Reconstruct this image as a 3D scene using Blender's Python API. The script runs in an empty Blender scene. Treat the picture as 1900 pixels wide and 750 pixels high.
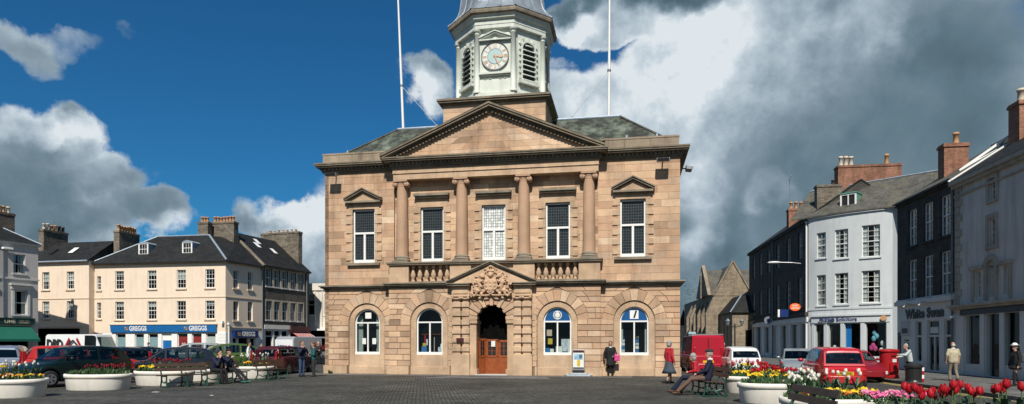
import bpy, bmesh, math, random
from mathutils import Matrix, Vector, noise as mnoise
R = math.radians
PI = math.pi
C = bpy.context.scene.collection
rnd = random.Random(7)
I4 = Matrix.Identity(4)

def T(x=0, y=0, z=0, rz=0.0):
    return Matrix.Translation((x, y, z)) @ Matrix.Rotation(rz, 4, 'Z')

# ------------------------------------------------------------------ mesh builder
class MB:
    def __init__(s, M=None):
        s.v = []; s.f = []; s.mi = []; s.sm = []; s.m = 0; s.smooth = False; s.M = M or I4; s.cuts = []
    def cut(s):                            # what follows is a piece of its own
        if not s.cuts or s.cuts[-1] != (len(s.v), len(s.f)): s.cuts.append((len(s.v), len(s.f)))
    def pieces(s, name, mats, parent, bevel=0):
        c = [(0, 0)] + [x for x in s.cuts if x != (0, 0)] + [(len(s.v), len(s.f))]
        for (v0, f0), (v1, f1) in zip(c, c[1:]):
            if f1 == f0: continue
            k = MB(); k.v = s.v[v0:v1]; k.f = [[i-v0 for i in f] for f in s.f[f0:f1]]; k.mi = s.mi[f0:f1]; k.sm = s.sm[f0:f1]
            k.build(name, mats, parent, bevel=bevel)
    def add(s, vs, fs):
        b = len(s.v)
        s.v += [tuple(s.M @ Vector(p)) for p in vs]
        for f in fs:
            s.f.append([b + i for i in f]); s.mi.append(s.m); s.sm.append(s.smooth)
        return s
    def box(s, x0, x1, y0, y1, z0, z1):
        return s.add([(x0,y0,z0),(x1,y0,z0),(x1,y1,z0),(x0,y1,z0),(x0,y0,z1),(x1,y0,z1),(x1,y1,z1),(x0,y1,z1)],
                     [(0,3,2,1),(4,5,6,7),(0,1,5,4),(1,2,6,5),(2,3,7,6),(3,0,4,7)])
    def quad(s, a, b, c, d):
        return s.add([a,b,c,d], [(0,1,2,3)])
    def prism(s, poly, y0, y1):            # polygon in x,z pushed along y
        n = len(poly)
        vs = [(x,y0,z) for x,z in poly] + [(x,y1,z) for x,z in poly]
        fs = [tuple(range(n)), tuple(range(2*n-1, n-1, -1))]
        fs += [(i, (i+1)%n + 0, (i+1)%n+n, i+n) for i in range(n)]
        return s.add(vs, fs)
    def prismz(s, poly, z0, z1):
        n = len(poly)
        vs = [(x,y,z0) for x,y in poly] + [(x,y,z1) for x,y in poly]
        fs = [tuple(range(n)), tuple(range(2*n-1, n-1, -1))]
        fs += [(i, (i+1)%n, (i+1)%n+n, i+n) for i in range(n)]
        return s.add(vs, fs)
    def prismx(s, poly, x0, x1):           # polygon in y,z pushed along x
        n = len(poly)
        vs = [(x0,y,z) for y,z in poly] + [(x1,y,z) for y,z in poly]
        fs = [tuple(range(n)), tuple(range(2*n-1, n-1, -1))]
        fs += [(i, (i+1)%n, (i+1)%n+n, i+n) for i in range(n)]
        return s.add(vs, fs)
    def lathe(s, prof, cx=0, cy=0, n=16, sx=1, sy=1, a0=0.0, z0=0.0, cap=True):
        vs = []; fs = []; k = len(prof)
        for r, z in prof:
            for i in range(n):
                a = a0 + 2*PI*i/n
                vs.append((cx + r*sx*math.cos(a), cy + r*sy*math.sin(a), z0+z))
        for j in range(k-1):
            for i in range(n):
                fs.append((j*n+i, j*n+(i+1)%n, (j+1)*n+(i+1)%n, (j+1)*n+i))
        if cap:
            q = len(vs); vs += vs[:n] + vs[(k-1)*n:k*n]
            fs.append(tuple(q+i for i in range(n-1, -1, -1))); fs.append(tuple(q+n+i for i in range(n)))
        return s.add(vs, fs)
    def tube(s, pts, r, n=8):
        pts = [Vector(p) for p in pts]
        rs = r if isinstance(r, (list, tuple)) else [r]*len(pts)
        vs = []; fs = []
        u0 = None
        for i, p in enumerate(pts):
            d = (pts[min(i+1, len(pts)-1)] - pts[max(i-1, 0)]).normalized()
            if u0 is None:
                u0 = d.cross(Vector((0,0,1)))
                if u0.length < .05: u0 = d.cross(Vector((0,1,0)))
            u = u0 - d*u0.dot(d)
            if u.length < .05: u = d.cross(Vector((1,0,0)))
            u.normalize(); u0 = u; w = d.cross(u)
            for k in range(n):
                a = 2*PI*k/n
                vs.append(tuple(p + (u*math.cos(a) + w*math.sin(a))*rs[i]))
        for j in range(len(pts)-1):
            for k in range(n):
                fs.append((j*n+k, j*n+(k+1)%n, (j+1)*n+(k+1)%n, (j+1)*n+k))
        q = len(vs); e = (len(pts)-1)*n; vs += vs[:n] + vs[e:e+n]     # end caps keep their own vertices: no smeared shading
        fs.append(tuple(q+k for k in range(n-1,-1,-1))); fs.append(tuple(q+n+k for k in range(n)))
        return s.add(vs, fs)
    def bar(s, a, b, w, h):                # rectangular bar from a to b
        a = Vector(a); b = Vector(b); d = (b-a).normalized()
        u = d.cross(Vector((0,0,1)))
        if u.length < 1e-3: u = Vector((1,0,0))
        u.normalize(); k = u.cross(d)
        vs = []
        for p in (a, b):
            for su, sk in ((-1,-1),(1,-1),(1,1),(-1,1)):
                vs.append(tuple(p + u*su*w/2 + k*sk*h/2))
        return s.add(vs, [(0,1,2,3),(7,6,5,4),(0,4,5,1),(1,5,6,2),(2,6,7,3),(3,7,4,0)])
    def ell(s, c, r, n=12, m=8, rot=None):
        c = Vector(c); rot = rot or Matrix.Identity(3)
        vs = [tuple(c + rot @ Vector((0,0,-r[2])))]; fs = []
        for j in range(1, m):
            t = -PI/2 + PI*j/m
            for i in range(n):
                a = 2*PI*i/n
                vs.append(tuple(c + rot @ Vector((r[0]*math.cos(t)*math.cos(a), r[1]*math.cos(t)*math.sin(a), r[2]*math.sin(t)))))
        vs.append(tuple(c + rot @ Vector((0,0,r[2]))))
        for i in range(n):
            fs.append((0, 1+(i+1)%n, 1+i))
            fs.append((len(vs)-1, 1+(m-2)*n+i, 1+(m-2)*n+(i+1)%n))
        for j in range(m-2):
            for i in range(n):
                fs.append((1+j*n+i, 1+j*n+(i+1)%n, 1+(j+1)*n+(i+1)%n, 1+(j+1)*n+i))
        return s.add(vs, fs)
    def mesh(s, name, mats, recalc=True):
        me = bpy.data.meshes.new(name)
        me.from_pydata(s.v, [], s.f)
        for m in (mats if isinstance(mats, (list, tuple)) else [mats]): me.materials.append(m)
        me.polygons.foreach_set('material_index', s.mi)
        me.polygons.foreach_set('use_smooth', s.sm)
        if recalc:
            bm = bmesh.new(); bm.from_mesh(me); bmesh.ops.recalc_face_normals(bm, faces=bm.faces); bm.to_mesh(me); bm.free()
        me.update()
        return me
    def build(s, name, mats, parent=None, recalc=True, bevel=0):
        o = bpy.data.objects.new(name, s.mesh(name, mats, recalc))
        C.objects.link(o)
        if parent: o.parent = parent
        if bevel:
            b = o.modifiers.new('bevel', 'BEVEL'); b.width = bevel; b.segments = 2; b.limit_method = 'ANGLE'; b.angle_limit = R(40)
        return o

def tag(o, label, cat, group=None, kind=None):
    if label: o['label'] = label
    if cat: o['category'] = cat
    if group: o['group'] = group
    if kind: o['kind'] = kind
    return o
def thing(name, label, cat, loc=(0,0,0), rz=0.0, group=None):
    o = bpy.data.objects.new(name, None); C.objects.link(o)
    o.empty_display_size = .3
    o.location = loc; o.rotation_euler = (0, 0, rz)
    return tag(o, label, cat, group)
def copy_tree(o, parent=None):
    c = o.copy(); C.objects.link(c); c.parent = parent
    for ch in list(o.children): copy_tree(ch, c)
    return c
def text(body, size, M, m, parent, name='lettering', ext=.012, bold=0.0, spacing=1.0, fit=None, shear=0.0):
    cu = bpy.data.curves.new(name, 'FONT'); cu.body = body; cu.size = size; cu.extrude = ext; cu.offset = bold
    cu.align_x = 'CENTER'; cu.align_y = 'CENTER'; cu.space_character = spacing; cu.shear = shear; cu.resolution_u = 3
    cu.materials.append(m)
    o = bpy.data.objects.new(name, cu); C.objects.link(o)
    o.parent = parent
    sx = 1.0
    if fit:
        bpy.context.view_layer.update()
        if o.dimensions.x > 0: sx = fit / o.dimensions.x
    o.matrix_local = M @ Matrix.Rotation(R(90), 4, 'X') @ Matrix.Diagonal((sx, 1, 1, 1))
    TEXTS.append(o)
    return o
TEXTS = []
def bake_texts():                          # lettering becomes plain mesh
    dg = bpy.context.evaluated_depsgraph_get()
    new = [(o, bpy.data.meshes.new_from_object(o.evaluated_get(dg))) for o in TEXTS]
    for o, me in new:
        k = bpy.data.objects.new('tmp', me); C.objects.link(k); k.parent = o.parent; k.matrix_local = o.matrix_local.copy()
        nm = o.name; bpy.data.objects.remove(o); k.name = nm; me.name = nm
def inner(parent, M, L, z1, y=.8, x0=.03): # near-black sheets added behind a front so its rooms look unlit
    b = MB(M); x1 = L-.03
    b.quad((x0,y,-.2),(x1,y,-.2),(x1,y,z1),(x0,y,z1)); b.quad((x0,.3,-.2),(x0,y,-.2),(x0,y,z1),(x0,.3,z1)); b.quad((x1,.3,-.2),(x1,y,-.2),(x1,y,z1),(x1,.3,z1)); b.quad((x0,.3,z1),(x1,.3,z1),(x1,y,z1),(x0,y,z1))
    b.build('inner_dark_sheet', m_dark, parent)

# ------------------------------------------------------------------ materials
def nt(name):
    m = bpy.data.materials.new(name); m.use_nodes = True
    t = m.node_tree; t.nodes.clear()
    out = t.nodes.new('ShaderNodeOutputMaterial')
    b = t.nodes.new('ShaderNodeBsdfPrincipled')
    t.links.new(b.outputs[0], out.inputs[0])
    return m, t, b, out
def N(t, kind, **kw):
    n = t.nodes.new(kind)
    for k, v in kw.items(): setattr(n, k, v)
    return n
def noise(t, vec, scale, detail=4, rough=.55):
    n = N(t, 'ShaderNodeTexNoise'); n.inputs['Scale'].default_value = scale
    n.inputs['Detail'].default_value = detail; n.inputs['Roughness'].default_value = rough
    t.links.new(vec, n.inputs['Vector']); return n.outputs['Fac']
def maprange(t, v, a, b, c, d):
    n = N(t, 'ShaderNodeMapRange'); t.links.new(v, n.inputs[0])
    for i, x in enumerate((a, b, c, d)): n.inputs[i+1].default_value = x
    return n.outputs[0]
def mul(t, col, fac):                      # colour times scalar
    n = N(t, 'ShaderNodeMix', data_type='RGBA', blend_type='MULTIPLY'); n.inputs[0].default_value = 1
    t.links.new(col, n.inputs[6]); t.links.new(fac, n.inputs[7]); return n.outputs[2]
def mixc(t, fac, a, b):
    n = N(t, 'ShaderNodeMix', data_type='RGBA')
    for inp, x in ((0, fac), (6, a), (7, b)):
        if isinstance(x, (tuple, list)): n.inputs[inp].default_value = (*x[:3], 1)
        elif isinstance(x, (int, float)): n.inputs[inp].default_value = x
        else: t.links.new(x, n.inputs[inp])
    return n.outputs[2]
def coords(t, stretch=None):
    tc = N(t, 'ShaderNodeTexCoord').outputs['Object']
    if stretch:
        mp = N(t, 'ShaderNodeMapping'); mp.inputs['Scale'].default_value = stretch
        t.links.new(tc, mp.inputs[0]); return mp.outputs[0]
    return tc
def bump(t, b, h, strength, dist=.02):
    n = N(t, 'ShaderNodeBump'); n.inputs['Strength'].default_value = strength; n.inputs['Distance'].default_value = dist
    t.links.new(h, n.inputs['Height']); t.links.new(n.outputs[0], b.inputs['Normal'])

def mat(name, col, rough=.75, var=.18, scale=2.5, fine=30, bmp=.15, metal=0.0, spec=.4, coat=0.0, streak=0.0):
    m, t, b, _ = nt(name)
    tc = coords(t)
    f = maprange(t, noise(t, tc, scale), .25, .75, 1-var, 1+var)
    g = maprange(t, noise(t, tc, fine, 3), .2, .8, 1-var*.6, 1+var*.6)
    mm = N(t, 'ShaderNodeMath', operation='MULTIPLY'); t.links.new(f, mm.inputs[0]); t.links.new(g, mm.inputs[1])
    fac = mm.outputs[0]
    if streak:
        s = maprange(t, noise(t, coords(t, (2.2, 2.2, .22)), 1.3, 5), .45, .75, 1, 1-streak)
        m2 = N(t, 'ShaderNodeMath', operation='MULTIPLY'); t.links.new(fac, m2.inputs[0]); t.links.new(s, m2.inputs[1]); fac = m2.outputs[0]
    rgb = N(t, 'ShaderNodeRGB'); rgb.outputs[0].default_value = (*col, 1)
    t.links.new(mul(t, rgb.outputs[0], fac), b.inputs['Base Color'])
    b.inputs['Roughness'].default_value = rough; b.inputs['Metallic'].default_value = metal
    b.inputs['Specular IOR Level'].default_value = spec
    if coat: b.inputs['Coat Weight'].default_value = coat; b.inputs['Coat Roughness'].default_value = .05
    if bmp: bump(t, b, noise(t, tc, fine*1.5, 4), bmp, .01)
    return m

def stone(name, pal, rough=.85, soot=.35, bmp=.3):  # every separate block gets its own tone
    m, t, b, _ = nt(name)
    g = N(t, 'ShaderNodeNewGeometry')
    cr = N(t, 'ShaderNodeValToRGB'); cr.color_ramp.interpolation = 'LINEAR'
    el = cr.color_ramp.elements
    while len(el) < len(pal): el.new(.5)
    for i, c in enumerate(pal):
        el[i].position = i/(len(pal)-1); el[i].color = (*c, 1)
    t.links.new(g.outputs['Random Per Island'], cr.inputs[0])
    tc = coords(t)
    f = maprange(t, noise(t, tc, .8, 7, .65), .3, .7, .70, 1.2)
    bed = maprange(t, noise(t, coords(t, (1.5, 1.5, 14)), 2.2, 4), .3, .75, .9, 1.08)
    s = maprange(t, noise(t, coords(t, (1.6, 1.6, .3)), .9, 6, .65), .52, .74, 1, 1-soot)
    c = mul(t, mul(t, mul(t, cr.outputs[0], f), bed), s)
    t.links.new(c, b.inputs['Base Color'])
    b.inputs['Roughness'].default_value = rough; b.inputs['Specular IOR Level'].default_value = .25
    bump(t, b, noise(t, tc, 28, 6, .7), bmp, .015)
    return m

def bricks(name, pal, mortar, bw, bh, mort=.012, rough=.85, zs=1.0, bmp=.5, var=.25, soot=0.0):
    m, t, b, _ = nt(name)           # courses run level: the texture plane is (x+y, z)
    tc = coords(t)
    sp = N(t, 'ShaderNodeSeparateXYZ'); t.links.new(tc, sp.inputs[0])
    ad = N(t, 'ShaderNodeMath', operation='ADD'); t.links.new(sp.outputs[0], ad.inputs[0]); t.links.new(sp.outputs[1], ad.inputs[1])
    mz = N(t, 'ShaderNodeMath', operation='MULTIPLY'); t.links.new(sp.outputs[2], mz.inputs[0]); mz.inputs[1].default_value = zs
    cb = N(t, 'ShaderNodeCombineXYZ'); t.links.new(ad.outputs[0], cb.inputs[0]); t.links.new(mz.outputs[0], cb.inputs[1])
    br = N(t, 'ShaderNodeTexBrick'); t.links.new(cb.outputs[0], br.inputs['Vector'])
    br.inputs['Scale'].default_value = 1; br.inputs['Brick Width'].default_value = bw; br.inputs['Row Height'].default_value = bh
    br.inputs['Mortar Size'].default_value = mort; br.inputs['Mortar Smooth'].default_value = .3; br.inputs['Bias'].default_value = 0
    br.inputs['Color1'].default_value = (*pal[0], 1); br.inputs['Color2'].default_value = (*pal[1], 1); br.inputs['Mortar'].default_value = (*mortar, 1)
    f = maprange(t, noise(t, tc, 1.3, 6, .65), .3, .7, 1-var, 1+var)
    g = maprange(t, noise(t, tc, 9, 5, .7), .3, .7, 1-var*.7, 1+var*.7)
    c = mul(t, mul(t, br.outputs['Color'], f), g)
    if soot:
        s = maprange(t, noise(t, coords(t, (1.5, 1.5, .25)), 1.0, 6, .65), .45, .7, 1, 1-soot)
        c = mul(t, c, s)
    t.links.new(c, b.inputs['Base Color']); b.inputs['Roughness'].default_value = rough; b.inputs['Specular IOR Level'].default_value = .3
    inv = N(t, 'ShaderNodeMath', operation='SUBTRACT'); inv.inputs[0].default_value = 1; t.links.new(br.outputs['Fac'], inv.inputs[1])
    bump(t, b, inv.outputs[0], bmp, .012)
    return m

def slate(name, c1, c2, moss=None, zs=1.5):
    m = bricks(name, (c1, c2), tuple(x*.45 for x in c1), .3, .2, .008, .55, zs, .4, .3)
    t = m.node_tree; b = [n for n in t.nodes if n.type == 'BSDF_PRINCIPLED'][0]
    b.inputs['Specular IOR Level'].default_value = .15; b.inputs['Roughness'].default_value = .7
    if moss:
        src = b.inputs['Base Color'].links[0].from_socket
        f = maprange(t, noise(t, coords(t, (1.4, 1.4, .35)), .9, 6, .7), .45, .68, 0, .85)
        t.links.new(mixc(t, f, src, moss), b.inputs['Base Color'])
    return m

def glass(name='window_glass', tint=(.75, .8, .8), refl=.9):
    m, t, b, out = nt(name)
    t.nodes.remove(b)
    tr = N(t, 'ShaderNodeBsdfTransparent'); tr.inputs[0].default_value = (*tint, 1)
    gl = N(t, 'ShaderNodeBsdfGlossy'); gl.inputs['Roughness'].default_value = .02; gl.inputs[0].default_value = (refl, refl, refl, 1)
    lw = N(t, 'ShaderNodeLayerWeight'); lw.inputs[0].default_value = .5     # same from both sides, so sunlight passes in
    pw = N(t, 'ShaderNodeMath', operation='POWER'); t.links.new(lw.outputs['Facing'], pw.inputs[0]); pw.inputs[1].default_value = 5
    fr = N(t, 'ShaderNodeMath', operation='MULTIPLY_ADD'); t.links.new(pw.outputs[0], fr.inputs[0]); fr.inputs[1].default_value = .94; fr.inputs[2].default_value = .055
    tc = coords(t)
    bp = N(t, 'ShaderNodeBump'); bp.inputs['Strength'].default_value = .08; bp.inputs['Distance'].default_value = .02
    t.links.new(noise(t, tc, 2.5, 2), bp.inputs['Height'])
    t.links.new(bp.outputs[0], gl.inputs['Normal'])
    mx = N(t, 'ShaderNodeMixShader'); t.links.new(fr.outputs[0], mx.inputs[0]); t.links.new(tr.outputs[0], mx.inputs[1]); t.links.new(gl.outputs[0], mx.inputs[2])
    t.links.new(mx.outputs[0], out.inputs[0])
    return m

def leaded(name, pane, lead, w=.115, h=.135, spec=.5):    # small leaded lights
    m, t, b, _ = nt(name)
    tc = coords(t)
    sp = N(t, 'ShaderNodeSeparateXYZ'); t.links.new(tc, sp.inputs[0])
    cb = N(t, 'ShaderNodeCombineXYZ'); t.links.new(sp.outputs[0], cb.inputs[0]); t.links.new(sp.outputs[2], cb.inputs[1])
    br = N(t, 'ShaderNodeTexBrick'); br.offset = 0; t.links.new(cb.outputs[0], br.inputs['Vector'])
    br.inputs['Scale'].default_value = 1; br.inputs['Brick Width'].default_value = w; br.inputs['Row Height'].default_value = h
    br.inputs['Mortar Size'].default_value = .011; br.inputs['Mortar Smooth'].default_value = .1
    br.inputs['Color1'].default_value = (*pane, 1); br.inputs['Color2'].default_value = (*[x*1.7 for x in pane], 1); br.inputs['Mortar'].default_value = (*lead, 1)
    t.links.new(br.outputs['Color'], b.inputs['Base Color'])
    t.links.new(maprange(t, br.outputs['Fac'], 0, 1, .06, .5), b.inputs['Roughness'])
    b.inputs['Specular IOR Level'].default_value = spec
    n2 = noise(t, tc, 6, 1)
    bump(t, b, n2, .15, .02)
    return m
def emis(name, col, k):
    m, t, b, _ = nt(name)
    b.inputs['Base Color'].default_value = (*col, 1); b.inputs['Emission Color'].default_value = (*col, 1); b.inputs['Emission Strength'].default_value = k
    return m
def carglass():
    m, t, b, _ = nt('car_glass')
    tc = coords(t)
    f = maprange(t, noise(t, tc, 2.2, 3), .35, .7, .004, .035)
    cb = N(t, 'ShaderNodeCombineXYZ')
    for i in range(3): t.links.new(f, cb.inputs[i])
    t.links.new(cb.outputs[0], b.inputs['Base Color']); b.inputs['Roughness'].default_value = .04; b.inputs['Specular IOR Level'].default_value = .6
    return m

SAND = [(.33,.215,.135),(.56,.385,.25),(.43,.275,.175),(.61,.445,.30),(.37,.23,.145),(.53,.36,.235),(.47,.30,.19),(.57,.40,.255),(.41,.29,.20),(.64,.49,.34)]
SAND = [(a*1.11, b*1.085, c*1.075) for a, b, c in SAND]; SAND[0] = (.29,.195,.125); SAND[4] = (.36,.235,.15)
m_block = stone('sandstone_blocks', SAND, soot=.36)
m_sand = stone('sandstone_dressed', [(.51,.355,.228),(.57,.405,.27)], soot=.36)
m_joint = mat('mortar_joint', (.24,.165,.11), .95)
m_sandpink = mat('sandstone_column', (.46,.295,.19), .85, .18, 1.0, 25, .3, streak=.25)
m_weather = mat('weathered_stone', (.25,.21,.155), .9, .35, 1.6, 20, .4, streak=.4)
m_weatherd = mat('sooty_stone', (.20,.165,.118), .9, .35, 1.6, 20, .4, streak=.3)
m_parapet = stone('parapet_stone', [(.25,.20,.145),(.33,.265,.19),(.28,.22,.16)], soot=.55)
m_lead = mat('lead_sheet', (.23,.265,.30), .5, .25, 1.5, 12, .15, metal=.2, streak=.35)
m_leadroll = mat('lead_flashing', (.30,.36,.42), .5, .2, 3, 20, .1, metal=.2)
m_tower = mat('pale_green_paint', (.60,.63,.56), .6, .10, 2, 25, .12, streak=.26)
m_white = mat('white_paint', (.78,.78,.75), .45, .05, 3, 30, .04)
m_dark = mat('dark_interior', (.006,.006,.006), 1, .3, spec=0)  # near-black colour that puts the shade of rooms and porch into the surface
m_black = mat('black_paint', (.02,.02,.02), .4, .2)
m_glass = glass()
m_leadlight = leaded('leaded_lights', (.012,.017,.020), (.055,.062,.064), spec=.4)
m_leadwhite = leaded('leaded_lights_pale', (.5,.52,.5), (.13,.13,.12), spec=.3)
m_slate = slate('slate_dark', (.017,.018,.0185), (.026,.027,.027))
m_slatemoss = slate('slate_mossy', (.035,.040,.033), (.062,.066,.054), (.20,.235,.185))
m_slategrey = slate('slate_brownish', (.075,.075,.068), (.11,.105,.09), (.15,.135,.10))
m_brick = bricks('red_brick', ((.26,.10,.065),(.36,.17,.10)), (.20,.15,.11), .23, .075, .01, bmp=.6, soot=.45)
m_rubble = bricks('rubble_stone', ((.11,.095,.075),(.21,.175,.13)), (.15,.13,.105), .33, .16, .018, bmp=.8, var=.4)
m_rubbledk = bricks('dark_whinstone', ((.075,.066,.055),(.12,.105,.085)), (.09,.08,.066), .42, .2, .016, bmp=.6, var=.35)
m_dkstone = bricks('dark_sandstone', ((.055,.05,.042),(.08,.071,.058)), (.045,.04,.034), .8, .32, .012, bmp=.4, var=.35, soot=.4)
m_church = bricks('church_stone', ((.22,.175,.125),(.31,.25,.175)), (.2,.165,.12), .55, .26, .012, bmp=.5, var=.25, soot=.3)
m_cream = mat('cream_render', (.77,.63,.49), .85, .06, .8, 18, .08, streak=.10)
m_creamd = mat('cream_stone_trim', (.62,.50,.37), .85, .1, 2, 18, .1)
m_greyr = mat('grey_render', (.47,.45,.43), .85, .07, .8, 18, .08, streak=.15)
m_greyt = mat('grey_trim', (.52,.51,.48), .8, .08, 2, 18, .08)
m_whiter = mat('white_render', (.54,.57,.575), .8, .06, .8, 18, .08, streak=.12)
m_rowr = mat('stone_colour_render', (.68,.63,.55), .85, .12, .7, 18, .1, streak=.3)
m_rowt = mat('stone_trim', (.47,.41,.32), .85, .2, 1.4, 18, .15, streak=.3)
m_shopgrey = mat('grey_shop_paint', (.68,.66,.61), .6, .06, 2, 20, .04)
m_pot = mat('terracotta_pot', (.50,.27,.13), .8, .2, 3, 20, .1)
m_potpale = mat('buff_pot', (.58,.49,.38), .8, .2, 3, 20, .1)
m_potdk = mat('sooty_pot', (.05,.045,.04), .8, .2, 3, 20, .1)
m_blue = mat('blue_fascia', (.012,.13,.36), .4, .08)
m_navy = mat('navy_fascia', (.01,.03,.14), .4, .08)
m_green = mat('green_canvas', (.006,.105,.07), .75, .12, 2, 20, .1)
m_dgreen = mat('dark_green_sign', (.006,.04,.028), .5, .1)
m_maroon = mat('maroon_paint', (.06,.012,.015), .5, .1)
m_red = mat('red_paint', (.33,.010,.014), .35, .08)
m_orange = mat('varnished_door', (.27,.070,.020), .4, .2, 4, 30, .1)
m_steel = mat('grey_metal', (.3,.31,.32), .4, .1, metal=.5)
m_copper = mat('green_copper', (.10,.26,.19), .7, .2)
m_curtain = mat('net_curtain', (.6,.6,.57), .9, .15, 6, 30)
m_pipe = mat('drain_pipe', (.16,.18,.19), .5, .15)
# ------------------------------------------------------------------ the town hall
CX = 8.78
TH = thing('town_hall', 'tan sandstone town hall with columns, pediment and clock tower in the middle of the square', 'town hall', (-9.57, 33.1, 0), R(-10.12))
W = 17.64
def halfw(z, zs, r):
    if z <= zs: return r
    return math.sqrt(max(0, r*r - (z-zs)**2))
def courses(mb, x0, x1, z0, z1, ch, bw, yf, yb, arches=(), rects=(), gap=.012, seed=1, subdiv=True):
    rg = random.Random(seed)
    n = max(1, round((z1-z0)/ch)); ch = (z1-z0)/n
    for i in range(n):
        za = z0 + i*ch + gap/2; zb = z0 + (i+1)*ch - gap/2
        holes = []
        for cx, zs, r, zlo in arches:
            if zb > zlo and za < zs + r:
                ha, hb = halfw(max(za, zlo), zs, r), halfw(zb, zs, r)
                holes.append((cx-ha, cx-hb, cx+ha, cx+hb))
        for xa, xb, zlo, zhi in rects:
            if zb > zlo+.02 and za < zhi-.02: holes.append((xa, xa, xb, xb))
        holes.sort()
        segs = []; a0 = a1 = x0
        for h in holes:
            segs.append((a0, a1, h[0], h[1])); a0, a1 = h[2], h[3]
        segs.append((a0, a1, x1, x1))
        for la, lb, ra, rb in segs:
            if max(ra-la, rb-lb) < .03: continue
            L = ra - la
            k = max(1, round(L/bw)) if subdiv else 1
            cuts = [j/k for j in range(k+1)]
            if k > 1:
                off = (.5 if i % 2 else 0) / k
                cuts = [0] + [min(.97, max(.03, j/k + (rg.random()-.5)*.35/k + off - .25/k)) for j in range(1, k)] + [1]
            elif L > .55 and subdiv and rg.random() < .5:
                cuts = [0, .35 + rg.random()*.3, 1]
            for j in range(len(cuts)-1):
                u, w = cuts[j], cuts[j+1]
                gu = gap/2 if u > 0 else 0; gw = gap/2 if w < 1 else 0
                p = [(la+(ra-la)*u+gu, za), (la+(ra-la)*w-gw, za), (lb+(rb-lb)*w-gw, zb), (lb+(rb-lb)*u+gu, zb)]
                if p[1][0]-p[0][0] < .01 and p[2][0]-p[3][0] < .01: continue
                mb.prism(p, yf, yb)
def arcpts(cx, zs, r, n=24, a0=0.0, a1=PI):
    return [(cx + r*math.cos(a0+(a1-a0)*i/n), zs + r*math.sin(a0+(a1-a0)*i/n)) for i in range(n+1)]
def ring(mb, cx, zs, r0, r1, y0, y1, n=24, a0=0.0, a1=PI):
    A = arcpts(cx, zs, r0, n, a0, a1); B = arcpts(cx, zs, r1, n, a0, a1)
    for i in range(n): mb.prism([A[i], B[i], B[i+1], A[i+1]], y0, y1)

ARCH = [(2.25, 0.0), (5.62, -.3), (11.95, -.3), (15.55, 0.0)]    # centre x, wall face y
ZS, RB, RW, SILL = 2.6, .975, .67, .98
DOOR = (8.79, 2.66, .76)
BL, BR = 3.55, 14.0
wall = MB()
# ground floor: rusticated courses with deep joints, wings and projecting centre bay
VO = .52
for x0, x1, yf, arcs, sd in ((0, BL, 0, [0], 3), (BR, W, 0, [3], 4), (BL, BR, -.3, [1, 2], 5)):
    al = [(ARCH[k][0], ZS, RB+VO, ZS+.2) for k in arcs] + [(ARCH[k][0], ZS, RB, .3) for k in arcs]
    rc = []
    if x0 == BL:
        al += [(DOOR[0], DOOR[1], DOOR[2]+.5, DOOR[1]), ]
        rc += [(6.72, 10.86, .0, 4.3)]
    z0 = .42
    # below the springing and above it
    courses(wall, x0, x1, z0, ZS+.12, .272, .72, yf, yf+.2, [a for a in al if a[2] == RB], rc, .028, sd)
    courses(wall, x0, x1, ZS+.12, 4.28, .272, .72, yf, yf+.2, [(a[0], a[1], a[2], .3) for a in al if a[2] != RB], rc, .028, sd+10)
    for k in arcs:
        cx = ARCH[k][0]; nv = 11
        for j in range(nv):
            a0 = PI*(j+.5)/nv*1.0 - PI*.5/nv; a1 = a0 + PI/nv
            lo = math.asin(min(1, .12/(RB+VO)))
            a0 = max(a0, lo*.6); a1 = min(a1, PI-lo*.6)
            e = .012
            pts = [(cx+r*math.cos(a), ZS+r*math.sin(a)) for r, a in ((RB, a0+e), (RB+VO-.015, a0+e*.6), (RB+VO-.015, (a0+a1)/2), (RB+VO-.015, a1-e*.6), (RB, a1-e), (RB, (a0+a1)/2))]
            wall.prism(pts, yf-.004, yf+.2)
# upper floor ashlar
UP = [(2.11, 0), (5.66, .12), (8.79, .12), (11.94, .12), (15.49, 0)]
UW, UZ0, UZ1 = .59, 5.62, 8.32
courses(wall, 0, 3.72, 4.5, 10.3, .335, .85, 0, .2, (), [(UP[0][0]-UW, UP[0][0]+UW, UZ0, UZ1)], .010, 21)
courses(wall, 13.86, W, 4.5, 10.3, .335, .85, 0, .2, (), [(UP[4][0]-UW, UP[4][0]+UW, UZ0, UZ1)], .010, 22)
courses(wall, 3.72, 13.86, 4.5, 9.7, .335, .85, .12, .3, (), [(UP[k][0]-UW, UP[k][0]+UW, UZ0, UZ1) for k in (1,2,3)], .010, 23)
# sides and rear
for M, L, sd in ((T(0,11,0,R(-90)), 11, 31), (T(W,0,0,R(90)), 11, 32), (T(W,11,0,R(180)), W, 33)):
    wall.M = M
    courses(wall, .2, L, .42, 4.28, .272, .72, 0, .2, (), (), .028, sd)
    courses(wall, .2, L, 4.5, 10.3, .335, .85, 0, .2, (), (), .010, sd+5)
wall.M = I4
wall.build('wall', m_block, TH)
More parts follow.
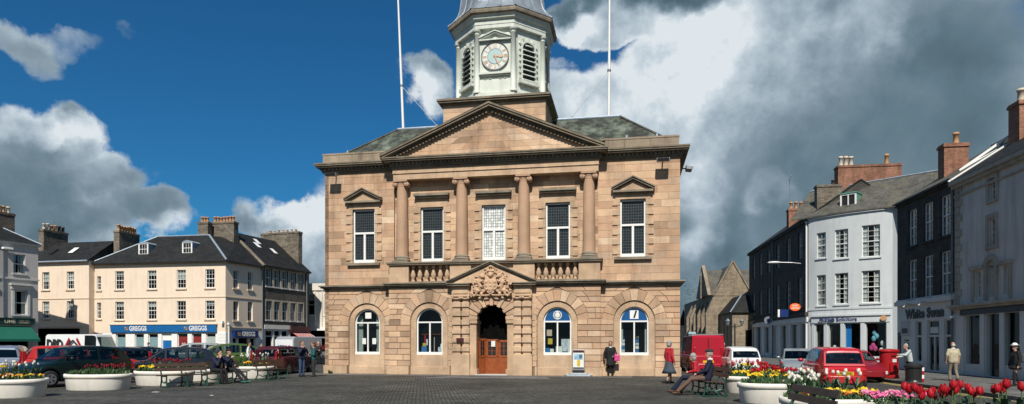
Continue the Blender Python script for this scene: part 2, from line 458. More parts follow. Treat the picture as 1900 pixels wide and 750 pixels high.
# joints behind the blocks (real recess), plain bands round the arches, plinth
j = MB()
for x0, x1, yf, arcs in ((0.03, BL+.05, 0, [0]), (BR-.05, W-.03, 0, [3]), (BL+.03, BR-.03, -.3, [1, 2])):
    al = [(ARCH[k][0], ZS, RB-.03, .0) for k in arcs]; rc = []
    if x0 > 3 and x0 < 4: al.append((DOOR[0], DOOR[1], DOOR[2]+.01, 0))
    courses(j, x0, x1, .0, 4.3, .055, 9, yf+.03, yf+.26, al, rc, 0, 1, False)
for x0, x1, y, ks in ((.02, 3.72, .008, (0,)), (3.72, 13.86, .128, (1,2,3)), (13.86, W-.02, .008, (4,))):
    xs = x0
    for k in ks:
        a, b = UP[k][0]-UW, UP[k][0]+UW
        j.box(xs, a, y, y+.15, 4.48, 10.3); j.box(a, b, y, y+.15, 4.48, UZ0); j.box(a, b, y, y+.15, UZ1, 10.3); xs = b
    j.box(xs, x1, y, y+.15, 4.48, 10.3)
j.box(.025, .24, .26, 10.97, 0, 10.3); j.box(W-.24, W-.025, .26, 10.97, 0, 10.3); j.box(.24, W-.24, 10.8, 10.975, 0, 10.3)
j.build('joint', m_joint, TH)
st = MB()
for k, (cx, yf) in enumerate(ARCH):
    st.cut(); y0 = yf+.07
    ring(st, cx, ZS, RW, RB+.01, y0, y0+.24)
    st.box(cx-RB-.01, cx-RW, y0, y0+.24, 0, ZS); st.box(cx+RW, cx+RB+.01, y0, y0+.24, 0, ZS)
    st.box(cx-RW, cx+RW, y0, y0+.24, 0, SILL)
st.pieces('window_surround', m_sand, TH, bevel=.012); st = MB()
pl = [(-.06, 1.22, -.07), (3.28, 3.52, -.07), (3.48, 4.6, -.37), (6.58, 6.7, -.37), (10.88, 10.99, -.37), (12.92, 14.07, -.37), (14.03, 14.57, -.07), (16.5, W+.06, -.07)]
for a, b, y in pl: st.cut(), st.box(a, b, y, y+.25, 0, .415)
for a, b, y in ((1.2, 3.3, .03), (4.58, 6.6, -.27), (10.97, 12.94, -.27), (14.55, 16.52, .03)): st.cut(), st.box(a, b, y, y+.1, 0, .38)
st.cut(); st.box(-.06, .15, .18, 11, 0, .415); st.cut(); st.box(W-.15, W+.06, .18, 11, 0, .415)
st.pieces('plinth', m_sand, TH, bevel=.012)

# string course and balustrade
sc = MB()
def cornice_box(mb, x0, x1, y0, z0, z1, pr, yb=.3, ends=(1, 1)):
    n = len(pr); h = (z1-z0)/n
    for i, p in enumerate(pr):
        mb.box(x0 - p*ends[0], x1 + p*ends[1], y0 - p, yb, z0+i*h + (.001 if i else 0), z0+(i+1)*h)
for M, L in ((I4, None), (T(0,11,0,R(-90)), 11), (T(W,0,0,R(90)), 11)):
    sc.M = M
    if L is None:
        cornice_box(sc, 0, BL-.02, 0, 4.27, 4.47, (.07, .18, .24), .3, (1, 0)); cornice_box(sc, BR+.02, W, 0, 4.27, 4.47, (.07, .18, .24), .3, (0, 1))
        cornice_box(sc, BL, 6.55, -.3, 4.32, 4.54, (.07, .19, .25), .12); cornice_box(sc, 10.95, BR, -.3, 4.32, 4.54, (.07, .19, .25), .12)
        sc.box(6.55, 10.95, -.38, .12, 4.32, 4.53)
    else: cornice_box(sc, .3, L, 0, 4.27, 4.47, (.07, .18, .24), .3, (0, 1))
sc.M = I4
sc.build('string_course', m_weather, TH, bevel=.008)
bal = MB()
for a, b in ((BL+.02, 4.58), (6.68, 7.75), (9.83, 10.87), (12.97, BR-.02)): bal.cut(), bal.box(a, b, -.31, .1, 4.545, 5.40)
bal.cut(); bal.box(7.75, 9.83, -.2, .1, 4.545, 5.4)
bal.pieces('balcony_pedestal', m_sand, TH, bevel=.01)
lg = MB()
lg.box(BL-.06, BR+.06, -.40, .12, 5.402, 5.47); lg.box(BL-.1, BR+.1, -.44, .118, 5.472, 5.55)
lg.box(4.58, 6.68, -.28, .05, 4.545, 4.60); lg.box(10.87, 12.97, -.28, .05, 4.545, 4.60)
lg.build('balcony_rail', m_weatherd, TH, bevel=.008)
bm_ = MB(); bm_.smooth = True
bm_.lathe([(.095,0),(.095,.06),(.06,.09),(.075,.13),(.125,.27),(.12,.36),(.07,.52),(.055,.62),(.08,.68),(.1,.72),(.1,.8)], n=12)
bme = bm_.mesh('baluster', m_sand)
for xa, xb in ((4.58, 6.68), (10.87, 12.97)):
    for i in range(6):
        o = bpy.data.objects.new('baluster', bme); C.objects.link(o); o.parent = TH
        o.location = (xa + (xb-xa)*(i+.5)/6, -.12, 4.60)

# columns
def volute(mb, cx, cz, y0, y1, r):
    n = 16
    mb.M = Matrix.Translation((cx, 0, cz)) @ Matrix.Rotation(R(90), 4, 'X')
    mb.lathe([(r*.55, -y1-.01), (r, -y1), (r, -y0), (r*.55, -y0+.01)], n=n)
    mb.lathe([(r*.4, -y0+.005), (r*.35, -y0+.03)], n=10)
    mb.M = I4
COLX = [4.15, 7.22, 10.31, 13.44]
shaft = MB(); shaft.smooth = True
prof = [(.305*(1-.17*(t**1.8)), 5.86+(9.34-5.86)*t) for t in [i/10 for i in range(11)]]
shaft.lathe(prof, n=24)
base = MB(); base.box(-.41, .41, -.41, .41, 5.552, 5.64); base.smooth = True
base.lathe([(.36,5.64),(.395,5.67),(.395,5.71),(.35,5.745),(.34,5.76),(.36,5.78),(.365,5.81),(.33,5.845),(.305,5.88)], n=24)
cap = MB(); cap.smooth = True
cap.lathe([(.255,9.32),(.275,9.35),(.255,9.38),(.3,9.44),(.31,9.5)], n=24)
for sx in (-1, 1): volute(cap, sx*.30, 9.43, -.30, .28, .125)
cap.smooth = False; cap.box(-.3, .3, -.27, .25, 9.44, 9.55); cap.box(-.36, .36, -.35, .33, 9.55, 9.63)
ms, mbb, mc = shaft.mesh('column', m_sandpink), base.mesh('base', m_weather), cap.mesh('capital', m_sandpink)
for x in COLX:
    o = bpy.data.objects.new('column', ms); C.objects.link(o); o.parent = TH; o.location = (x, -.02, 0)
    for n_, me in (('base', mbb), ('capital', mc)):
        k = bpy.data.objects.new(n_, me); C.objects.link(k); k.parent = o

# entablature, main cornice, parapet, pediment
en = MB()
en.box(3.8, 13.9, -.36, .12, 9.64, 9.93); en.box(3.78, 13.92, -.39, .13, 9.935, 10.17); en.box(3.77, 13.93, -.405, .135, 9.93, 9.965)
en.build('entablature', m_sand, TH)
co = MB()
def main_cornice(mb, x0, x1, y0, e):
    cornice_box(mb, x0, x1, y0, 10.17, 10.33, (.06, .12), .4, e)
    cornice_box(mb, x0, x1, y0, 10.45, 10.66, (.33, .39, .42), .4, e)
    mb.box(x0-.13*e[0], x1+.13*e[1], y0-.13, .4, 10.33, 10.451)
    n = int((x1-x0)/.2)
    for i in range(n):
        x = x0 + (i+.5)*(x1-x0)/n
        mb.box(x-.055, x+.055, y0-.22, y0-.12, 10.335, 10.449)
main_cornice(co, 0, 3.74, 0, (1, 0)); main_cornice(co, 13.96, W, 0, (0, 1)); main_cornice(co, 3.78, 13.92, -.40, (1, 1))
for M in (T(0,11,0,R(-90)), T(W,0,0,R(90))):
    co.M = M; main_cornice(co, .42, 11, 0, (0, 0))
co.M = I4
co.build('cornice', m_weatherd, TH)
pp = MB()
for x0, x1 in ((-.08, 3.3), (14.2, W-.05)): pp.cut(), courses(pp, x0, x1, 10.665, 11.12, .46, 1.3, -.08, .3, (), (), .012, 5)
for a, b in ((-.08, .2), (W-.33, W-.05)):
    pp.cut(); pp.box(a, b, .31, 10.9, 10.665, 11.12)
pp.cut(); pp.box(-.10, 3.6, -.10, .32, 11.12, 11.2); pp.cut(); pp.box(14.0, W-.03, -.10, .32, 11.12, 11.2)
pp.cut(); pp.box(-.10, .22, .33, 10.9, 11.12, 11.2); pp.cut(); pp.box(W-.35, W-.03, .33, 10.9, 11.12, 11.2)
pp.pieces('parapet', m_parapet, TH)
PX0, PX1, PZ0, PZ1, PC = 3.25, 14.2, 10.67, 12.98, 8.72
ty = MB()
nrow = 7
for i in range(nrow):
    za = PZ0 + i*.30; zb = za+.29
    def xs(z): 
        t = (z-PZ0+.22)/(PZ1-PZ0); return PX0+.5+(PC-PX0)*t, PX1-.5-(PX1-PC)*t
    la, ra = xs(za); lb, rb = xs(zb)
    if ra-la < .3: break
    k = max(1, int((ra-la)/1.0)); off = .3*(i % 2)
    cs = [0] + [min(.98, max(.02, (q+off+rnd.uniform(-.12, .12))/k)) for q in range(1, k)] + [1]
    for q in range(len(cs)-1):
        u, w = cs[q], cs[q+1]
        ty.prism([(la+(ra-la)*u+.005, za), (la+(ra-la)*w-.005, za), (lb+(rb-lb)*w-.005, zb), (lb+(rb-lb)*u+.005, zb)], -.40, .2)
ty.prism([(PX0+.5, PZ0), (PX1-.5, PZ0), (PC, PZ1-.15)], -.39, .3)
ty.build('tympanum', m_block, TH)
rk = MB()
def rake(mb, x0, z0, x1, z1, xc, zc, layers, yb):
    for t0, t1, y in layers:        # thickness measured upward from the outer line
        mb.prism([(x0, z0-t1), (xc, zc-t1), (xc, zc-t0), (x0, z0-t0)], y, yb)
        mb.prism([(xc, zc-t1), (x1, z1-t1), (x1, z1-t0), (xc, zc-t0)], y, yb-.003)
rake(rk, PX0, 10.80, PX1, 10.80, PC, PZ1+.1, ((0, .09, -.80), (.092, .19, -.75), (.192, .27, -.52), (.272, .36, -.46)), .3)
for s_, xe in ((-1, PX0+.5), (1, PX1-.5)):
    n = 30
    for i in range(1, n):
        t = i/n; x = xe + (PC-xe)*t; z = 10.80 + (PZ1+.1-10.8)*((x-PX0)/(PC-PX0) if s_ < 0 else (PX1-x)/(PX1-PC)) - .30
        rk.prism([(x-.055, z-.10), (x+.055, z-.10), (x+.055, z), (x-.055, z)], -.58, -.44)
rk.build('pediment_cornice', m_weatherd, TH)

# roof
rf = MB()
RZ, RZ0 = 13.32, 11.0
a, b, c, d = (.25, .35, RZ0), (W-.3, .35, RZ0), (W-.3, 10.7, RZ0), (.25, 10.7, RZ0)
e, f, g, h = (2.75, 3.2, RZ), (W-2.8, 3.2, RZ), (W-2.8, 7.9, RZ), (2.75, 7.9, RZ)
rf.add([a,b,c,d,e,f,g,h], [(0,1,5,4),(1,2,6,5),(2,3,7,6),(3,0,4,7),(4,5,6,7),(0,3,2,1)])
# pediment roof running back
rf.add([(PX0,-.8,10.82),(PC,-.8,13.1),(PX1,-.8,10.82),(PX0,1.2,10.82),(PC,3.3,13.1),(PX1,1.2,10.82)], [(0,1,4,3),(1,2,5,4)])
roof = rf.build('roof', m_slatemoss, TH)
rr = MB()
for p, q in ((e,f),(f,g),(h,g),(e,h)):
    rr.tube([Vector(p)+Vector((0,0,.04)), Vector(q)+Vector((0,0,.04))], .08, 8)
for x in (1.2, 15.2, 16.6):
    rr.box(x-.04, x+.04, .05, .1, 11.2, 11.36)
rr.build('ridge_roll', m_leadroll, roof)
for p, q in ((a, e), (b, f)):
    MB().tube([Vector(p)+Vector((0,0,.03)), Vector(q)+Vector((0,0,.03))], .06, 6).build('hip_roll', m_slategrey, roof)

# window dressings upstairs: blocked jambs, hoods, little pediments, sills
dr = MB()
for k, (cx, yf) in enumerate(UP):
    dr.cut()
    for s_ in (-1, 1):
        for i in range(6):
            z = UZ0 + .12 + i*.46
            xa = cx + s_*UW; xb = cx + s_*(UW+.36)
            if i < 6: dr.box(min(xa,xb), max(xa,xb), yf-.05, yf+.2, z, z+.27)
        xa = cx + s_*UW; xb = cx + s_*(UW+.13)
        dr.box(min(xa,xb), max(xa,xb), yf-.03, yf+.2, UZ0, UZ1)
    dr.box(cx-UW-.22, cx+UW+.22, yf-.035, yf+.1, UZ1, UZ1+.26)
dr.pieces('window_dressing', m_sand, TH, bevel=.008)
hd = MB()
for k, (cx, yf) in enumerate(UP):
    hd.cut()
    if k in (0, 4):
        hd.box(cx-.93, cx+.93, yf-.24, yf+.1, 8.62, 8.72); hd.box(cx-.82, cx+.82, yf-.12, yf+.1, 8.56, 8.619)
        for t0, t1, y in ((0, .07, -.30), (.072, .16, -.24)):
            for s_ in (-1, 1):
                hd.prism([(cx+s_*1.0, 8.88-t1), (cx, 9.38-t1), (cx, 9.38-t0), (cx+s_*1.0, 8.88-t0)], yf+y, yf+.1+s_*.002)
    else:
        hd.box(cx-.9, cx+.9, yf-.28, yf+.1, 8.85, 8.97); hd.box(cx-.84, cx+.84, yf-.2, yf+.1, 8.76, 8.849)
hd.pieces('window_hood', m_weather, TH, bevel=.01)
tm = MB()
for k in (0, 4):
    tm.cut(); cx, yf = UP[k]; tm.prism([(cx-.8, 8.722), (cx+.8, 8.722), (cx, 9.2)], yf-.08, yf+.1)
for k in (1, 2, 3):
    tm.cut(); cx, yf = UP[k]; tm.box(cx-.8, cx+.8, yf-.02, yf+.1, UZ1+.262, 8.76)
tm.pieces('window_frieze', m_sand, TH)
sl = MB()
for k in (0, 4):
    sl.cut(); cx, yf = UP[k]; sl.box(cx-.87, cx+.87, yf-.16, yf+.15, 5.47, 5.60)
sl.pieces('window_ledge', m_weather, TH, bevel=.01)

def sash_window(cx, yf, pane, top=None):
    y = yf+.09
    f_ = MB()
    w, z0, z1 = UW, UZ0, UZ1
    zm = z0+1.5
    f_.box(cx-w, cx-w+.075, y, y+.1, z0, z1); f_.box(cx+w-.075, cx+w, y, y+.1, z0, z1)
    f_.box(cx-w+.075, cx+w-.075, y, y+.1, z1-.08, z1); f_.box(cx-w+.075, cx+w-.075, y-.02, y+.1, z0, z0+.15)
    f_.box(cx-w+.075, cx+w-.075, y-.012, y+.098, zm-.05, zm+.05)
    f_.box(cx-.055, cx+.055, y-.006, y+.096, z0+.15, zm-.05)
    o = f_.build('window', m_white, TH, bevel=.006)
    MB().quad((cx-w, y+.06, z0), (cx+w, y+.06, z0), (cx+w, y+.06, z1), (cx-w, y+.06, z1)).build('pane', pane, o)
for k, (cx, yf) in enumerate(UP): sash_window(cx, yf, m_leadwhite if k == 2 else m_leadlight)
dk = MB(); dk.box(.3, W-.3, .5, .52, .02, 10.2); dk.build('inner_dark_sheet', m_dark, TH)  # dark sheet added so the rooms upstairs and down look unlit

# arched ground-floor windows
m_lblue = mat('blue_window_panel', (.012, .085, .24), .35, .05)
m_poster = mat('paper_notice', (.72, .72, .66), .8, .05)
def disp(parent, items):               # things shown behind the glass
    cols = {}
    for i, (x0, x1, y0, y1, z0, z1, m) in enumerate(items):
        mb = cols.setdefault(m.name, (MB(), m))[0]
        mb.cut(); mb.box(x0, x1, y0, y1, z0, z1)
    for mb, m in cols.values(): mb.pieces('window_display', m, parent)
m_tealc = mat('teal_cloth', (.03, .12, .16), .8); m_curt = mat('pale_curtain', (.42, .47, .43), .9, .15, 5, 14)
m_sill_blue = mat('blue_box', (.03, .16, .36), .6); m_yel = mat('yellow_print', (.6, .42, .04), .7); m_leaflet = mat('leaflet', (.5, .55, .58), .7, .4, 9, 30)
def arch_window(k):
    cx, yf = ARCH[k]; y = yf+.17
    f_ = MB()
    ring(f_, cx, ZS, RW-.07, RW+.005, y, y+.1)
    f_.box(cx-RW-.005, cx-RW+.07, y, y+.1, SILL+.13, ZS); f_.box(cx+RW-.07, cx+RW+.005, y, y+.1, SILL+.13, ZS)
    f_.box(cx-RW, cx+RW, y-.05, y+.12, SILL, SILL+.13)
    zt = ZS-.02
    f_.box(cx-RW+.07, cx+RW-.07, y-.01, y+.09, zt-.035, zt+.035)
    f_.box(cx-.035, cx+.035, y-.004, y+.088, SILL+.13, zt-.035)
    o = f_.build('window', m_white, TH, bevel=.006)
    g_ = MB()
    poly = [(cx-RW, SILL), (cx+RW, SILL)] + arcpts(cx, ZS, RW, 20)
    g_.add([(x, y+.06, z) for x, z in poly], [tuple(range(len(poly)))])
    g_.build('pane', m_glass, o)
    if k in (2, 3):
        p_ = MB(); p_.prism([(cx+RW-.07, zt+.035)] + arcpts(cx, ZS, RW-.07, 20, R(2), PI-R(2)) + [(cx-RW+.07, zt+.035)], y+.03, y+.05)
        p = p_.build('lunette_sign', m_lblue, o)
        if k == 3:
            MB().box(cx-.2, cx+.2, y+.012, y+.028, ZS+.1, ZS+.5).build('sign_plate', m_white, o)
            text('i', .48, T(cx, y+.008, ZS+.31), m_black, o, 'sign_lettering', .004, .02, shear=.3)
        else:
            q = MB(); q.M = T(cx, y+.02, ZS+.29) @ Matrix.Rotation(R(90), 4, 'X')
            q.lathe([(.21, 0), (.21, .008), (.18, .008), (.18, 0)], n=20, cap=False)
            q.lathe([(.115, 0), (.125, .008), (.06, .012)], n=8)
            for i in range(12):
                a = 2*PI*i/12; q.ell((.155*math.cos(a), .155*math.sin(a), .005), (.022, .022, .006), 6, 4)
            q.M = I4
            q.box(cx-.09, cx+.09, y+.006, y+.018, ZS+.12, ZS+.15); q.box(cx-.05, cx+.05, y+.006, y+.018, ZS+.4, ZS+.46)
            q.build('sign_emblem', m_poster, o)
    return o, y
o, y = arch_window(0); cx = ARCH[0][0]
cu = MB()
for s_ in (-1, 1):
    pts = []
    for i in range(11):
        pts.append((cx + s_*(.36 + .028*i), y+.25 + .035*(i % 2)))
    for i in range(10):
        a, b = pts[i], pts[i+1]
        cu.quad((a[0], a[1], SILL+.1), (b[0], b[1], SILL+.1), (b[0], b[1], ZS+.35), (a[0], a[1], ZS+.35))
cu.build('curtain', m_curt, o)
disp(o, [(cx-.32, cx-.12, y+.05, y+.056, 1.5, 1.8, m_poster), (cx+.22, cx+.42, y+.05, y+.056, 1.5, 1.8, m_poster), (cx-.16, cx+.16, y+.05, y+.056, ZS+.2, ZS+.5, m_poster)])
o, y = arch_window(1); cx = ARCH[1][0]
disp(o, [(cx-.5, cx-.22, y+.2, y+.4, 1.1, 1.4, m_sill_blue), (cx+.36, cx+.56, y+.2, y+.4, 1.1, 1.36, m_leaflet), (cx+.12, cx+.15, y+.3, y+.33, 1.1, 1.85, m_creamd), (cx-.6, cx+.6, y+.5, y+.52, 1.98, 2.04, m_orange),
  (cx-.38, cx-.3, y+.3, y+.34, 1.5, 1.95, m_red), (cx-.28, cx-.2, y+.3, y+.34, 1.45, 1.75, m_leaflet), (cx+.44, cx+.58, y+.35, y+.5, 1.36, 1.52, m_poster), (cx-.45, cx-.28, y+.25, y+.3, 1.4, 1.55, m_yel)])
o, y = arch_window(2); cx = ARCH[2][0]
it = [(cx+.15, cx+.62, y+.3, y+.34, 1.15, 1.75, m_leaflet), (cx-.55, cx-.3, y+.3, y+.33, 1.9, 2.2, m_creamd), (cx-.5, cx-.28, y+.32, y+.35, 1.5, 1.78, m_yel), (cx-.1, cx+.2, y+.2, y+.3, 1.1, 1.4, m_poster), (cx-.6, cx-.4, y+.2, y+.3, 1.1, 1.32, m_sill_blue), (cx+.5, cx+.62, y+.15, y+.2, 1.1, 1.75, m_poster), (cx-.38, cx-.2, y+.2, y+.3, 1.1, 1.28, m_poster)]
disp(o, it)
o, y = arch_window(3); cx = ARCH[3][0]
it = []
for i in range(5):
    for s_, xa in ((0, cx-.6), (1, cx+.06)):
        it.append((xa, xa+.16, y+.25+.02*i, y+.27+.02*i, 1.12+.16*i, 1.25+.16*i, (m_leaflet, m_sill_blue, m_poster)[(i+s_) % 3]))
it += [(cx-.64, cx-.52, y+.3, y+.32, 1.1, 2.5, m_curt), (cx+.5, cx+.62, y+.3, y+.32, 1.1, 2.5, m_curt)]
disp(o, it)

# doorway: pilasters, blocked arch, carved arms under an open pediment
dw = MB()
yb = -.3
for s_ in (-1, 1):
    for x0, x1 in ((.0, .36), (.42, .84)):
        cxp = 8.79
        xa = cxp + s_*(1.10 + x0); xb = cxp + s_*(1.10 + x1)
        a, b = min(xa, xb), max(xa, xb)
        dw.box(a+.02, b-.02, yb-.14, yb+.2, .42, 3.68)
        for i in range(6):
            z = 1.15 + i*.43
            dw.box(a-.015, b+.015, yb-.20, yb+.2, z, z+.24)
        dw.box(a-.03, b+.03, yb-.24, yb+.2, 3.68, 3.74)
        dw.box(a, b, yb-.2, yb+.2, 3.742, 3.80); dw.box(a-.04, b+.04, yb-.26, yb+.2, 3.802, 3.87)
        for q in (-1, 1): volute(dw, (a+b)/2+q*((b-a)/2-.03), 3.74, yb-.27, yb-.1, .06)
    a = min(8.79+s_*1.08, 8.79+s_*1.97); b = max(8.79+s_*1.08, 8.79+s_*1.97)
    dw.box(a, b, yb-.16, yb+.2, 3.872, 4.31)
    dw.box(a+.06, b-.06, yb-.2, yb+.2, 3.95, 4.2)
    dw.box(a-.02, b+.02, yb-.24, yb+.2, 0, 1.02)
    # jamb and impost
    a = min(8.79+s_*.76, 8.79+s_*1.12); b = max(8.79+s_*.76, 8.79+s_*1.12)
    dw.box(a, b, yb-.06, yb+.9, .0, 2.58); dw.box(a-.05, b+.05, yb-.13, yb+.88, 2.5, 2.66)
    dw.box(a-.06, b+.06, yb-.15, yb+.4, 0, .3)
    for i in range(12):                # block strip beside each pilaster pair
        z = .42 + i*.275
        xa = 8.79+s_*1.98; xb = 8.79+s_*2.16
        dw.box(min(xa,xb), max(xa,xb), yb-.012, yb+.2, z+.012, z+.263)
dw.box(6.66, 10.92, yb+.005, yb+.06, 3.7, 4.31)
dw.build('door_surround', m_sand, TH, bevel=.01)
vs = MB(); nv = 13
for j_ in range(nv):
    a0 = PI*j_/nv+.012; a1 = PI*(j_+1)/nv-.012
    odd = j_ % 2
    r0, r1 = (.76, 1.22) if odd else (.70, 1.27); y_ = yb-.10 if odd else yb-.15
    vs.prism([(8.79+r*math.cos(a), 2.665+r*math.sin(a)) for r, a in ((r0, a0), (r1, a0), (r1, (a0+a1)/2), (r1, a1), (r0, a1), (r0, (a0+a1)/2))], y_, yb+.3)
vs.build('arch_voussoirs', m_block, TH, bevel=.01)
dp = MB()
PL, PR, PT = 6.6, 10.98, 5.50
for t0, t1, y_ in ((0, .06, -.44), (.062, .12, -.39), (.122, .2, -.3)):
    for s_, xe in ((-1, PL), (1, PR)):
        dp.prism([(xe, 4.56-t1), (8.79, PT-t1), (8.79, PT-t0), (xe, 4.56-t0)], yb+y_, .0+s_*.002)
for a, b in ((PL, 7.74), (9.84, PR)):
    dp.box(a, b, yb-.43, yb, 4.40, 4.45); dp.box(a+.04, b-.0, yb-.38, yb, 4.32, 4.399)
dp.build('door_pediment', m_weather, TH, bevel=.006)
dp = MB(); dp.prism([(PL+.3, 4.452), (PR-.3, 4.452), (8.79, PT-.2)], yb-.28, -.2)
for a, b in ((PL+.12, 7.75), (9.83, PR-.12)): dp.box(a, b, yb-.3, yb, 4.312, 4.319)
dp.build('door_tympanum', m_sand, TH)
# carved arms (shield, crown, two supporters, scrolls)
ca = MB(); ca.smooth = True
m_carve = mat('carved_stone', (.52, .345, .22), .9, .22, 4, 24, .4)
cx, y_ = 8.79, yb-.24
ca.prism([(cx+q[0]*.36, 4.30+q[1]*.42) for q in ((-1,.75),(-.85,1),(0,.9),(.85,1),(1,.75),(.9,-.2),(.5,-.75),(0,-1),(-.5,-.75),(-.9,-.2))], y_-.1, y_+.4)
ca.prism([(cx+q[0]*.27, 4.30+q[1]*.33) for q in ((-1,.75),(0,.9),(1,.75),(.85,-.2),(0,-1),(-.85,-.2))], y_-.14, y_)
for q in range(9):
    ca.ell((cx-.2+.1*(q % 3)*2, y_-.14, 4.13+.17*(q//3)), (.05,.04,.06), 8, 6)
ca.ell((cx, y_-.02, 4.86), (.16,.16,.16)); ca.ell((cx, y_-.1, 4.80), (.11,.12,.12)); ca.box(cx-.17, cx+.17, y_-.16, y_+.1, 4.98, 5.04)
for q in (-.14, -.07, 0, .07, .14): ca.tube([(cx+q, y_-.08, 5.04), (cx+q*1.5, y_-.08, 5.15), (cx+q*.5, y_-.04, 5.24)], .026, 6)
ca.ell((cx, y_-.05, 5.22), (.12,.1,.06))
rg = random.Random(4)
for s_ in (-1, 1):
    X = lambda v: cx + s_*v
    ca.tube([(X(.34), y_, 4.0), (X(.5), y_-.05, 4.2), (X(.55), y_-.08, 4.45), (X(.46), y_-.1, 4.66)], [.12,.12,.11,.08], 10)   # supporter's body
    ca.ell((X(.43), y_-.12, 4.76), (.12,.13,.13)); ca.ell((X(.34), y_-.16, 4.72), (.08,.09,.06))
    ca.tube([(X(.53), y_-.1, 4.5), (X(.42), y_-.2, 4.5), (X(.33), y_-.2, 4.58)], [.06,.05,.04], 8)
    ca.tube([(X(.52), y_-.1, 4.32), (X(.42), y_-.2, 4.24), (X(.32), y_-.2, 4.3)], [.06,.05,.04], 8)
    ca.tube([(X(.5), y_, 4.1), (X(.68), y_-.08, 4.05), (X(.72), y_-.08, 3.86), (X(.86), y_-.06, 3.8)], [.12,.1,.06,.05], 8)
    ca.tube([(X(.4), y_, 4.0), (X(.46), y_-.1, 3.9), (X(.4), y_-.12, 3.8)], [.1,.07,.05], 8)
    tl = [(X(.62+.26*math.sin(t*.9)), y_-.04, 4.1+.16*t) for t in range(6)]
    ca.tube(tl, [.05,.045,.04,.045,.05,.03], 8)
    ca.tube([(X(.05), y_-.06, 3.86), (X(.45), y_-.08, 3.83), (X(.8), y_-.08, 3.86), (X(1.0), y_-.04, 3.96)], [.04,.04,.035,.02], 8)
    for q in range(90):                # mantling, leaves and scrolls
        a = rg.uniform(.05, 1.0); rr_ = .66+.3*rg.random()
        ang = R(20+ 68*a)
        x_ = .95*math.cos(ang)*rr_*1.02+.03; z_ = 4.18 + 1.0*math.sin(ang)*rr_
        if z_ > 5.18-.47*x_: continue
        r_ = rg.uniform(.018, .034); a2 = rg.uniform(0, 2*PI); yy = y_+rg.uniform(-.10,.05); l_ = rg.uniform(.06,.12)
        ca.tube([(X(x_+l_*.8*math.cos(a2+k_*.9)*(1-.2*k_)), yy-.02*math.sin(k_), z_+l_*.8*math.sin(a2+k_*.9)*(1-.2*k_)) for k_ in range(4)], [r_, r_*1.2, r_, r_*.6], 6)
    for q in range(22):
        x_ = rg.uniform(.55, 1.0); z_ = rg.uniform(3.95, 4.45); r_ = rg.uniform(.03, .06)
        ca.ell((X(x_), y_+.02+rg.uniform(-.1,.02), z_), (r_*1.3, r_, r_), 8, 5)
ca.prism([(cx-.98, 3.84), (cx-.4, 3.80), (cx+.4, 3.80), (cx+.98, 3.84), (cx+1.0, 4.45), (cx+.55, 4.98), (cx, 5.22), (cx-.55, 4.98), (cx-1.0, 4.45)], y_+.08, yb)
o = ca.build('carved_coat_of_arms', m_carve, TH, recalc=True)      # fuse the carving into one relief
r = o.modifiers.new('r', 'REMESH'); r.mode = 'VOXEL'; r.voxel_size = .017; r.use_smooth_shade = True
s_ = o.modifiers.new('s', 'SMOOTH'); s_.iterations = 2
# porch void and doors
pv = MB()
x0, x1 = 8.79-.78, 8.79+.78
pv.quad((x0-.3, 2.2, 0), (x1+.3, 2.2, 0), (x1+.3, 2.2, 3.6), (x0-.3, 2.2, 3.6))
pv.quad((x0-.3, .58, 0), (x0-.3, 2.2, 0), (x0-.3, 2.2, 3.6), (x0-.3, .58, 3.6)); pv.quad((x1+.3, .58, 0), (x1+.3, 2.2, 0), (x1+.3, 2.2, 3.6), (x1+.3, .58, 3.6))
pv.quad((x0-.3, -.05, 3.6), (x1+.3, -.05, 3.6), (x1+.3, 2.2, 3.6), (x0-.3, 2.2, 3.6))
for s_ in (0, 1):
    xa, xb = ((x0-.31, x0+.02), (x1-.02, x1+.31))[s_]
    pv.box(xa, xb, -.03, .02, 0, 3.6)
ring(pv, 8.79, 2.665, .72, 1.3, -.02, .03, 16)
pv.build('porch', m_dark, TH)  # shade inside the porch is put into the near-black colour
MB().box(8.0, 9.58, -.5, .6, 0.0, .035).build('door_step', m_greyt, TH, bevel=.01)
def leaf(M, w, h):
    d_ = MB(M)
    d_.box(0, w, -.03, .03, .04, h-.0)
    for z0_, z1_ in ((.14, .78),):
        d_.box(.1, w-.1, -.045, .045, z0_, z1_)
        d_.box(.16, w-.16, -.055, .055, z0_+.06, z1_-.06)
    d_.box(0, w, -.05, .05, .84, .92); d_.box(0, w, -.05, .05, h-.09, h+.02); d_.box(0, .09, -.05, .05, .04, h); d_.box(w-.09, w, -.05, .05, .04, h)
    o_ = d_.build('door', m_orange, TH, bevel=.006)
    g_ = MB(M)
    for i in range(2):
        for q in range(3):
            xa = .11 + i*(w-.2)/2; za = .95 + q*.24
            g_.box(xa, xa+(w-.26)/2, -.036, .036, za, za+.215)
    g_.build('door_pane', m_black, o_)
    return o_
D1 = leaf(T(8.36, .32, 0, R(0)), .62, 1.72)
leaf(T(8.99, .32, 0, R(0)), .56, 1.68)
leaf(T(8.07, -.05, 0, R(52)), .46, 1.76)
MB().box(8.64, 8.84, .245, .262, 1.38, 1.66).build('notice', m_poster, D1)
MB().box(8.79-1.55-.16, 8.79-1.55+.2, yb-.262, yb-.2, 1.62, 1.8).build('bronze_plaque', m_maroon, TH, bevel=.005)

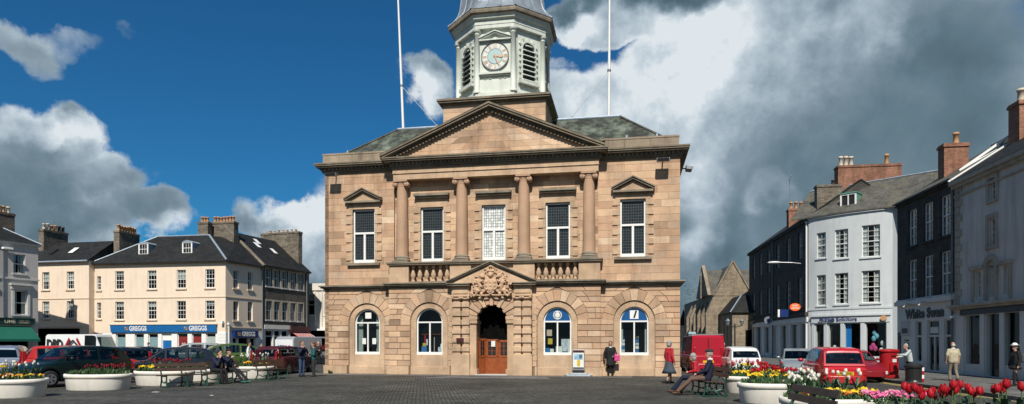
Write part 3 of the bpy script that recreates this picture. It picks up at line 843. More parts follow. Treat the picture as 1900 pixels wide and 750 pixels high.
# ------------------------------------------------------------------ clock tower
TY = 2.72
pd = MB()
hx = 2.56
for M, L, sd in ((T(CX-hx, TY-hx, 0), 2*hx, 61), (T(CX+hx, TY-hx, 0, R(90)), 2*hx, 62), (T(CX+hx, TY+hx, 0, R(180)), 2*hx, 63), (T(CX-hx, TY+hx, 0, R(-90)), 2*hx, 64)):
    pd.M = M; courses(pd, 0.0 if sd % 2 else .2, L-(0 if sd % 2 else .2), 10.8, 13.34, .36, .95, 0, .2, (), (), .010, sd)
pd.M = I4; pd.box(CX-hx+.02, CX+hx-.02, TY-hx+.02, TY+hx-.02, 10.8, 13.3)
pd.build('tower_pedestal', m_block, TH)
pc = MB()
for p, z0_, z1_ in ((.08, 13.34, 13.42), (.22, 13.421, 13.5), (.27, 13.501, 13.6)): pc.box(CX-hx-p, CX+hx+p, TY-hx-p, TY+hx+p, z0_, z1_)
pc.build('pedestal_cornice', m_weatherd, TH)
AP = 2.18; A0 = R(22.5)
def octp(mb, prof, ap0=0):             # prof: (apothem, z)
    mb.lathe([(a_/math.cos(PI/8), z) for a_, z in prof], CX, TY, 8, a0=A0)
bf = MB(); octp(bf, [(AP+.16, 13.6), (AP+.16, 13.95), (AP, 13.96), (AP, 17.2)]); bf.build('belfry', m_tower, TH)
bc = MB(); octp(bc, [(AP+.18, 17.12), (AP+.18, 17.3), (AP+.2, 17.301), (AP+.2, 17.5), (AP+.32, 17.56), (AP+.34, 17.66), (AP+.36, 17.662), (AP+.40, 17.72)]); bc.build('belfry_entablature', m_tower, TH)
bc = MB(); octp(bc, [(AP+.42, 17.72), (AP+.50, 17.78), (AP+.52, 17.88), (AP+.52, 17.96), (AP+.3, 17.97)]); bc.build('belfry_cornice', m_weather, TH)
cs_ = MB(); cs_.smooth = True
cs_.lathe([(.2,13.96),(.2,14.03),(.175,14.06),(.165,14.1),(.145,14.12),(.142,15),(.128,16.86),(.14,16.87),(.14,16.9),(.13,16.91),(.17,16.98),(.2,17.0),(.2,17.1)], n=16)
cme = cs_.mesh('belfry_column', m_tower)
for i in range(8):
    a = A0 + i*PI/4; r_ = (AP+.03)/math.cos(PI/8)
    o = bpy.data.objects.new('belfry_column', cme); C.objects.link(o); o.parent = TH
    o.location = (CX+r_*math.cos(a), TY+r_*math.sin(a), 0)
# louvred openings on the diagonal faces, clock dials on the square ones
fw = 2*AP*math.tan(PI/8)
m_gold = mat('gilt', (.55, .34, .18), .45, .1, metal=.2); m_dial = mat('dial_face', (.62, .66, .62), .5, .08); m_dialb = mat('dial_centre', (.40, .53, .52), .5, .06)
for i in range(8):
    a = i*PI/4
    M = T(CX, TY) @ Matrix.Rotation(a, 4, 'Z') @ T(0, -AP, 0)
    if i % 2:
        lv = MB(M)
        lv.prism([(.38, 14.62)] + arcpts(0, 16.2, .38, 14) + [(-.38, 14.62)], -.012, .05)
        o = lv.build('louvre', m_black, TH)
        lv = MB(M)
        n = 8
        for q in range(n):
            z = 14.72 + q*.245; hw = .38 if z < 16.2 else max(.05, halfw(z+.1, 16.2, .38))
            lv.prismx([(-.012, z-.02), (-.15, z-.10), (-.17, z-.07), (-.012, z+.05)], -hw, hw)
        lv.build('slat', m_tower, o)
        fr_ = MB(M)
        ring(fr_, 0, 16.2, .38, .46, -.10, 0, 14)
        fr_.box(-.46, -.38, -.10, 0, 14.62, 16.2); fr_.box(.38, .46, -.10, 0, 14.62, 16.2)
        for q in range(6):
            for s_ in (-1, 1): fr_.box(min(s_*.46, s_*.56), max(s_*.46, s_*.56), -.09, 0, 14.7+q*.29, 14.82+q*.29)
        for q in range(1, 6):
            b_ = PI*q/6; fr_.M = M @ Matrix.Translation((.53*math.cos(b_), 0, 16.2+.53*math.sin(b_))) @ Matrix.Rotation(PI/2-b_, 4, 'Y'); fr_.box(-.06, .06, -.09, 0, -.07, .09)
        fr_.M = M
        fr_.box(-.62, .62, -.2, 0, 14.45, 14.6)
        for q in range(5): fr_.tube([(-.5+q*.25-.12, -.03, 14.4), (-.5+q*.25, -.03, 14.3), (-.5+q*.25+.12, -.03, 14.4)], .02, 5)
        fr_.build('louvre_frame', m_tower, o)
    else:
        pn = MB(M)
        for t0, t1, y_ in ((0, .05, -.2), (.052, .11, -.15)):
            for s_ in (-1, 1): pn.prism([(s_*.80, 16.70-t1), (0, 17.02-t1), (0, 17.02-t0), (s_*.80, 16.70-t0)], y_, s_*.002)
        pn.box(-.80, .80, -.16, 0, 16.54, 16.6)
        pn.cut(); pn.box(-.80, .80, -.18, 0, 14.86, 14.95); pn.box(-.74, .74, -.1, 0, 14.8, 14.859)
        for q in range(5): pn.tube([(-.5+q*.25-.12, -.02, 14.72), (-.5+q*.25, -.02, 14.66 if q != 2 else 14.76), (-.5+q*.25+.12, -.02, 14.72)], .018, 5)
        pn.pieces('clock_panel', m_tower, TH)
        dz = 15.76
        cl = MB(M @ Matrix.Translation((0, -.03, dz)) @ Matrix.Rotation(R(90), 4, 'X'))
        cl.lathe([(.70, -.03), (.70, .02), (.68, .02)], n=40)
        dial = cl.build('clock_face', m_dial, TH)
        cl = MB(cl.M); cl.lathe([(.705, 0), (.705, .05), (.675, .05), (.675, .021)], n=40, cap=False); [cl.lathe([(.018,.022),(.018,.03)], .64*math.cos(PI*k_/30), .64*math.sin(PI*k_/30), 4) for k_ in range(60)]
        cl.lathe([(.385, .022), (.385, .032), (.37, .032), (.37, .022)], n=40, cap=False); cl.build('dial_ring', m_black, dial)
        cl = MB(cl.M); cl.lathe([(.37, .021), (.37, .026)], n=40); cl.build('dial_centre', m_dialb, dial)
        hm = MB(); B_ = M @ Matrix.Translation((0, -.055, dz))
        for q in range(12):
            aa = q*PI/6; hm.M = B_ @ Matrix.Rotation(aa, 4, 'Y')
            k_ = (3,1,2,3,2,1,2,3,3,2,1,2)[q]
            for e_ in range(k_): hm.box((e_-(k_-1)/2)*.06-.014, (e_-(k_-1)/2)*.06+.014, -.008, .0, .43, .62)
        hm.build('numeral', m_gold, dial)
        hm = MB(B_ @ Matrix.Rotation(R(4+90), 4, 'Y')); hm.prism([(-.025,-.08),(.025,-.08),(.03,.2),(.07,.28),(0,.42),(-.07,.28),(-.03,.2)], -.03, -.02); hm.build('hour_hand', m_gold, dial)
        hm = MB(B_ @ Matrix.Rotation(R(157), 4, 'Y')); hm.prism([(-.02,-.12),(.02,-.12),(.028,.3),(.0,.6),(-.028,.3)], -.045, -.035); hm.build('minute_hand', m_gold, dial)
# bell-shaped lead dome
dm = MB(); 
dprof = [(AP+.54,17.97),(AP+.50,18.02),(AP+.34,18.16),(AP+.18,18.34),(AP+.05,18.56),(AP-.04,18.85),(AP-.1,19.3),(AP-.16,19.8),(AP-.28,20.3),(AP-.5,20.85),(AP-.85,21.35),(AP-1.3,21.7),(AP-1.7,21.88),(.3,22.0)]
octp(dm, dprof)
dome = dm.build('dome', m_lead, TH)
rb_ = MB()
for i in range(8):
    a = A0+i*PI/4
    rb_.tube([(CX+(p/math.cos(PI/8))*math.cos(a), TY+(p/math.cos(PI/8))*math.sin(a), z) for p, z in dprof], .045, 6)
    for s_ in (-.33, .33):
        a2 = i*PI/4
        rb_.tube([(CX+p*math.cos(a2)-s_*p*math.tan(PI/8)*math.sin(a2), TY+p*math.sin(a2)+s_*p*math.tan(PI/8)*math.cos(a2), z) for p, z in dprof[:-2]], .03, 6)
rb_.build('lead_roll', m_lead, dome)
fn = MB(); fn.smooth = True; fn.lathe([(.32,21.95),(.3,22.5),(.4,22.55),(.38,22.62),(.12,22.9),(.09,23.0),(.2,23.15),(.2,23.3),(.05,23.45),(.02,24.6)], CX, TY, 16); fn.build('finial', m_lead, dome)

# flagpoles on the roof and floodlights under the cornice
for i, (px, pz, dx, lb) in enumerate(((3.02, 13.3, -.34, 'white flagpole with a thin stay on the roof left of the clock tower'), (14.28, 13.3, .05, 'white flagpole with a thin stay on the roof right of the clock tower'))):
    Mw = T(-9.57, 33.1, 0, R(-10.12))
    t = thing('flagpole', lb, 'flagpole', tuple(Mw @ Vector((px, 3.3, pz))), R(-10.12), 'flagpoles on the town hall roof')
    mb = MB(); mb.smooth = True; mb.tube([(0,0,0), (dx*.3,0,2.5), (dx,0,8.2)], [.075,.07,.045], 10); mb.ell((dx,0,8.25), (.09,.09,.08)); mb.build('pole', m_white, t)
    s_ = 1 if i == 0 else -1
    MB().lathe([(.085,0),(.1,.02),(.1,.1),(.085,.12)], dx*.3, 0, 12, z0=2.45).build('collar', m_steel, t)
    mb = MB(); mb.tube([(dx*.3,0,2.5), (s_*1.95,0,.15)], .014, 6); mb.build('stay_cable', m_greyt, t)
    MB().box(s_*1.95-.06, s_*1.95+.06, -.1, .1, 0.02, .22).build('anchor', m_steel, t)
for (fx, fy, fz, rz, lb) in ((.62, -.55, 10.02, 0, 'floodlight under the cornice at the left corner of the town hall front'), (16.85, -.5, 9.98, 0, 'floodlight under the cornice at the right end of the town hall front'), (W+.5, 1.2, 9.95, R(90), 'floodlight sticking out from the right side wall of the town hall')):
    t = thing('floodlight', lb, 'floodlight', tuple(T(-9.57, 33.1, 0, R(-10.12)) @ Vector((fx, fy, fz))), R(-10.12)+rz, 'floodlights on the town hall')
    mb = MB(); mb.prismx([(-.16,.03),(.14,.1),(.14,-.08),(-.12,-.12)], -.3, .3); mb.build('housing', m_steel, t, bevel=.01)
    MB().prismx([(-.165,.02),(-.125,-.115),(-.14,-.115),(-.18,.02)], -.26, .26).build('lens', m_black, t)
    MB().tube([(0,.12,0),(0,.55,.02)], .03, 6).build('bracket', m_steel, t)
# ------------------------------------------------------------------ ordinary houses
def facade(mb, M, L, z0, z1, rects, d=.22, x0=0.0):
    mb.M = M
    xs = sorted({x0, L} | {r[0] for r in rects} | {r[1] for r in rects}); zs = sorted({z0, z1} | {r[2] for r in rects} | {r[3] for r in rects})
    for i in range(len(xs)-1):
        for k in range(len(zs)-1):
            xm, zm = (xs[i]+xs[i+1])/2, (zs[k]+zs[k+1])/2
            if any(r[0] < xm < r[1] and r[2] < zm < r[3] for r in rects): continue
            mb.quad((xs[i],0,zs[k]), (xs[i+1],0,zs[k]), (xs[i+1],0,zs[k+1]), (xs[i],0,zs[k+1]))
    for a, b, c, e in [r[:4] for r in rects]:
        mb.quad((a,0,c),(a,d,c),(a,d,e),(a,0,e)); mb.quad((b,0,c),(b,0,e),(b,d,e),(b,d,c))
        mb.quad((a,0,e),(a,d,e),(b,d,e),(b,0,e)); mb.quad((a,0,c),(b,0,c),(b,d,c),(a,d,c))
    mb.M = I4
def sash(parent, M, xa, xb, za, zb, cols=3, rows=2, d=.12, sill=None, blind=0, curtain=False, frame=m_white, zm=None, pane=None):
    w = MB(M); fw_ = .055; y0, y1 = d, d+.07
    w.box(xa, xa+fw_, y0, y1, za, zb); w.box(xb-fw_, xb, y0, y1, za, zb)
    w.box(xa+fw_, xb-fw_, y0, y1, zb-fw_, zb); w.box(xa+fw_, xb-fw_, y0-.01, y1, za, za+.08)
    zm = zm or (za+zb)/2
    w.box(xa+fw_, xb-fw_, y0-.005, y1, zm-.03, zm+.03)
    bw = .022
    for i in range(1, cols):
        x = xa + (xb-xa)*i/cols
        w.box(x-bw/2, x+bw/2, y0+.012, y1-.01, za+.08, zm-.03); w.box(x-bw/2, x+bw/2, y0+.012, y1-.01, zm+.03, zb-fw_)
    for lo, hi in ((za+.08, zm), (zm, zb-fw_)):
        for k in range(1, rows):
            z = lo + (hi-lo)*k/rows
            w.box(xa+fw_, xb-fw_, y0+.014, y1-.012, z-bw/2, z+bw/2)
    o = w.build('window', frame, parent)
    MB(M).quad((xa, d+.045, za), (xb, d+.045, za), (xb, d+.045, zb), (xa, d+.045, zb)).build('pane', pane or m_glass, o)
    if sill: 
        MB(M).box(xa-.12, xb+.12, -.10, d, za-.13, za-.002).build('sill', sill, o)
    if blind: MB(M).box(xa+.03, xb-.03, d+.12, d+.13, zb-(zb-za)*blind, zb).build('blind', m_curtain, o)
    if curtain:
        c = MB(M)
        for s_ in (0, 1):
            x0 = xa+.03 if s_ == 0 else xb-.03-(xb-xa)*.3
            for q in range(6):
                p0 = x0+(xb-xa)*.05*q; c.quad((p0, d+.12+.03*(q%2), za), (p0+(xb-xa)*.05, d+.12+.03*((q+1)%2), za), (p0+(xb-xa)*.05, d+.12+.03*((q+1)%2), zb), (p0, d+.12+.03*(q%2), zb))
        c.build('curtain', m_curtain, o)
    return o
def chimney(parent, x0, x1, y0, y1, zb, zt, m, pots, pm=(), ph=.5, pr=.13, M=None):
    c = MB(M); c.box(x0, x1, y0, y1, zb, zt-.22); c.box(x0-.06, x1+.06, y0-.06, y1+.06, zt-.22, zt-.08); c.box(x0-.02, x1+.02, y0-.02, y1+.02, zt-.081, zt)
    parent = parent.parent or parent
    o = c.build('chimney', m, parent)
    for i, (px, py) in enumerate(pots):
        m_ = (pm or (m_pot,))[i % len(pm or (1,))]
        k = MB(M); k.smooth = True; h = ph*(.85+.3*rnd.random())
        k.lathe([(pr*1.05,0),(pr,.06),(pr*.85,h*.8),(pr*1.08,h*.82),(pr*1.05,h),(pr*.7,h),(pr*.65,h-.1)], px, py, 10, z0=zt)
        k.build('chimney_pot', m_, o)
    return o
def along(x0, x1, y0, y1, n):
    return [(x0+(x1-x0)*(i+.5)/n, y0+(y1-y0)*(i+.5)/n) for i in range(n)]
def pipe(parent, M, x, z0, z1, m=m_pipe, r=.05):
    p = MB(M); p.tube([(x, -.09, z0), (x, -.09, z1)], r, 8); p.box(x-.12, x+.12, -.2, 0, z1, z1+.18); p.build('drainpipe', m, parent)

# --- 1. grey rendered shop at the left edge
B = thing('grey_shop_building', 'grey rendered corner shop building with a green awning and a tall stone chimney', 'building', (-47.34, 47.02, 0), R(66.2))
wl = MB(); wr = [(10.0, 10.95, 7.6, 9.28), (10.06, 11.1, 4.0, 6.1), (7.0, 7.95, 7.6, 9.28), (7.06, 8.1, 4.0, 6.1), (4.0, 4.95, 7.6, 9.28), (4.06, 5.1, 4.0, 6.1), (1.0, 11.2, .5, 2.9)]
facade(wl, I4, 12, -.3, 10.2, wr)
facade(wl, T(12, 0, 0, R(90)), 8, -.3, 10.2, []); facade(wl, T(12, 8, 0, R(180)), 12, -.3, 10.2, []); facade(wl, T(0, 8, 0, R(-90)), 8, -.3, 10.2, [])
wl.build('wall', m_greyr, B)
inner(B, I4, 12, 10, .6)
for i, r in enumerate(wr[:-1]): sash(B, I4, *r, 1 if i % 2 else 2, 1, .14, m_greyt, curtain=True)
tr = MB()
tr.box(-.05, 12.06, -.09, .0, 7.06, 7.2)
tr.box(-.15, 12.2, -.22, 8.2, 10.2, 10.32); tr.box(-.1, 12.12, -.12, 8.12, 10.1, 10.2)
for x in (10.06, 7.06, 4.06):
    tr.box(x-.2, x, -.08, 0, 3.9, 6.2); tr.box(x+1.04, x+1.24, -.08, 0, 3.9, 6.2)
    tr.box(x-.28, x+1.32, -.12, 0, 6.2, 6.55); tr.box(x-.36, x+1.40, -.3, 0, 6.55, 6.68)
tr.build('string_course', m_greyt, B)
rf = MB(); rf.add([(-.2,-.25,10.3),(12.2,-.25,10.3),(12.2,8.2,10.3),(-.2,8.2,10.3),(3.5,4,12.9),(8.4,4,12.9)], [(0,1,5,4),(1,2,5),(2,3,4,5),(3,0,4),(0,3,2,1)])
rf1 = rf.build('roof', m_slate, B)
MB().tube([(12.2,-.25,10.33),(8.4,4,12.95)], .06, 6).build('hip_roll', m_leadroll, rf1)
chimney(rf1, 9.9, 11.15, 1.9, 2.9, 10.6, 13.1, m_rubbledk, [(10.15,2.4),(10.5,2.4),(10.9,2.4)], (m_potpale, m_pot), .7, .16)
sg = MB(); sg.box(.6, 11.6, -.22, 0, 3.12, 3.62); sg.box(.55, 11.65, -.28, 0, 3.62, 3.7)
o = sg.build('fascia_sign', m_dgreen, B)
m_cream2 = mat('cream_lettering', (.6, .58, .45), .6, .03)
text('UME', .42, T(9.62, -.232, 3.37), m_cream2, o, 'sign_lettering', .006, .006, fit=.86)
for k in (0, 1): text(('CARDS GIFTS', 'STATIONERY')[k], .15, T(10.72, -.232, 3.46-.18*k), m_cream2, o, 'sign_lettering', .004, .0, fit=.85)
aw = MB(); aw.add([(1.0,-.05,3.0),(11.4,-.05,3.0),(11.4,-1.35,1.86),(1.0,-1.35,1.86),(1.0,-1.36,1.66),(11.4,-1.36,1.66),(11.4,-.05,2.98),(1.0,-.05,2.98),(1.0,-1.33,1.82),(11.4,-1.33,1.82)],
   [(0,1,2,3),(3,2,5,4),(7,8,9,6),(0,3,8,7),(1,6,9,2)])
aw.build('awning', m_green, B, recalc=False)
pipe(B, I4, 9.15, 3.8, 9.6)
MB().box(9.0, 9.75, -.5, -.1, 9.55, 9.72).build('security_lamp', m_white, B, bevel=.03)

# --- 2. narrower cream house set beside the bakery
B = thing('cream_house', 'narrow cream house with slate roof and rooflights between the grey shop and the bakery', 'house', (-50.62, 66.65, 0), R(-12)); B.scale = (1.042,)*3
wl = MB(); wr = [(2.57, 3.4, 6.66, 8.39), (5.45, 6.28, 6.66, 8.39), (2.57, 3.4, 3.83, 5.52), (5.45, 6.28, 3.83, 5.52), (.5, 6.95, .2, 2.86), (-1.0+1.2, 1.0, 6.66, 8.39)]
facade(wl, I4, 8, -.3, 9.4, wr)
facade(wl, T(8, 0, 0, R(90)), 6, -.3, 9.4, []); facade(wl, T(8, 6, 0, R(180)), 8, -.3, 9.4, []); facade(wl, T(0, 6, 0, R(-90)), 6, -.3, 9.4, [])
wl.build('wall', m_cream, B)
gb = MB(); gb.prismx([(0,9.4),(6,9.4),(3,11.55)], 7.75, 7.99); gb.cut(); gb.prismx([(0,9.4),(6,9.4),(3,11.55)], .01, .25); gb.pieces('gable', m_rubbledk, B)
inner(B, I4, 8, 9.3, .7)
for i, r in enumerate(wr[:4]): sash(B, I4, *r, 3, 2, .12, m_creamd, blind=.45 if i % 2 == 0 else .5)
tr = MB(); tr.box(-.02, 8.03, -.05, .0, 5.72, 5.8); tr.box(.3, 7.2, -.07, 0, 2.9, 3.05); tr.build('string_course', m_creamd, B)
rf = MB()
for y0, s_ in ((0, -1), (6, 1)):
    rf.add([(-.1, y0+s_*.25, 9.42),(8.12, y0+s_*.25, 9.42),(8.12, 3, 11.75),(-.1, 3, 11.75),(-.1, y0+s_*.25, 9.32),(8.12, y0+s_*.25, 9.32),(8.12, 3, 11.65),(-.1, 3, 11.65)], [(0,1,2,3),(4,7,6,5),(0,4,5,1),(1,5,6,2),(3,7,4,0)])
r2 = rf.build('roof', m_slate, B)
MB().tube([(0,-.28,9.36),(8.1,-.28,9.36)], .08, 8).build('gutter', m_leadroll, r2)
for x, m_ in ((2.2, m_leadroll), (4.6, m_white)):
    MB().add([(x,.9,10.36),(x+.55,.9,10.36),(x+.55,1.7,10.98),(x,1.7,10.98)], [(0,1,2,3)]).build('rooflight', m_ if x > 3 else m_black, r2)
chimney(r2, .35, .95, 1.6, 4.4, 10.2, 13.0, m_rubble, along(.65, .65, 1.7, 4.3, 6), (m_potpale, m_potpale, m_pot, m_pot, m_potdk, m_potdk), .6, .15)

# --- 3. cream corner building with the bakery
B3 = thing('bakery_building', 'large cream three-storey corner building with a blue bakery shopfront and two dormers', 'building', (-42.52, 65.604, 0), R(-10.12))
WF = 14.85; MS = T(WF, 0, 0, R(81.7)); LS = 5.25
colx = [2.6, 6.28, 9.55, 12.68]
wr = [(x, x+.98, 6.9, 8.74) for x in colx] + [(x, x+.98, 3.85, 5.66) for x in colx] + [(.48, .95, 6.85, 8.27), (.48, .95, 3.95, 5.6)]
shop = [(2.66,3.78,.75,2.46),(4.82,5.86,.75,2.46),(6.34,7.43,.75,2.46),(7.85,8.95,.15,2.44),(9.59,10.72,.75,2.5),(11.19,12.25,.75,2.5),(12.72,13.77,.75,2.5)]
wl = MB(); facade(wl, I4, WF, 2.52, 9.55, wr)
wrs = [(1.05,1.8,6.95,8.72),(3.09,3.8,6.95,8.78),(1.05,1.8,3.75,5.66),(3.09,3.8,3.75,5.72)]
facade(wl, MS, LS, 2.52, 9.55, wrs)
facade(wl, T(0, 6.5, 0, R(-90)), 6.5, -.3, 9.55, []); facade(wl, T(WF, 6.5, 0, R(180)), WF, -.3, 9.55, [])
wl.build('wall', m_cream, B3)
wl = MB(); facade(wl, I4, WF, -.3, 2.52, shop, .25); sdoor = [(.95, 1.6, .5, 2.05), (1.75, 3.2, .1, 2.1), (3.4, 4.2, .5, 2.05)]
facade(wl, MS, LS, -.3, 2.52, sdoor, .25)
for i in range(9):
    z = -.0+i*.29; wl.box(14.05, WF+.05, -.06, .0, z, z+.27); wl.M = MS; wl.box(-.05, .6, -.06, 0, z, z+.27); wl.M = I4
wl.build('shopfront_wall', m_white, B3)
inner(B3, I4, WF-1, 9.3, .9); inner(B3, MS, LS, 9.3, .75, x0=.9)
for i, r in enumerate(wr[:8]): sash(B3, I4, *r, 3, 2, .1, m_creamd, blind=(.2,.25,.45,.12,.25,.3,0,.2)[i])
for r in wr[8:]: sash(B3, I4, *r, 2, 2, .1, m_creamd)
for r in wrs: sash(B3, MS, *r, 1, 1, .14, m_creamd, curtain=True)
m_shopglass = mat('shop_blind_glass', (.38, .52, .55), .3, .08); m_redposter = mat('red_poster', (.42, .03, .03), .6, .1)
for i, r in enumerate(shop):
    w = MB()
    w.box(r[0], r[0]+.06, .12, .2, r[2], r[3]); w.box(r[1]-.06, r[1], .12, .2, r[2], r[3]); w.box(r[0]+.06, r[1]-.06, .12, .2, r[3]-.08, r[3]); w.box(r[0]+.06, r[1]-.06, .12, .2, r[2], r[2]+.06)
    if i == 3:
        w.box(r[0]+.06, r[1]-.06, .12, .2, 1.78, 1.86); w.box(r[0]+.06, r[1]-.06, .14, .18, 1.86, 2.36)
        o = w.build('shop_door', m_white, B3); MB().box(r[0]+.06, r[1]-.06, .13, .18, .21, 1.78).build('door_leaf', m_blue, o)
    else:
        o = w.build('shop_window', m_white, B3)
        MB().quad((r[0],.17,r[2]),(r[1],.17,r[2]),(r[1],.17,r[3]),(r[0],.17,r[3])).build('pane', m_glass, o)
        b_ = MB(); b_.box(r[0]+.06, r[1]-.06, .185, .195, r[2] if i < 3 else (.95 if i < 6 else .9), (2.1 if i < 3 else 2.15)); pm_ = m_shopglass if i < 3 else (m_redposter if i < 6 else m_poster)
        b_.build('shop_poster', pm_, o)
        if 3 < i < 6:
            text(('M', 'M')[i-4], .5, T((r[0]+r[1])/2, .176, 1.35), m_white, o, 'poster_lettering', .004, .02)
tr = MB(); tr.box(0, WF+.06, -.05, 0, 5.98, 6.07); tr.box(0, WF+.06, -.06, 0, 9.3, 9.55); tr.box(2.0, 14.0, -.12, 0, 3.32, 3.42)
tr.M = MS; tr.box(-.06, LS, -.05, 0, 5.98, 6.07); tr.box(-.06, LS, -.06, 0, 9.3, 9.55); tr.box(.3, LS, -.05, 0, 3.0, 3.1)
tr.build('string_course', m_creamd, B3)
fs = MB(); fs.prismx([(0,2.58),(-.16,2.58),(-.24,3.3),(0,3.3)], 2.2, 13.95); fo = fs.build('fascia_sign', m_blue, B3)
MB().box(2.15, 14.0, -.28, 0, 3.301, 3.33).build('fascia_cap', m_lblue, fo)
Mt = lambda x, z: Matrix.Translation((x, -.215, z)) @ Matrix.Rotation(R(6.3), 4, 'X')
m_sq = mat('sign_orange', (.55, .28, .08), .5, .05)
for x in (5.35, 12.0):
    text('GREGGS', .64, Mt(x, 2.94), m_white, fo, 'sign_lettering', .006, .02, fit=1.95)
    for a in (0, 1):
        for b in (0, 1):
            q = MB(Mt(x-1.42+.2*a, 2.86+.19*b)); q.box(-.08, .08, -.008, .02, -.075, .075); q.build('sign_square', m_sq if a != b else m_steel, fo)
fs = MB(MS); fs.box(.95, 4.3, -.3, 0, 2.05, 2.76); f2 = fs.build('awning', m_navy, B3)
text('GREGGS', .62, MS @ T(2.85, -.315, 2.4), m_white, f2, 'sign_lettering', .006, .018, fit=1.9)
for a in (0, 1):
    for b in (0, 1):
        q = MB(MS @ T(1.42+.22*a, -.31, 2.3+.2*b)); q.box(-.09, .09, -.008, .02, -.08, .08); q.build('sign_square', m_sq if a != b else m_steel, f2)
for i, r in enumerate(sdoor):
    w = MB(MS); w.box(r[0], r[0]+.07, .1, .2, r[2], r[3]); w.box(r[1]-.07, r[1], .1, .2, r[2], r[3]); w.box(r[0]+.07, r[1]-.07, .1, .2, r[3]-.08, r[3]); o = w.build('shop_window' if i != 1 else 'shop_door', m_white, B3)
    MB(MS).quad((r[0],.16,r[2]),(r[1],.16,r[2]),(r[1],.16,r[3]),(r[0],.16,r[3])).build('pane', m_glass, o)
# hipped roof
rf = MB()
E0, E1 = (-.05,-.3,9.56), (WF+.3,-.3,9.56)
sd = MS @ Vector((LS+.1, -.3, 9.56)); sd2 = MS @ Vector((LS+.1, 3.2, 12.6))
rf.add([E0, E1, tuple(sd), (10.9, 3.1, 12.62), (4.9, 3.1, 12.62), (-.05, 6.6, 9.56), tuple(sd2), (11.5, 9.5, 9.56)],
       [(0,1,3,4), (1,2,6,3), (0,4,5), (4,3,6,7,5), (0,5,7,2,1)])
r3 = rf.build('roof', m_slate, B3)
hr = MB(); hr.tube([Vector(E1)+Vector((0,0,.03)), (10.9,3.1,12.66)], .1, 6); hr.tube([Vector(E0)+Vector((0,0,.03)), (4.9,3.1,12.66)], .07, 6); hr.tube([(10.9,3.1,12.66),(4.9,3.1,12.66)], .07, 6); hr.build('hip_roll', m_leadroll, r3)
gt = MB(); gt.tube([(-.05,-.33,9.5),(WF+.33,-.33,9.5)], .08, 8); gt.M = MS; gt.tube([(0,-.33,9.5),(LS,-.33,9.5)], .08, 8); gt.build('gutter', m_black, r3)
ck = MS @ Vector((LS, 0, 0))
sk = MB(MS); sk.bar((LS-.05,-.3,9.66), (LS-.05,3.2,12.72), .3, .16); sk.build('skew_stone', m_weather, r3)
for x in (4.6, 9.55):
    d_ = MB(); y0 = .75; z0, z1 = 10.42, 11.55
    d_.box(x, x+.14, y0, y0+.12, z0, z1); d_.box(x+.98, x+1.12, y0, y0+.12, z0, z1); d_.box(x+.14, x+.98, y0, y0+.12, z0, z0+.12)
    top = [(x, z1)] + [(x+.56-.56*math.cos(PI*q/8), z1+.2*math.sin(PI*q/8)) for q in range(9)] + [(x+1.12, z1), (x+.98, z1-.02), (x+.14, z1-.02)]
    d_.prism(top[1:10] + [(x+.98, z1-.05), (x+.14, z1-.05)], y0, y0+.12)
    d_.box(x+.14, x+.98, y0+.03, y0+.09, 10.98, 11.03)
    for q in (1, 2): d_.box(x+.14+.28*q-.015, x+.14+.28*q+.015, y0+.04, y0+.08, z0+.12, z1-.02)
    o = d_.build('dormer', m_white, B3)
    MB().quad((x+.14, y0+.07, z0+.1), (x+.98, y0+.07, z0+.1), (x+.98, y0+.07, z1), (x+.14, y0+.07, z1)).build('pane', m_black, o)
    ch = MB(); ch.prismx([(y0+.12, z0), (y0+.12, z1), (2.1, z1)], x+.02, x+.07); ch.prismx([(y0+.12, z0), (y0+.12, z1), (2.1, z1)], x+1.05, x+1.10)
    ch.prism([(x-.04, z1), (x+.2, z1+.17), (x+.56, z1+.24), (x+.92, z1+.17), (x+1.16, z1)], y0-.02, 2.25); ch.build('dormer_roof', m_leadroll, o)
chimney(r3, 1.35, 2.0, 1.2, 4.0, 9.6, 13.1, m_rubble, along(1.67, 1.67, 1.3, 3.9, 7), (m_pot,), .65, .15)
cm = MB(); 
chimney(r3, 9.45, 10.6, 3.3, 4.0, 11, 14.1, m_rubble, along(9.55, 10.5, 3.65, 3.65, 3), (m_pot,), .55, .14)
chimney(r3, 10.2, 12.9, 4.3, 5.1, 10, 14.25, m_rubble, along(10.3, 12.8, 4.7, 4.7, 7), (m_pot,), .55, .15)
cc = MB(); cc.box(WF-.35, WF-.1, -.35, -.1, 3.4, 3.65); cc.tube([(WF-.25,-.2,3.5),(WF-.25,0,3.5)], .04, 6); cc.build('security_camera', m_white, B3)
pipe(B3, MS, LS-.1, 0, 9.2); pipe(B3, MS, .35, 0, 3.3, m_white)

# --- 4. dark stone building beyond the bakery
B4 = thing('dark_stone_building', 'dark rubble stone building with a steep slate roof between the bakery and the concrete block', 'building', (-26.24, 67.98, 0), R(71.6))
L4 = 8.0
xs = [.55, 1.85, 3.2, 4.58, 5.95]
wr = [(x, x+1.0, 7.55, 9.42) for x in xs] + [(x, x+.95, 3.98, 6.0) for x in xs]
sh4 = [(.5,1.7,.2,2.9),(1.9,2.9,.9,2.9),(3.1,4.2,.9,2.9),(4.6,7.6,.3,2.6)]
wl = MB(); facade(wl, I4, L4, 3.1, 9.7, wr); facade(wl, T(L4,0,0,R(90)), 8.5, -.3, 9.7, []); facade(wl, T(L4,8.5,0,R(180)), L4, -.3, 9.7, []); facade(wl, T(0,8.5,0,R(-90)), 8.5, -.3, 9.7, [])
wl.prismx([(0,9.7),(8.5,9.7),(4.2,13.3)], L4-.3, L4-.01); wl.prismx([(0,9.7),(8.5,9.7),(4.2,13.3)], .01, .3)
wl.build('wall', m_rubbledk, B4)
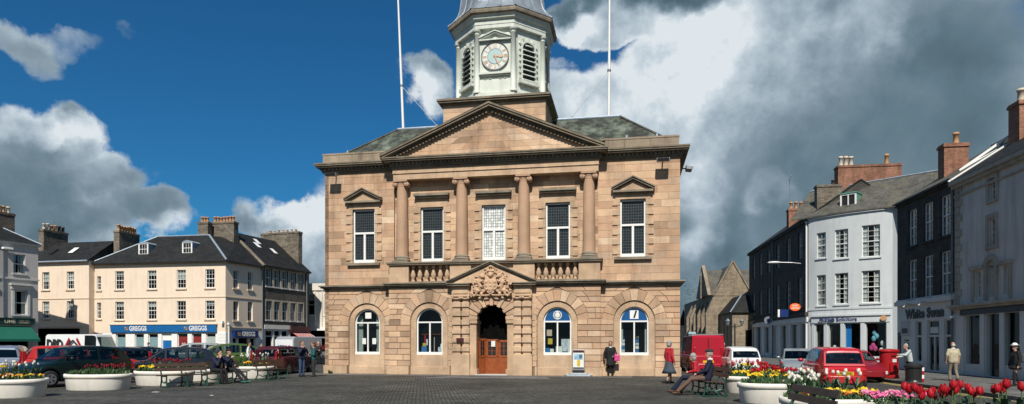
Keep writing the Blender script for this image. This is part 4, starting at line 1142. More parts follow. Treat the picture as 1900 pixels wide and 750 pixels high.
wl = MB(); facade(wl, I4, L4, -.3, 3.1, sh4, .25); wl.box(.2, 4.4, -.12, 0, 3.0, 3.45); wl.build('shopfront_wall', m_shopgrey, B4)
inner(B4, I4, L4, 9.5, .7)
for r in wr: sash(B4, I4, *r, 1, 1, .16, m_greyt, curtain=True)
tr = MB()
for r in wr: tr.cut(), tr.box(r[0]-.14, r[0], -.03, 0, r[2], r[3]+.15); tr.box(r[1], r[1]+.14, -.03, 0, r[2], r[3]+.15); tr.box(r[0], r[1], -.03, 0, r[3], r[3]+.15)
tr.pieces('window_dressing', m_rowt, B4)
for r in sh4[:3]:
    w = MB(); w.box(r[0], r[0]+.08, .1, .2, r[2], r[3]); w.box(r[1]-.08, r[1], .1, .2, r[2], r[3]); w.box(r[0]+.08, r[1]-.08, .1, .2, r[3]-.1, r[3]); w.box(r[0]+.08, r[1]-.08, .1, .2, 2.2, 2.28); o = w.build('shop_window', m_white, B4)
    MB().quad((r[0],.16,r[2]),(r[1],.16,r[2]),(r[1],.16,r[3]),(r[0],.16,r[3])).build('pane', m_glass, o)
MB().box(4.4, 7.95, -.3, 0, 2.75, 3.4).build('fascia_sign', m_maroon, B4)
aw = MB()
for q in range(12):
    aw.m = q % 2; a = 4.6+q*.27; aw.add([(a,-.05,2.72),(a+.27,-.05,2.72),(a+.27,-1.2,2.1),(a,-1.2,2.1),(a+.27,-1.2,1.95),(a,-1.2,1.95)], [(0,1,2,3),(3,2,4,5)])
aw.build('awning', [mat('awning_red', (.4,.04,.05), .8), mat('awning_cream', (.55,.42,.38), .8)], B4, recalc=False)
rf = MB()
for y0, s_ in ((0,-1),(8.5,1)):
    yr = 4.2
    rf.add([(-.05,y0+s_*.3,9.72),(L4+.1,y0+s_*.3,9.72),(L4+.1,yr,13.5),(-.05,yr,13.5),(-.05,y0+s_*.3,9.6),(L4+.1,y0+s_*.3,9.6),(L4+.1,yr,13.38),(-.05,yr,13.38)], [(0,1,2,3),(4,7,6,5),(0,4,5,1),(1,5,6,2),(3,7,4,0)])
r4 = rf.build('roof', m_slate, B4)
for x, y in ((2.2, 2.4), (2.9, 3.0), (4.3, 1.9)):
    z = lambda y: 9.72+(y+.3)*3.78/4.5+.05
    MB().add([(x,y,z(y)),(x+.6,y,z(y)),(x+.6,y+.7,z(y+.7)),(x,y+.7,z(y+.7))], [(0,1,2,3)]).build('rooflight', m_white, r4)
chimney(r4, L4-.75, L4-.05, .9, 6.2, 9.8, 14.5, m_rubble, along(L4-.4, L4-.4, 1.2, 6.0, 8), (m_pot, m_potpale), .3, .14)
MB().box(-.02, L4, -.12, 0, 9.48, 9.7).build('eaves_course', m_weather, B4)
pipe(B4, I4, 7.45, .2, 9.3)

# --- 5. concrete block behind the town hall's left corner
B5 = thing('concrete_block', 'flat-roofed grey concrete block glimpsed beside the left corner of the town hall', 'building', (-26.0, 79, 0), R(-6))
wl = MB(); wr = [(.75, 1.9, 4.9, 7.4), (3.2, 4.4, 4.9, 7.4), (-.0+.2, 7.5, .2, 3.0)]
facade(wl, I4, 9, -.3, 8.6, wr); facade(wl, T(9,0,0,R(90)), 7, -.3, 8.6, []); facade(wl, T(0,7,0,R(-90)), 7, -.3, 8.6, []); wl.quad((0,0,8.6),(9,0,8.6),(9,7,8.6),(0,7,8.6)); wl.box(-.1, 9.1, -.15, .3, 7.9, 8.75)
for x in (.6, 2.1, 3.0): wl.box(x-.1, x, -.1, 0, 3.6, 7.9)
wl.build('wall', m_rowr, B5)
for r in wr[:2]: sash(B5, I4, *r, 1, 1, .12, m_white, blind=.3)
inner(B5, I4, 9, 8, .6)
MB().box(-.2, 9.2, -.9, 0, 3.0, 3.22).build('canopy', m_white, B5)
sgn = MB(); sgn.M = T(1.5, .3, 2.1) @ Matrix.Rotation(R(90), 4, 'X'); sgn.lathe([(.42,0),(.42,.05)], n=20); so = sgn.build('round_sign', m_white, B5)
sgn = MB(); sgn.M = T(1.5, .23, 2.1) @ Matrix.Rotation(R(90), 4, 'X'); sgn.lathe([(.2,0),(.2,.03)], n=16); sgn.build('sign_centre', m_navy, so)
# ------------------------------------------------------------------ right-hand row (house fronts look across the square)
ANG = R(-98.082)
def gz(x, y):                           # the square falls gently away to the right
    t = min(1, max(0, (x-8)/8)); return -.2*t*t*(3-2*t)
def rowpt(px):
    r = (px-950)/1200; Y = 18.57/(r-.142); return (r*Y, Y, -.1)
# --- long dark terrace with the post office sign
B7 = thing('dark_terrace', 'long dark stone terrace with tall windows and a post office sign', 'building', (30.307, 82.656, -.1), ANG)
L7 = 24.15
xs = [1.96, 5.5, 9.3, 13.1, 17.1, 21.0]
wr = [(x, x+1.35, 9.6, 12.1) for x in xs] + [(x, x+1.35, 5.0, 7.8) for x in xs]
sh7 = [(.8,2.0,.3,3.4),(2.5,3.2,.3,3.4),(4.0,6.4,.2,3.5),(8.2,10.2,.5,3.4),(12.0,13.2,.3,3.4),(15.2,17.2,.5,3.4),(18.8,20.9,.2,3.4),(22.0,23.4,.3,3.4)]
wl = MB(); facade(wl, I4, L7, 4.1, 13.0, wr); facade(wl, T(L7,0,0,R(90)), 9, -.3, 13, []); facade(wl, T(0,9,0,R(-90)), 9, -.3, 13, []); facade(wl, T(L7,9,0,R(180)), L7, -.3, 13, [])
wl.prismx([(0,13),(9,13),(4.5,16.2)], .01, .3); wl.prismx([(0,13),(9,13),(4.5,16.2)], L7-.3, L7-.01)
wl.build('wall', m_dkstone, B7)
wl = MB(); facade(wl, I4, L7, -.3, 4.1, sh7, .25)
for r in sh7: wl.box(r[0]-.3, r[0]-.08, -.1, 0, 0, 3.5); wl.box(r[1]+.08, r[1]+.3, -.1, 0, 0, 3.5)
wl.box(0, L7, -.15, 0, 3.55, 4.0); wl.build('shopfront_wall', m_shopgrey, B7)
MB().box(0, L7, -.3, 0, 4.1, 4.45).build('shop_cornice', m_dkstone, B7)
inner(B7, I4, L7, 12.8, .7)
for r in wr: sash(B7, I4, *r, 2, 2, .16, None, curtain=True)
for r in sh7: MB().quad((r[0],.16,r[2]),(r[1],.16,r[2]),(r[1],.16,r[3]),(r[0],.16,r[3])).build('shop_pane', m_glass, B7)
tr = MB(); tr.box(-.05, L7, -.22, 0, 12.7, 12.95); tr.build('eaves_course', m_dkstone, B7)
rf = MB()
def saddle(rf, L, D, ze, zr, ov=.25, x0=0.0, t=.12, yr=None):
    yr = D/2 if yr is None else yr
    for y0, s_ in ((0,-1),(D,1)):
        rf.add([(x0,y0+s_*ov,ze),(L,y0+s_*ov,ze),(L,yr,zr),(x0,yr,zr),(x0,y0+s_*ov,ze-t),(L,y0+s_*ov,ze-t),(L,yr,zr-t),(x0,yr,zr-t)], [(0,1,2,3),(4,7,6,5),(0,4,5,1),(1,5,6,2),(3,7,4,0)])
saddle(rf, L7, 9, 13.0, 16.4); r7 = rf.build('roof', m_slate, B7)
chimney(r7, 15.6, 16.4, .4, 3.0, 12.9, 15.4, m_brick, along(16.0, 16.0, .5, 2.9, 5), (m_pot,), .7, .17)
chimney(r7, 23.25, 24.0, .8, 2.9, 12.9, 16.0, m_rubble, [(23.6, 2.3)], (m_potdk,), .45, .16)
an = MB(); an.tube([(16,.6,15.4),(16,.6,18.6)], .03, 6); an.tube([(15.7,.6,18.4),(16.7,.6,18.7)], .02, 5); an.tube([(16,.3,18.5),(16,.9,18.5)], .02, 5); an.build('aerial', m_steel, r7)
pipe(B7, I4, 11.9, 0, 12.6, m_pipe, .07); pipe(B7, I4, 23.95, 0, 12.6, m_white, .08)
for x, m_, c in ((10.8, m_steel, 0), (16.4, m_navy, 1)): pass
def hang_sign(name, label, x, z, shape, m, m2, txt=None, reach=.9, w=.7, h=.7):
    p = B7.matrix_basis @ Vector((0,0,0)) if False else None
    Mw = T(30.307, 82.656, -.1, ANG)
    t = thing(name, label, 'sign', tuple(Mw @ Vector((x, -.2, z))), ANG)
    bk = MB(); bk.bar((0,.2,0), (0,-reach-w*.5,0), .05, .05); bk.build('bracket', m_black, t)
    pl = MB(); n = 24
    poly = [(-reach+w*.5*math.cos(2*PI*i/n), h*.5*math.sin(2*PI*i/n)) for i in range(n)] if shape == 'oval' else [(-reach-w/2,-h/2),(-reach+w/2,-h/2),(-reach+w/2,h/2),(-reach-w/2,h/2)]
    pl.prismx(poly, -.07, .07); o = pl.build('sign_panel', m, t)
    return t, o
m_po = emis('post_office_orange', (.75, .10, .012), .35)
t, o = hang_sign('post_office_sign', 'oval orange post office sign hanging on the dark terrace', 23.1, 4.95, 'oval', m_po, None, w=.95, h=.7, reach=.65)
for s_ in (1, ):
    text('POST', .22, T(.085, -.65, .12, R(90)), m_cream2, o, 'sign_lettering', .004, .01); text('OFFICE', .22, T(.085, -.65, -.12, R(90)), m_cream2, o, 'sign_lettering', .004, .01)
t, o = hang_sign('blue_round_sign', 'round dark blue sign hanging at the far end of the dark terrace', .5, 4.0, 'oval', m_navy, None, w=1.9, h=1.6, reach=1.0)
t, o = hang_sign('pale_round_sign', 'small round pale sign with a blue centre hanging halfway along the dark terrace', 13.0, 4.05, 'oval', m_steel, None, w=.85, h=.85, reach=.6)
MB().prismx([(-.6+.2*math.cos(2*PI*i/14), .2*math.sin(2*PI*i/14)) for i in range(14)], .07, .085).build('sign_centre', m_navy, o)
t, o = hang_sign('blue_square_sign', 'square blue and white sign hanging beneath the post office sign', 19.2, 4.55, 'sq', m_navy, None, w=1.0, h=.75, reach=.7)
MB().prismx([(-1.2,-.37),(-1.02,-.37),(-1.02,.37),(-1.2,.37)], .071, .085).build('sign_edge', m_white, o)
t = thing('street_lamp', 'white street lamp on a long arm fixed to the dark terrace wall', 'street lamp', tuple(T(30.307, 82.656, -.1, ANG) @ Vector((22.6, -.05, 9.0))), ANG)
MB().tube([(0,0,0),(0,-.9,.12),(-.3,-2.0,.2)], .05, 8).build('arm', m_steel, t)
hd_ = MB(); hd_.smooth = True; hd_.ell((-.5,-2.4,.22), (.28,.62,.12)); hd_.build('lamp_head', m_white, t)

# --- white house with the solicitors' shopfront, turned to face the square
P8 = (26.906, 58.704, -.1); A8 = R(-46.74)
B8 = thing('white_building', 'white rendered three-storey building with a solicitors shopfront and green copper dormer', 'building', P8, A8)
L8 = 6.86
wr = [(.82,1.66,9.2,11.45),(2.45,3.57,9.0,11.5),(4.62,5.98,8.9,11.6),(.82,1.66,4.95,7.68),(2.45,3.57,5.0,7.7),(4.62,5.98,5.02,7.75)]
sh8 = [(.75,1.45,.5,3.3),(1.95,2.9,.1,3.3),(3.3,4.5,.1,3.3),(4.95,6.4,.5,3.3)]
wl = MB(); facade(wl, I4, L8, 4.05, 12.95, wr); facade(wl, T(0,8,0,R(-90)), 8, -.3, 12.95, []); facade(wl, T(L8,0,0,R(90)), 8, -.3, 12.95, []); facade(wl, T(L8,8,0,R(180)), L8, -.3, 12.95, [])
wl.build('wall', m_whiter, B8)
wl = MB(); facade(wl, I4, L8, -.3, 4.05, sh8, .35); wl.box(.3, 6.75, -.25, 0, 3.95, 4.1)
for r in sh8: wl.box(r[1]+.06, r[1]+.36, -.08, 0, 0, 3.4)
wl.box(.35, .6, -.08, 0, 0, 3.4)
wl.build('shopfront_wall', m_whiter, B8)
inner(B8, I4, L8, 12.8, 1.3)
for i, r in enumerate(wr): sash(B8, I4, *r, 3 if i % 3 else 2, 3 if i % 3 else 2, .12, m_whiter, curtain=True)
for r in sh8: MB().quad((r[0],.3,r[2]),(r[1],.3,r[2]),(r[1],.3,r[3]),(r[0],.3,r[3])).build('shop_pane', m_glass, B8)
MB().box(3.32, 3.75, .25, .29, .2, 3.3).build('blue_door', m_blue, B8)
dsp = MB(); dsp.smooth = True
for x, z, m_ in ((5.4,2.5,0),(5.55,2.2,0),(5.35,2.0,0),(5.3,1.4,1),(5.15,1.2,1),(5.45,1.15,1),(6.0,1.6,2),(6.1,1.1,2),(5.9,1.0,2),(2.2,1.2,2)):
    dsp.m = m_; dsp.ell((x, .6, z), (.18,.1,.25), 8, 6)
dsp.build('window_display', [mat('pale_blue_cloth', (.2,.5,.62), .8), mat('pink_cloth', (.6,.08,.25), .8), m_poster], B8)
fs = MB(); fs.box(.35, 6.7, -.14, 0, 3.4, 3.94); fo = fs.build('fascia_sign', m_whiter, B8)
m_ink = mat('blue_lettering', (.015, .03, .12), .6, .05)
text('McNab Solicitors', .5, T(2.75, -.16, 3.66), m_ink, fo, 'sign_lettering', .01, .014, fit=3.1)
MB(T(6.3,-.2,3.7) @ Matrix.Rotation(R(90), 4, 'X')).lathe([(.22,0),(.22,.1)], n=18).build('alarm_box', m_pot, B8)
tr = MB(); tr.box(-.05, L8, -.14, 0, 12.75, 12.96); tr.build('eaves_course', m_whiter, B8); MB().box(-.02, L8, -.05, 0, 4.55, 4.75).build('string_course', m_whiter, B8)
rf = MB(); saddle(rf, L8+3, 8, 12.98, 16.2, .2, x0=-1.5); r8 = rf.build('roof', m_slategrey, B8)
MB().tube([(-1.4,4,16.25),(L8+2.9,4,16.25)], .07, 6).build('ridge_roll', m_leadroll, r8)
d_ = MB(); x, y0 = 2.6, .35; z0, z1 = 13.25, 14.7
d_.box(x, x+.12, y0, y0+.12, z0, z1); d_.box(x+1.2, x+1.32, y0, y0+.12, z0, z1); d_.box(x+.12, x+1.2, y0, y0+.12, z0, z0+.12); d_.box(x+.12, x+1.2, y0, y0+.12, z1-.12, z1); d_.box(x+.62, x+.7, y0, y0+.12, z0+.12, z1-.12)
o = d_.build('dormer', m_white, B8)
MB().quad((x+.1,y0+.08,z0+.1),(x+1.22,y0+.08,z0+.1),(x+1.22,y0+.08,z1-.1),(x+.1,y0+.08,z1-.1)).build('pane', m_black, o)
ch = MB(); ch.prismx([(y0+.12,z0),(y0+.12,z1),(2.4,z1)], x+.01, x+.06); ch.prismx([(y0+.12,z0),(y0+.12,z1),(2.4,z1)], x+1.26, x+1.31); ch.box(x-.05, x+1.37, y0-.06, 2.3, z1, z1+.1); ch.build('dormer_roof', m_copper, o)
chimney(r8, 0, 5.5, 0, 1.0, 13.5, 18.1, m_brick, [(.4,.5),(.85,.5),(1.3,.5),(4.4,.5)], (m_potpale, m_potpale, m_potpale, m_pot), .9, .19, M=T(1.35, 3.33, 0, R(38.6)))

# --- the inn, deep in shade
B9 = thing('inn_building', 'dark stone inn with black lettering over its grey shopfront, beside the white solicitors building', 'inn', (24.38, 40.918, -.1), ANG)
L9 = 6.78
wr = [(1.5,2.55,7.5,9.7),(3.4,4.46,7.5,9.7),(5.28,6.34,7.5,9.7),(1.5,2.55,4.25,6.65),(3.4,4.46,4.25,6.65),(5.28,6.34,4.25,6.65)]
sh9 = [(2.36,3.15,.6,2.95),(3.79,5.15,.12,2.95),(5.65,6.5,.6,2.95),(.9,1.6,.15,1.9)]
wl = MB(); facade(wl, I4, L9, 4.1, 10.35, wr); facade(wl, T(0,9,0,R(-90)), 9, -.3, 10.35, []); facade(wl, T(L9,9,0,R(180)), L9, -.3, 10.35, [])
wl.build('wall', m_dkstone, B9)
wl = MB(); facade(wl, I4, L9, -.3, 4.1, sh9, .22); wl.box(.05, 6.75, -.22, 0, 3.95, 4.2); wl.box(.05, 6.75, -.1, 0, 4.2, 4.3); wl.build('shopfront_wall', m_shopgrey, B9)
inner(B9, I4, L9, 10.2, .8)
for r in wr: sash(B9, I4, *r, 2, 2, .1, m_dkstone, curtain=True)
for i, r in enumerate(sh9):
    w = MB(); w.box(r[0], r[0]+.07, .08, .18, r[2], r[3]); w.box(r[1]-.07, r[1], .08, .18, r[2], r[3]); w.box(r[0]+.07, r[1]-.07, .08, .18, r[3]-.07, r[3]); zt = min(2.05, r[3]-.2); w.box(r[0]+.07, r[1]-.07, .08, .18, zt-.05, zt+.05)
    if i == 1: w.box(4.42, 4.52, .08, .18, r[2], zt-.05)
    o = w.build('shop_window' if i in (0, 2) else 'shop_door', m_shopgrey, B9)
    MB().quad((r[0],.14,r[2]),(r[1],.14,r[2]),(r[1],.14,r[3]),(r[0],.14,r[3])).build('pane', m_glass, o)
text('White Swan', .78, T(3.45, -.02, 3.36), m_black, B9, 'sign_lettering', .025, .026, fit=4.5, spacing=1.08)
bd = MB(); bd.box(.55, 1.65, -.05, 0, 2.1, 3.0); o = bd.build('menu_board', m_greyt, B9); MB().box(.75, 1.5, -.06, -.04, 2.25, 2.55).build('menu_picture', m_black, o)
bd = MB(); bd.box(.15, .5, -.05, 0, .9, 2.3); bd.build('price_board', m_black, B9)
bd = MB(); bd.box(4.05, 4.95, .05, .075, 2.2, 2.55); bd.build('door_board', m_poster, B9)
li = MB()
for x in (2.3, 4.2): li.cut(); li.tube([(x,0,3.95),(x,-.45,4.0),(x,-.6,3.85)], .02, 6); li.ell((x,-.62,3.8), (.09,.09,.07), 8, 6)
li.pieces('sign_lamp', m_steel, B9)
rf = MB(); saddle(rf, L9, 9, 10.4, 13.9, .25, x0=-.1, yr=5.5); r9 = rf.build('roof', m_slategrey, B9)
MB().tube([(-.1,5.5,13.95),(L9,5.5,13.95)], .08, 6).build('ridge_roll', m_leadroll, r9)
chimney(r9, 2.7, 3.4, 1.1, 2.4, 10.6, 13.2, m_brick, [(3.05,1.9)], (m_pot,), .6, .16)
MB().box(-.02, L9, -.12, 0, 10.15, 10.36).build('eaves_course', m_dkstone, B9)
MB().add([(5.0,2.0,11.95),(5.7,2.0,11.95),(5.7,3.0,12.62),(5.0,3.0,12.62)], [(0,1,2,3)]).build('rooflight', m_black, r9)
pipe(B9, I4, 6.68, 0, 10.1, m_pipe, .06)

# --- stone-coloured house at the right edge
B10 = thing('stone_house', 'stone-coloured house with quoins and a three-light arched window next to the inn', 'house', (23.426, 34.199, -.1), ANG)
L10 = 14
wr = [(3.05,3.63,8.5,9.55),(3.02,3.6,6.3,7.65),(1.85,2.32,3.88,5.22),(3.0,3.52,3.85,5.5),(4.18,4.62,3.88,5.22),(8.5,9.1,8.5,9.55),(8.5,9.1,6.3,7.65),(8.5,9.1,3.9,5.4)]
sh10 = [(1.03,2.37,.6,3.05),(2.82,3.95,.05,3.05),(4.25,5.45,.6,3.05),(6,8,.6,3.05),(9,12,.6,3.05)]
wl = MB(); facade(wl, I4, L10, 3.6, 10.1, wr); facade(wl, T(0,10,0,R(-90)), 10, -.3, 10.1, []); facade(wl, T(L10,0,0,R(90)), 10, -.3, 10.1, []); facade(wl, T(L10,10,0,R(180)), L10, -.3, 10.1, [])
wl.prismx([(0,10.1),(10,10.1),(5,13.5)], .01, .3)
wl.build('wall', m_rowr, B10)
wl = MB(); facade(wl, I4, L10, -.3, 3.6, sh10, .25)
for r in sh10: wl.box(r[1]+.05, r[1]+.4, -.08, 0, 0, 3.1)
wl.box(.2, .9, -.05, 0, 0, 3.1); wl.build('shopfront_wall', m_shopgrey, B10)
inner(B10, I4, L10, 10, .9)
for i, r in enumerate(wr): sash(B10, I4, *r, 2, 2, .14, m_rowt if i < 2 or i > 4 else None)
for i, r in enumerate(sh10): MB().quad((r[0],.16,r[2]),(r[1],.16,r[2]),(r[1],.16,r[3]),(r[0],.16,r[3])).build('shop_pane', m_glass, B10)
cu = MB(); cu.add([(1.6,.32,3.0),(1.9,.32,3.0),(1.75,.3,1.9),(1.95,.32,1.2),(1.6,.32,1.1),(1.68,.3,1.9)], [(0,1,2,5),(5,2,3,4)]); cu.build('window_drape', m_curtain, B10)
tr = MB()
for r in wr[:2]+wr[5:]:
    tr.cut(); tr.box(r[0]-.2, r[0], -.06, 0, r[2]-.15, r[3]+.2); tr.box(r[1], r[1]+.2, -.06, 0, r[2]-.15, r[3]+.2); tr.box(r[0], r[1], -.06, 0, r[3], r[3]+.2)
tr.cut(); tr.box(2.72, 2.98, -.08, 0, 3.75, 5.35); tr.box(3.54, 3.8, -.08, 0, 3.75, 5.35); tr.box(1.6, 1.83, -.08, 0, 3.75, 5.3); tr.box(4.64, 4.85, -.08, 0, 3.75, 5.3)
tr.box(1.5, 2.72, -.14, 0, 5.3, 5.48); tr.box(3.8, 4.95, -.14, 0, 5.3, 5.48)
ring(tr, 3.26, 5.35, .28, .56, -.09, 0, 14); ring(tr, 3.26, 5.35, .0, .28, -.004, .03, 14)
tr.pieces('window_surround', m_rowt, B10)
qn = MB()
for i in range(16): 
    w_ = .62 if i % 2 else .42; qn.box(.06, .06+w_, -.05, 0, 3.7+i*.39, 3.7+i*.39+.35)
qn.build('quoins', m_rowt, B10)
tr = MB(); tr.box(-.02, L10, -.32, 0, 9.92, 10.12); tr.box(0, L10, -.2, 0, 9.75, 9.919); tr.box(0, L10, -.08, 0, 9.3, 9.4); tr.build('eaves_cornice', m_rowt, B10)
tr = MB(); tr.box(0, L10, -.45, 0, 3.5, 3.62); tr.box(0, L10, -.3, 0, 3.38, 3.499); tr.build('shop_cornice', m_rowt, B10)
MB().box(.7, L10-.4, -.12, 0, 3.08, 3.36).build('fascia_sign', m_black, B10)
lm = MB(); lm.box(.5, .8, -.6, -.4, 2.95, 3.05); lm.tube([(.65,0,3.3),(.65,-.5,3.04)], .025, 6); lm.build('shop_lamp', m_white, B10)
rf = MB(); saddle(rf, L10, 10, 10.15, 13.6, .3, x0=-.05); r10 = rf.build('roof', m_slate, B10)
MB().bar((-.04,-.32,10.2), (-.04,5,13.68), .10, .08).build('verge', m_white, r10)
chimney(r10, .3, 1.2, 2.4, 4.7, 11, 13.95, m_brick, [(.75,2.75),(.75,3.3),(.75,3.9)], (m_potpale, m_pot, m_pot), .7, .19)
# glazed rooflight ridge between inn and house
gl = thing('glass_rooflight', 'white-framed triangular glass rooflight on the roof between the inn and the stone house', 'rooflight', tuple(T(24.38, 40.918, -.1, ANG) @ Vector((6.0, 0, 0))), ANG)
g = MB()
A_, B_, C_ = (0,.6,10.95), (0.55,4.6,13.9), (.0,4.6,13.2)
for p, q in ((A_, B_), (A_, C_), (B_, C_), ((.27,2.6,12.45), (0,2.6,12.1)), (A_, (.7,4.6,13.2)), ((.7,4.6,13.2), B_)): g.bar(p, q, .12, .12)
g.build('frame', m_white, gl); MB().add([A_, B_, C_, (.7,4.6,13.2)], [(0,1,2),(0,3,1)]).build('pane', m_glass, gl)

# --- gothic hall closing the side street
B6 = thing('gothic_hall', 'sandy stone gothic hall with a steep gable at the end of the side street', 'church', (27.3, 88, -.1), R(-6))
wl = MB()
facade(wl, T(0,24,0,R(-90)), 24, -.3, 8.2, []); facade(wl, I4, 9, -.3, 8.2, []); facade(wl, T(9,0,0,R(90)), 24, -.3, 8.2, []); facade(wl, T(9,24,0,R(180)), 9, -.3, 8.2, [])
wl.prism([(.2,8.0),(5.1,8.0),(2.65,12.6)], -.05, .4)
wl.build('wall', m_church, B6)
sk = MB()
sk.bar((.05,.1,8.05), (2.65,.1,12.75), .6, .18); sk.bar((5.25,.1,8.05), (2.65,.1,12.75), .6, .18); sk.build('skew_stone', m_weather, B6)
rf = MB()
rf.add([(.25,.1,8.0),(5.05,.1,8.0),(2.65,.1,12.4),(.25,7,8.0),(5.05,7,8.0),(2.65,7,12.4)], [(0,2,5,3),(1,4,5,2)])
rf.add([(-.2,1.2,8.2),(9.5,1.2,8.2),(9.5,5.5,12.1),(-.2,5.5,12.1),(-.2,10,8.2),(9.5,10,8.2)], [(0,1,2,3),(3,2,5,4)])
rf.build('roof', m_slategrey, B6)
g2 = MB(); g2.prismx([(1.0,8.2),(10,8.2),(5.5,12.8)], -.45, .0); g2.build('street_gable', m_church, B6)
bt = MB()
for y in (0, 3.2, 6.4, 9.6, 12.8, 16):
    bt.box(-.9, 0, y, y+.8, -.3, 5.5); bt.prism([(-.9,5.5),(0,5.5),(0,7.6)], y, y+.8)
bt.lathe([(.42,8.0),(.42,11.2),(.5,11.25),(.05,12.4)], -.3, 5.9, 4, a0=PI/4)
bt.build('buttress', m_church, B6)
lt = MB()
for y in (1.2, 4.4, 7.6, 10.8): lt.box(-.03, .05, y+.2, y+1.4, 1.0, 6.5)
lt.build('lancet_window', m_black, B6)
po = MB(); po.box(1.0, 9.5, -7, 0, -.3, 5.4)
po.build('porch_wall', m_church, B6)
rf = MB(); rf.add([(.7,-7.3,5.4),(9.7,-7.3,5.4),(9.7,-.06,5.4),(.7,-.06,5.4),(2.6,-5.0,7.7),(9.7,-5.0,7.7),(2.6,-.06,7.7),(9.7,-.06,7.7)], [(0,1,5,4),(0,4,6,3),(4,5,7,6),(1,2,7,5)]); rf.build('porch_roof', m_slate, B6)
sk = MB(); sk.bar((.7,-7.3,5.45),(2.6,-5.0,7.75), .14, .1); sk.build('porch_hip', m_leadroll, B6)
pw = MB()
for y in (-6, -4.2, -2.4): pw.box(.95, 1.03, y, y+.8, 1.2, 4.4)
pw.build('porch_window', m_black, B6)
pa = MB(); pa.box(3.4, 6.4, -8.4, -7.02, -.3, 3.9); pa.box(3.1, 6.6, -8.7, -7.01, 3.9, 4.3); pa.lathe([(.18,4.3),(.2,4.5),(.12,4.6),(.26,4.9),(.2,5.3),(.04,6.0)], 3.9, -7.9, 10); pa.build('entrance_porch', m_church, B6)
pa = MB(); pa.box(2.6, 3.38, -7.06, -7.0, -.2, 3.2); pa.box(5.0, 6.2, -8.43, -8.35, -.2, 3.2); pa.build('porch_door', m_dark, B6)
t = thing('iron_lamp_post', 'dark iron lamp post with two lanterns before the gothic hall', 'lamp post', (25.5, 74, -.2), 0)
p = MB(); p.smooth = True; p.lathe([(.28,0),(.22,.5),(.12,.9),(.09,1.0),(.07,3.6),(.1,3.7),(.05,3.9)], n=10); p.tube([(-.8,0,3.7),(0,0,3.5),(.8,0,3.7)], .05, 6); p.build('post', m_black, t)
for s_ in (-1, 1):
    l_ = MB(); l_.lathe([(.12,3.72),(.26,4.2),(.3,4.22),(.05,4.5)], s_*.8, 0, 6); l_.build('lantern', m_steel, t)
# far houses down the side street, a tree, a street sign
for (x, y, w_, h_, rr_, lb, gab) in ((35.0, 128, 4.3, 5.2, 8.6, 'small far stone house with a chimney gable at the end of the street', 0), (37.6, 122, 6.0, 3.2, 6.5, 'low far house with a pale pointed gable beneath the tree', 1)):
    t = thing('far_house', lb, 'house', (x, y, -.2), 0)
    wl = MB(); facade(wl, I4, w_, -.2, h_, [(w_*.2, w_*.2+.8, 1, 2.4), (w_*.6, w_*.6+.8, 1, 2.4)], .15); facade(wl, T(0,8,0,R(-90)), 8, -.2, h_, []); facade(wl, T(w_,0,0,R(90)), 8, -.2, h_, []); facade(wl, T(w_,8,0,R(180)), w_, -.2, h_, [])
    wl.prism([(0,h_),(w_,h_),(w_/2,rr_)], .01, .3) if gab else wl.prismx([(0,h_),(8,h_),(4,rr_)], w_-.3, w_)
    wl.build('wall', m_church if gab else m_rubble, t)
    inner(t, I4, w_, h_-.1, .5)
    rf = MB()
    if gab: rf.add([(-.2,-.2,h_-.2),(w_/2,-.2,rr_+.15),(w_+.2,-.2,h_-.2),(-.2,8,h_-.2),(w_/2,8,rr_+.15),(w_+.2,8,h_-.2)], [(0,1,4,3),(1,2,5,4)])
    else: saddle(rf, w_, 8, h_, rr_)
    r_ = rf.build('roof', m_slategrey, t)
    if not gab: chimney(r_, w_-.8, w_, 3, 5, h_, rr_+1.2, m_rubble, [(w_-.4, 4)], (m_pot,), .5)
def leaf_tree(name, label, x, y, z, h, r, seed, cols):
    rg = random.Random(seed); t = thing(name, label, 'tree', (x, y, z))
    tk = MB(); tk.smooth = True; tk.tube([(0,0,0),(.15,0,h*.25),(.1,.1,h*.55)], [.45,.32,.18], 8)
    for i in range(7):
        a = rg.uniform(0, 2*PI); tk.tube([(.12,.05,h*(.25+.04*i)), (r*.5*math.cos(a), r*.5*math.sin(a), h*(.5+.03*i)), (r*.8*math.cos(a), r*.8*math.sin(a), h*(.62+.04*i))], [.15,.09,.03], 6)
    tk.build('trunk', mat('bark', (.06,.05,.04), .9), t)
    cr = MB(); cl = [(rg.gauss(0,.45)*r, rg.gauss(0,.45)*r, h*.68+rg.gauss(0,.16)*h) for _ in range(26)]
    for i in range(2600):
        c = rg.choice(cl); q = r*.32
        p = Vector((c[0]+rg.gauss(0,q), c[1]+rg.gauss(0,q), c[2]+rg.gauss(0,q*.8))); s_ = rg.uniform(.1,.24)
        u = Vector((rg.uniform(-1,1),rg.uniform(-1,1),rg.uniform(-1,1))).normalized(); w = u.orthogonal().normalized()
        cr.m = rg.randrange(len(cols)); cr.add([tuple(p-u*s_), tuple(p+w*s_*.7), tuple(p+u*s_), tuple(p-w*s_*.7)], [(0,1,2,3)])
    cr.build('crown', cols, t, recalc=False)
m_lf = [mat('leaf_bright', (.09,.14,.03), .7, .2), mat('leaf_mid', (.06,.10,.025), .7, .2), mat('leaf_dark', (.035,.06,.02), .7, .2)]
leaf_tree('broadleaf_tree', 'spring-green leafy tree rising behind the far houses', 43.5, 142, -.2, 10.8, 4.6, 5, m_lf)
leaf_tree('broadleaf_tree', 'darker olive tree beside the wall of the gothic hall', 42.5, 120, -.2, 7.2, 3.4, 8, m_lf[1:])
t = thing('road_sign', 'pale blue rectangular road sign on a post far down the side street', 'road sign', (19.75, 72, -.2), 0)
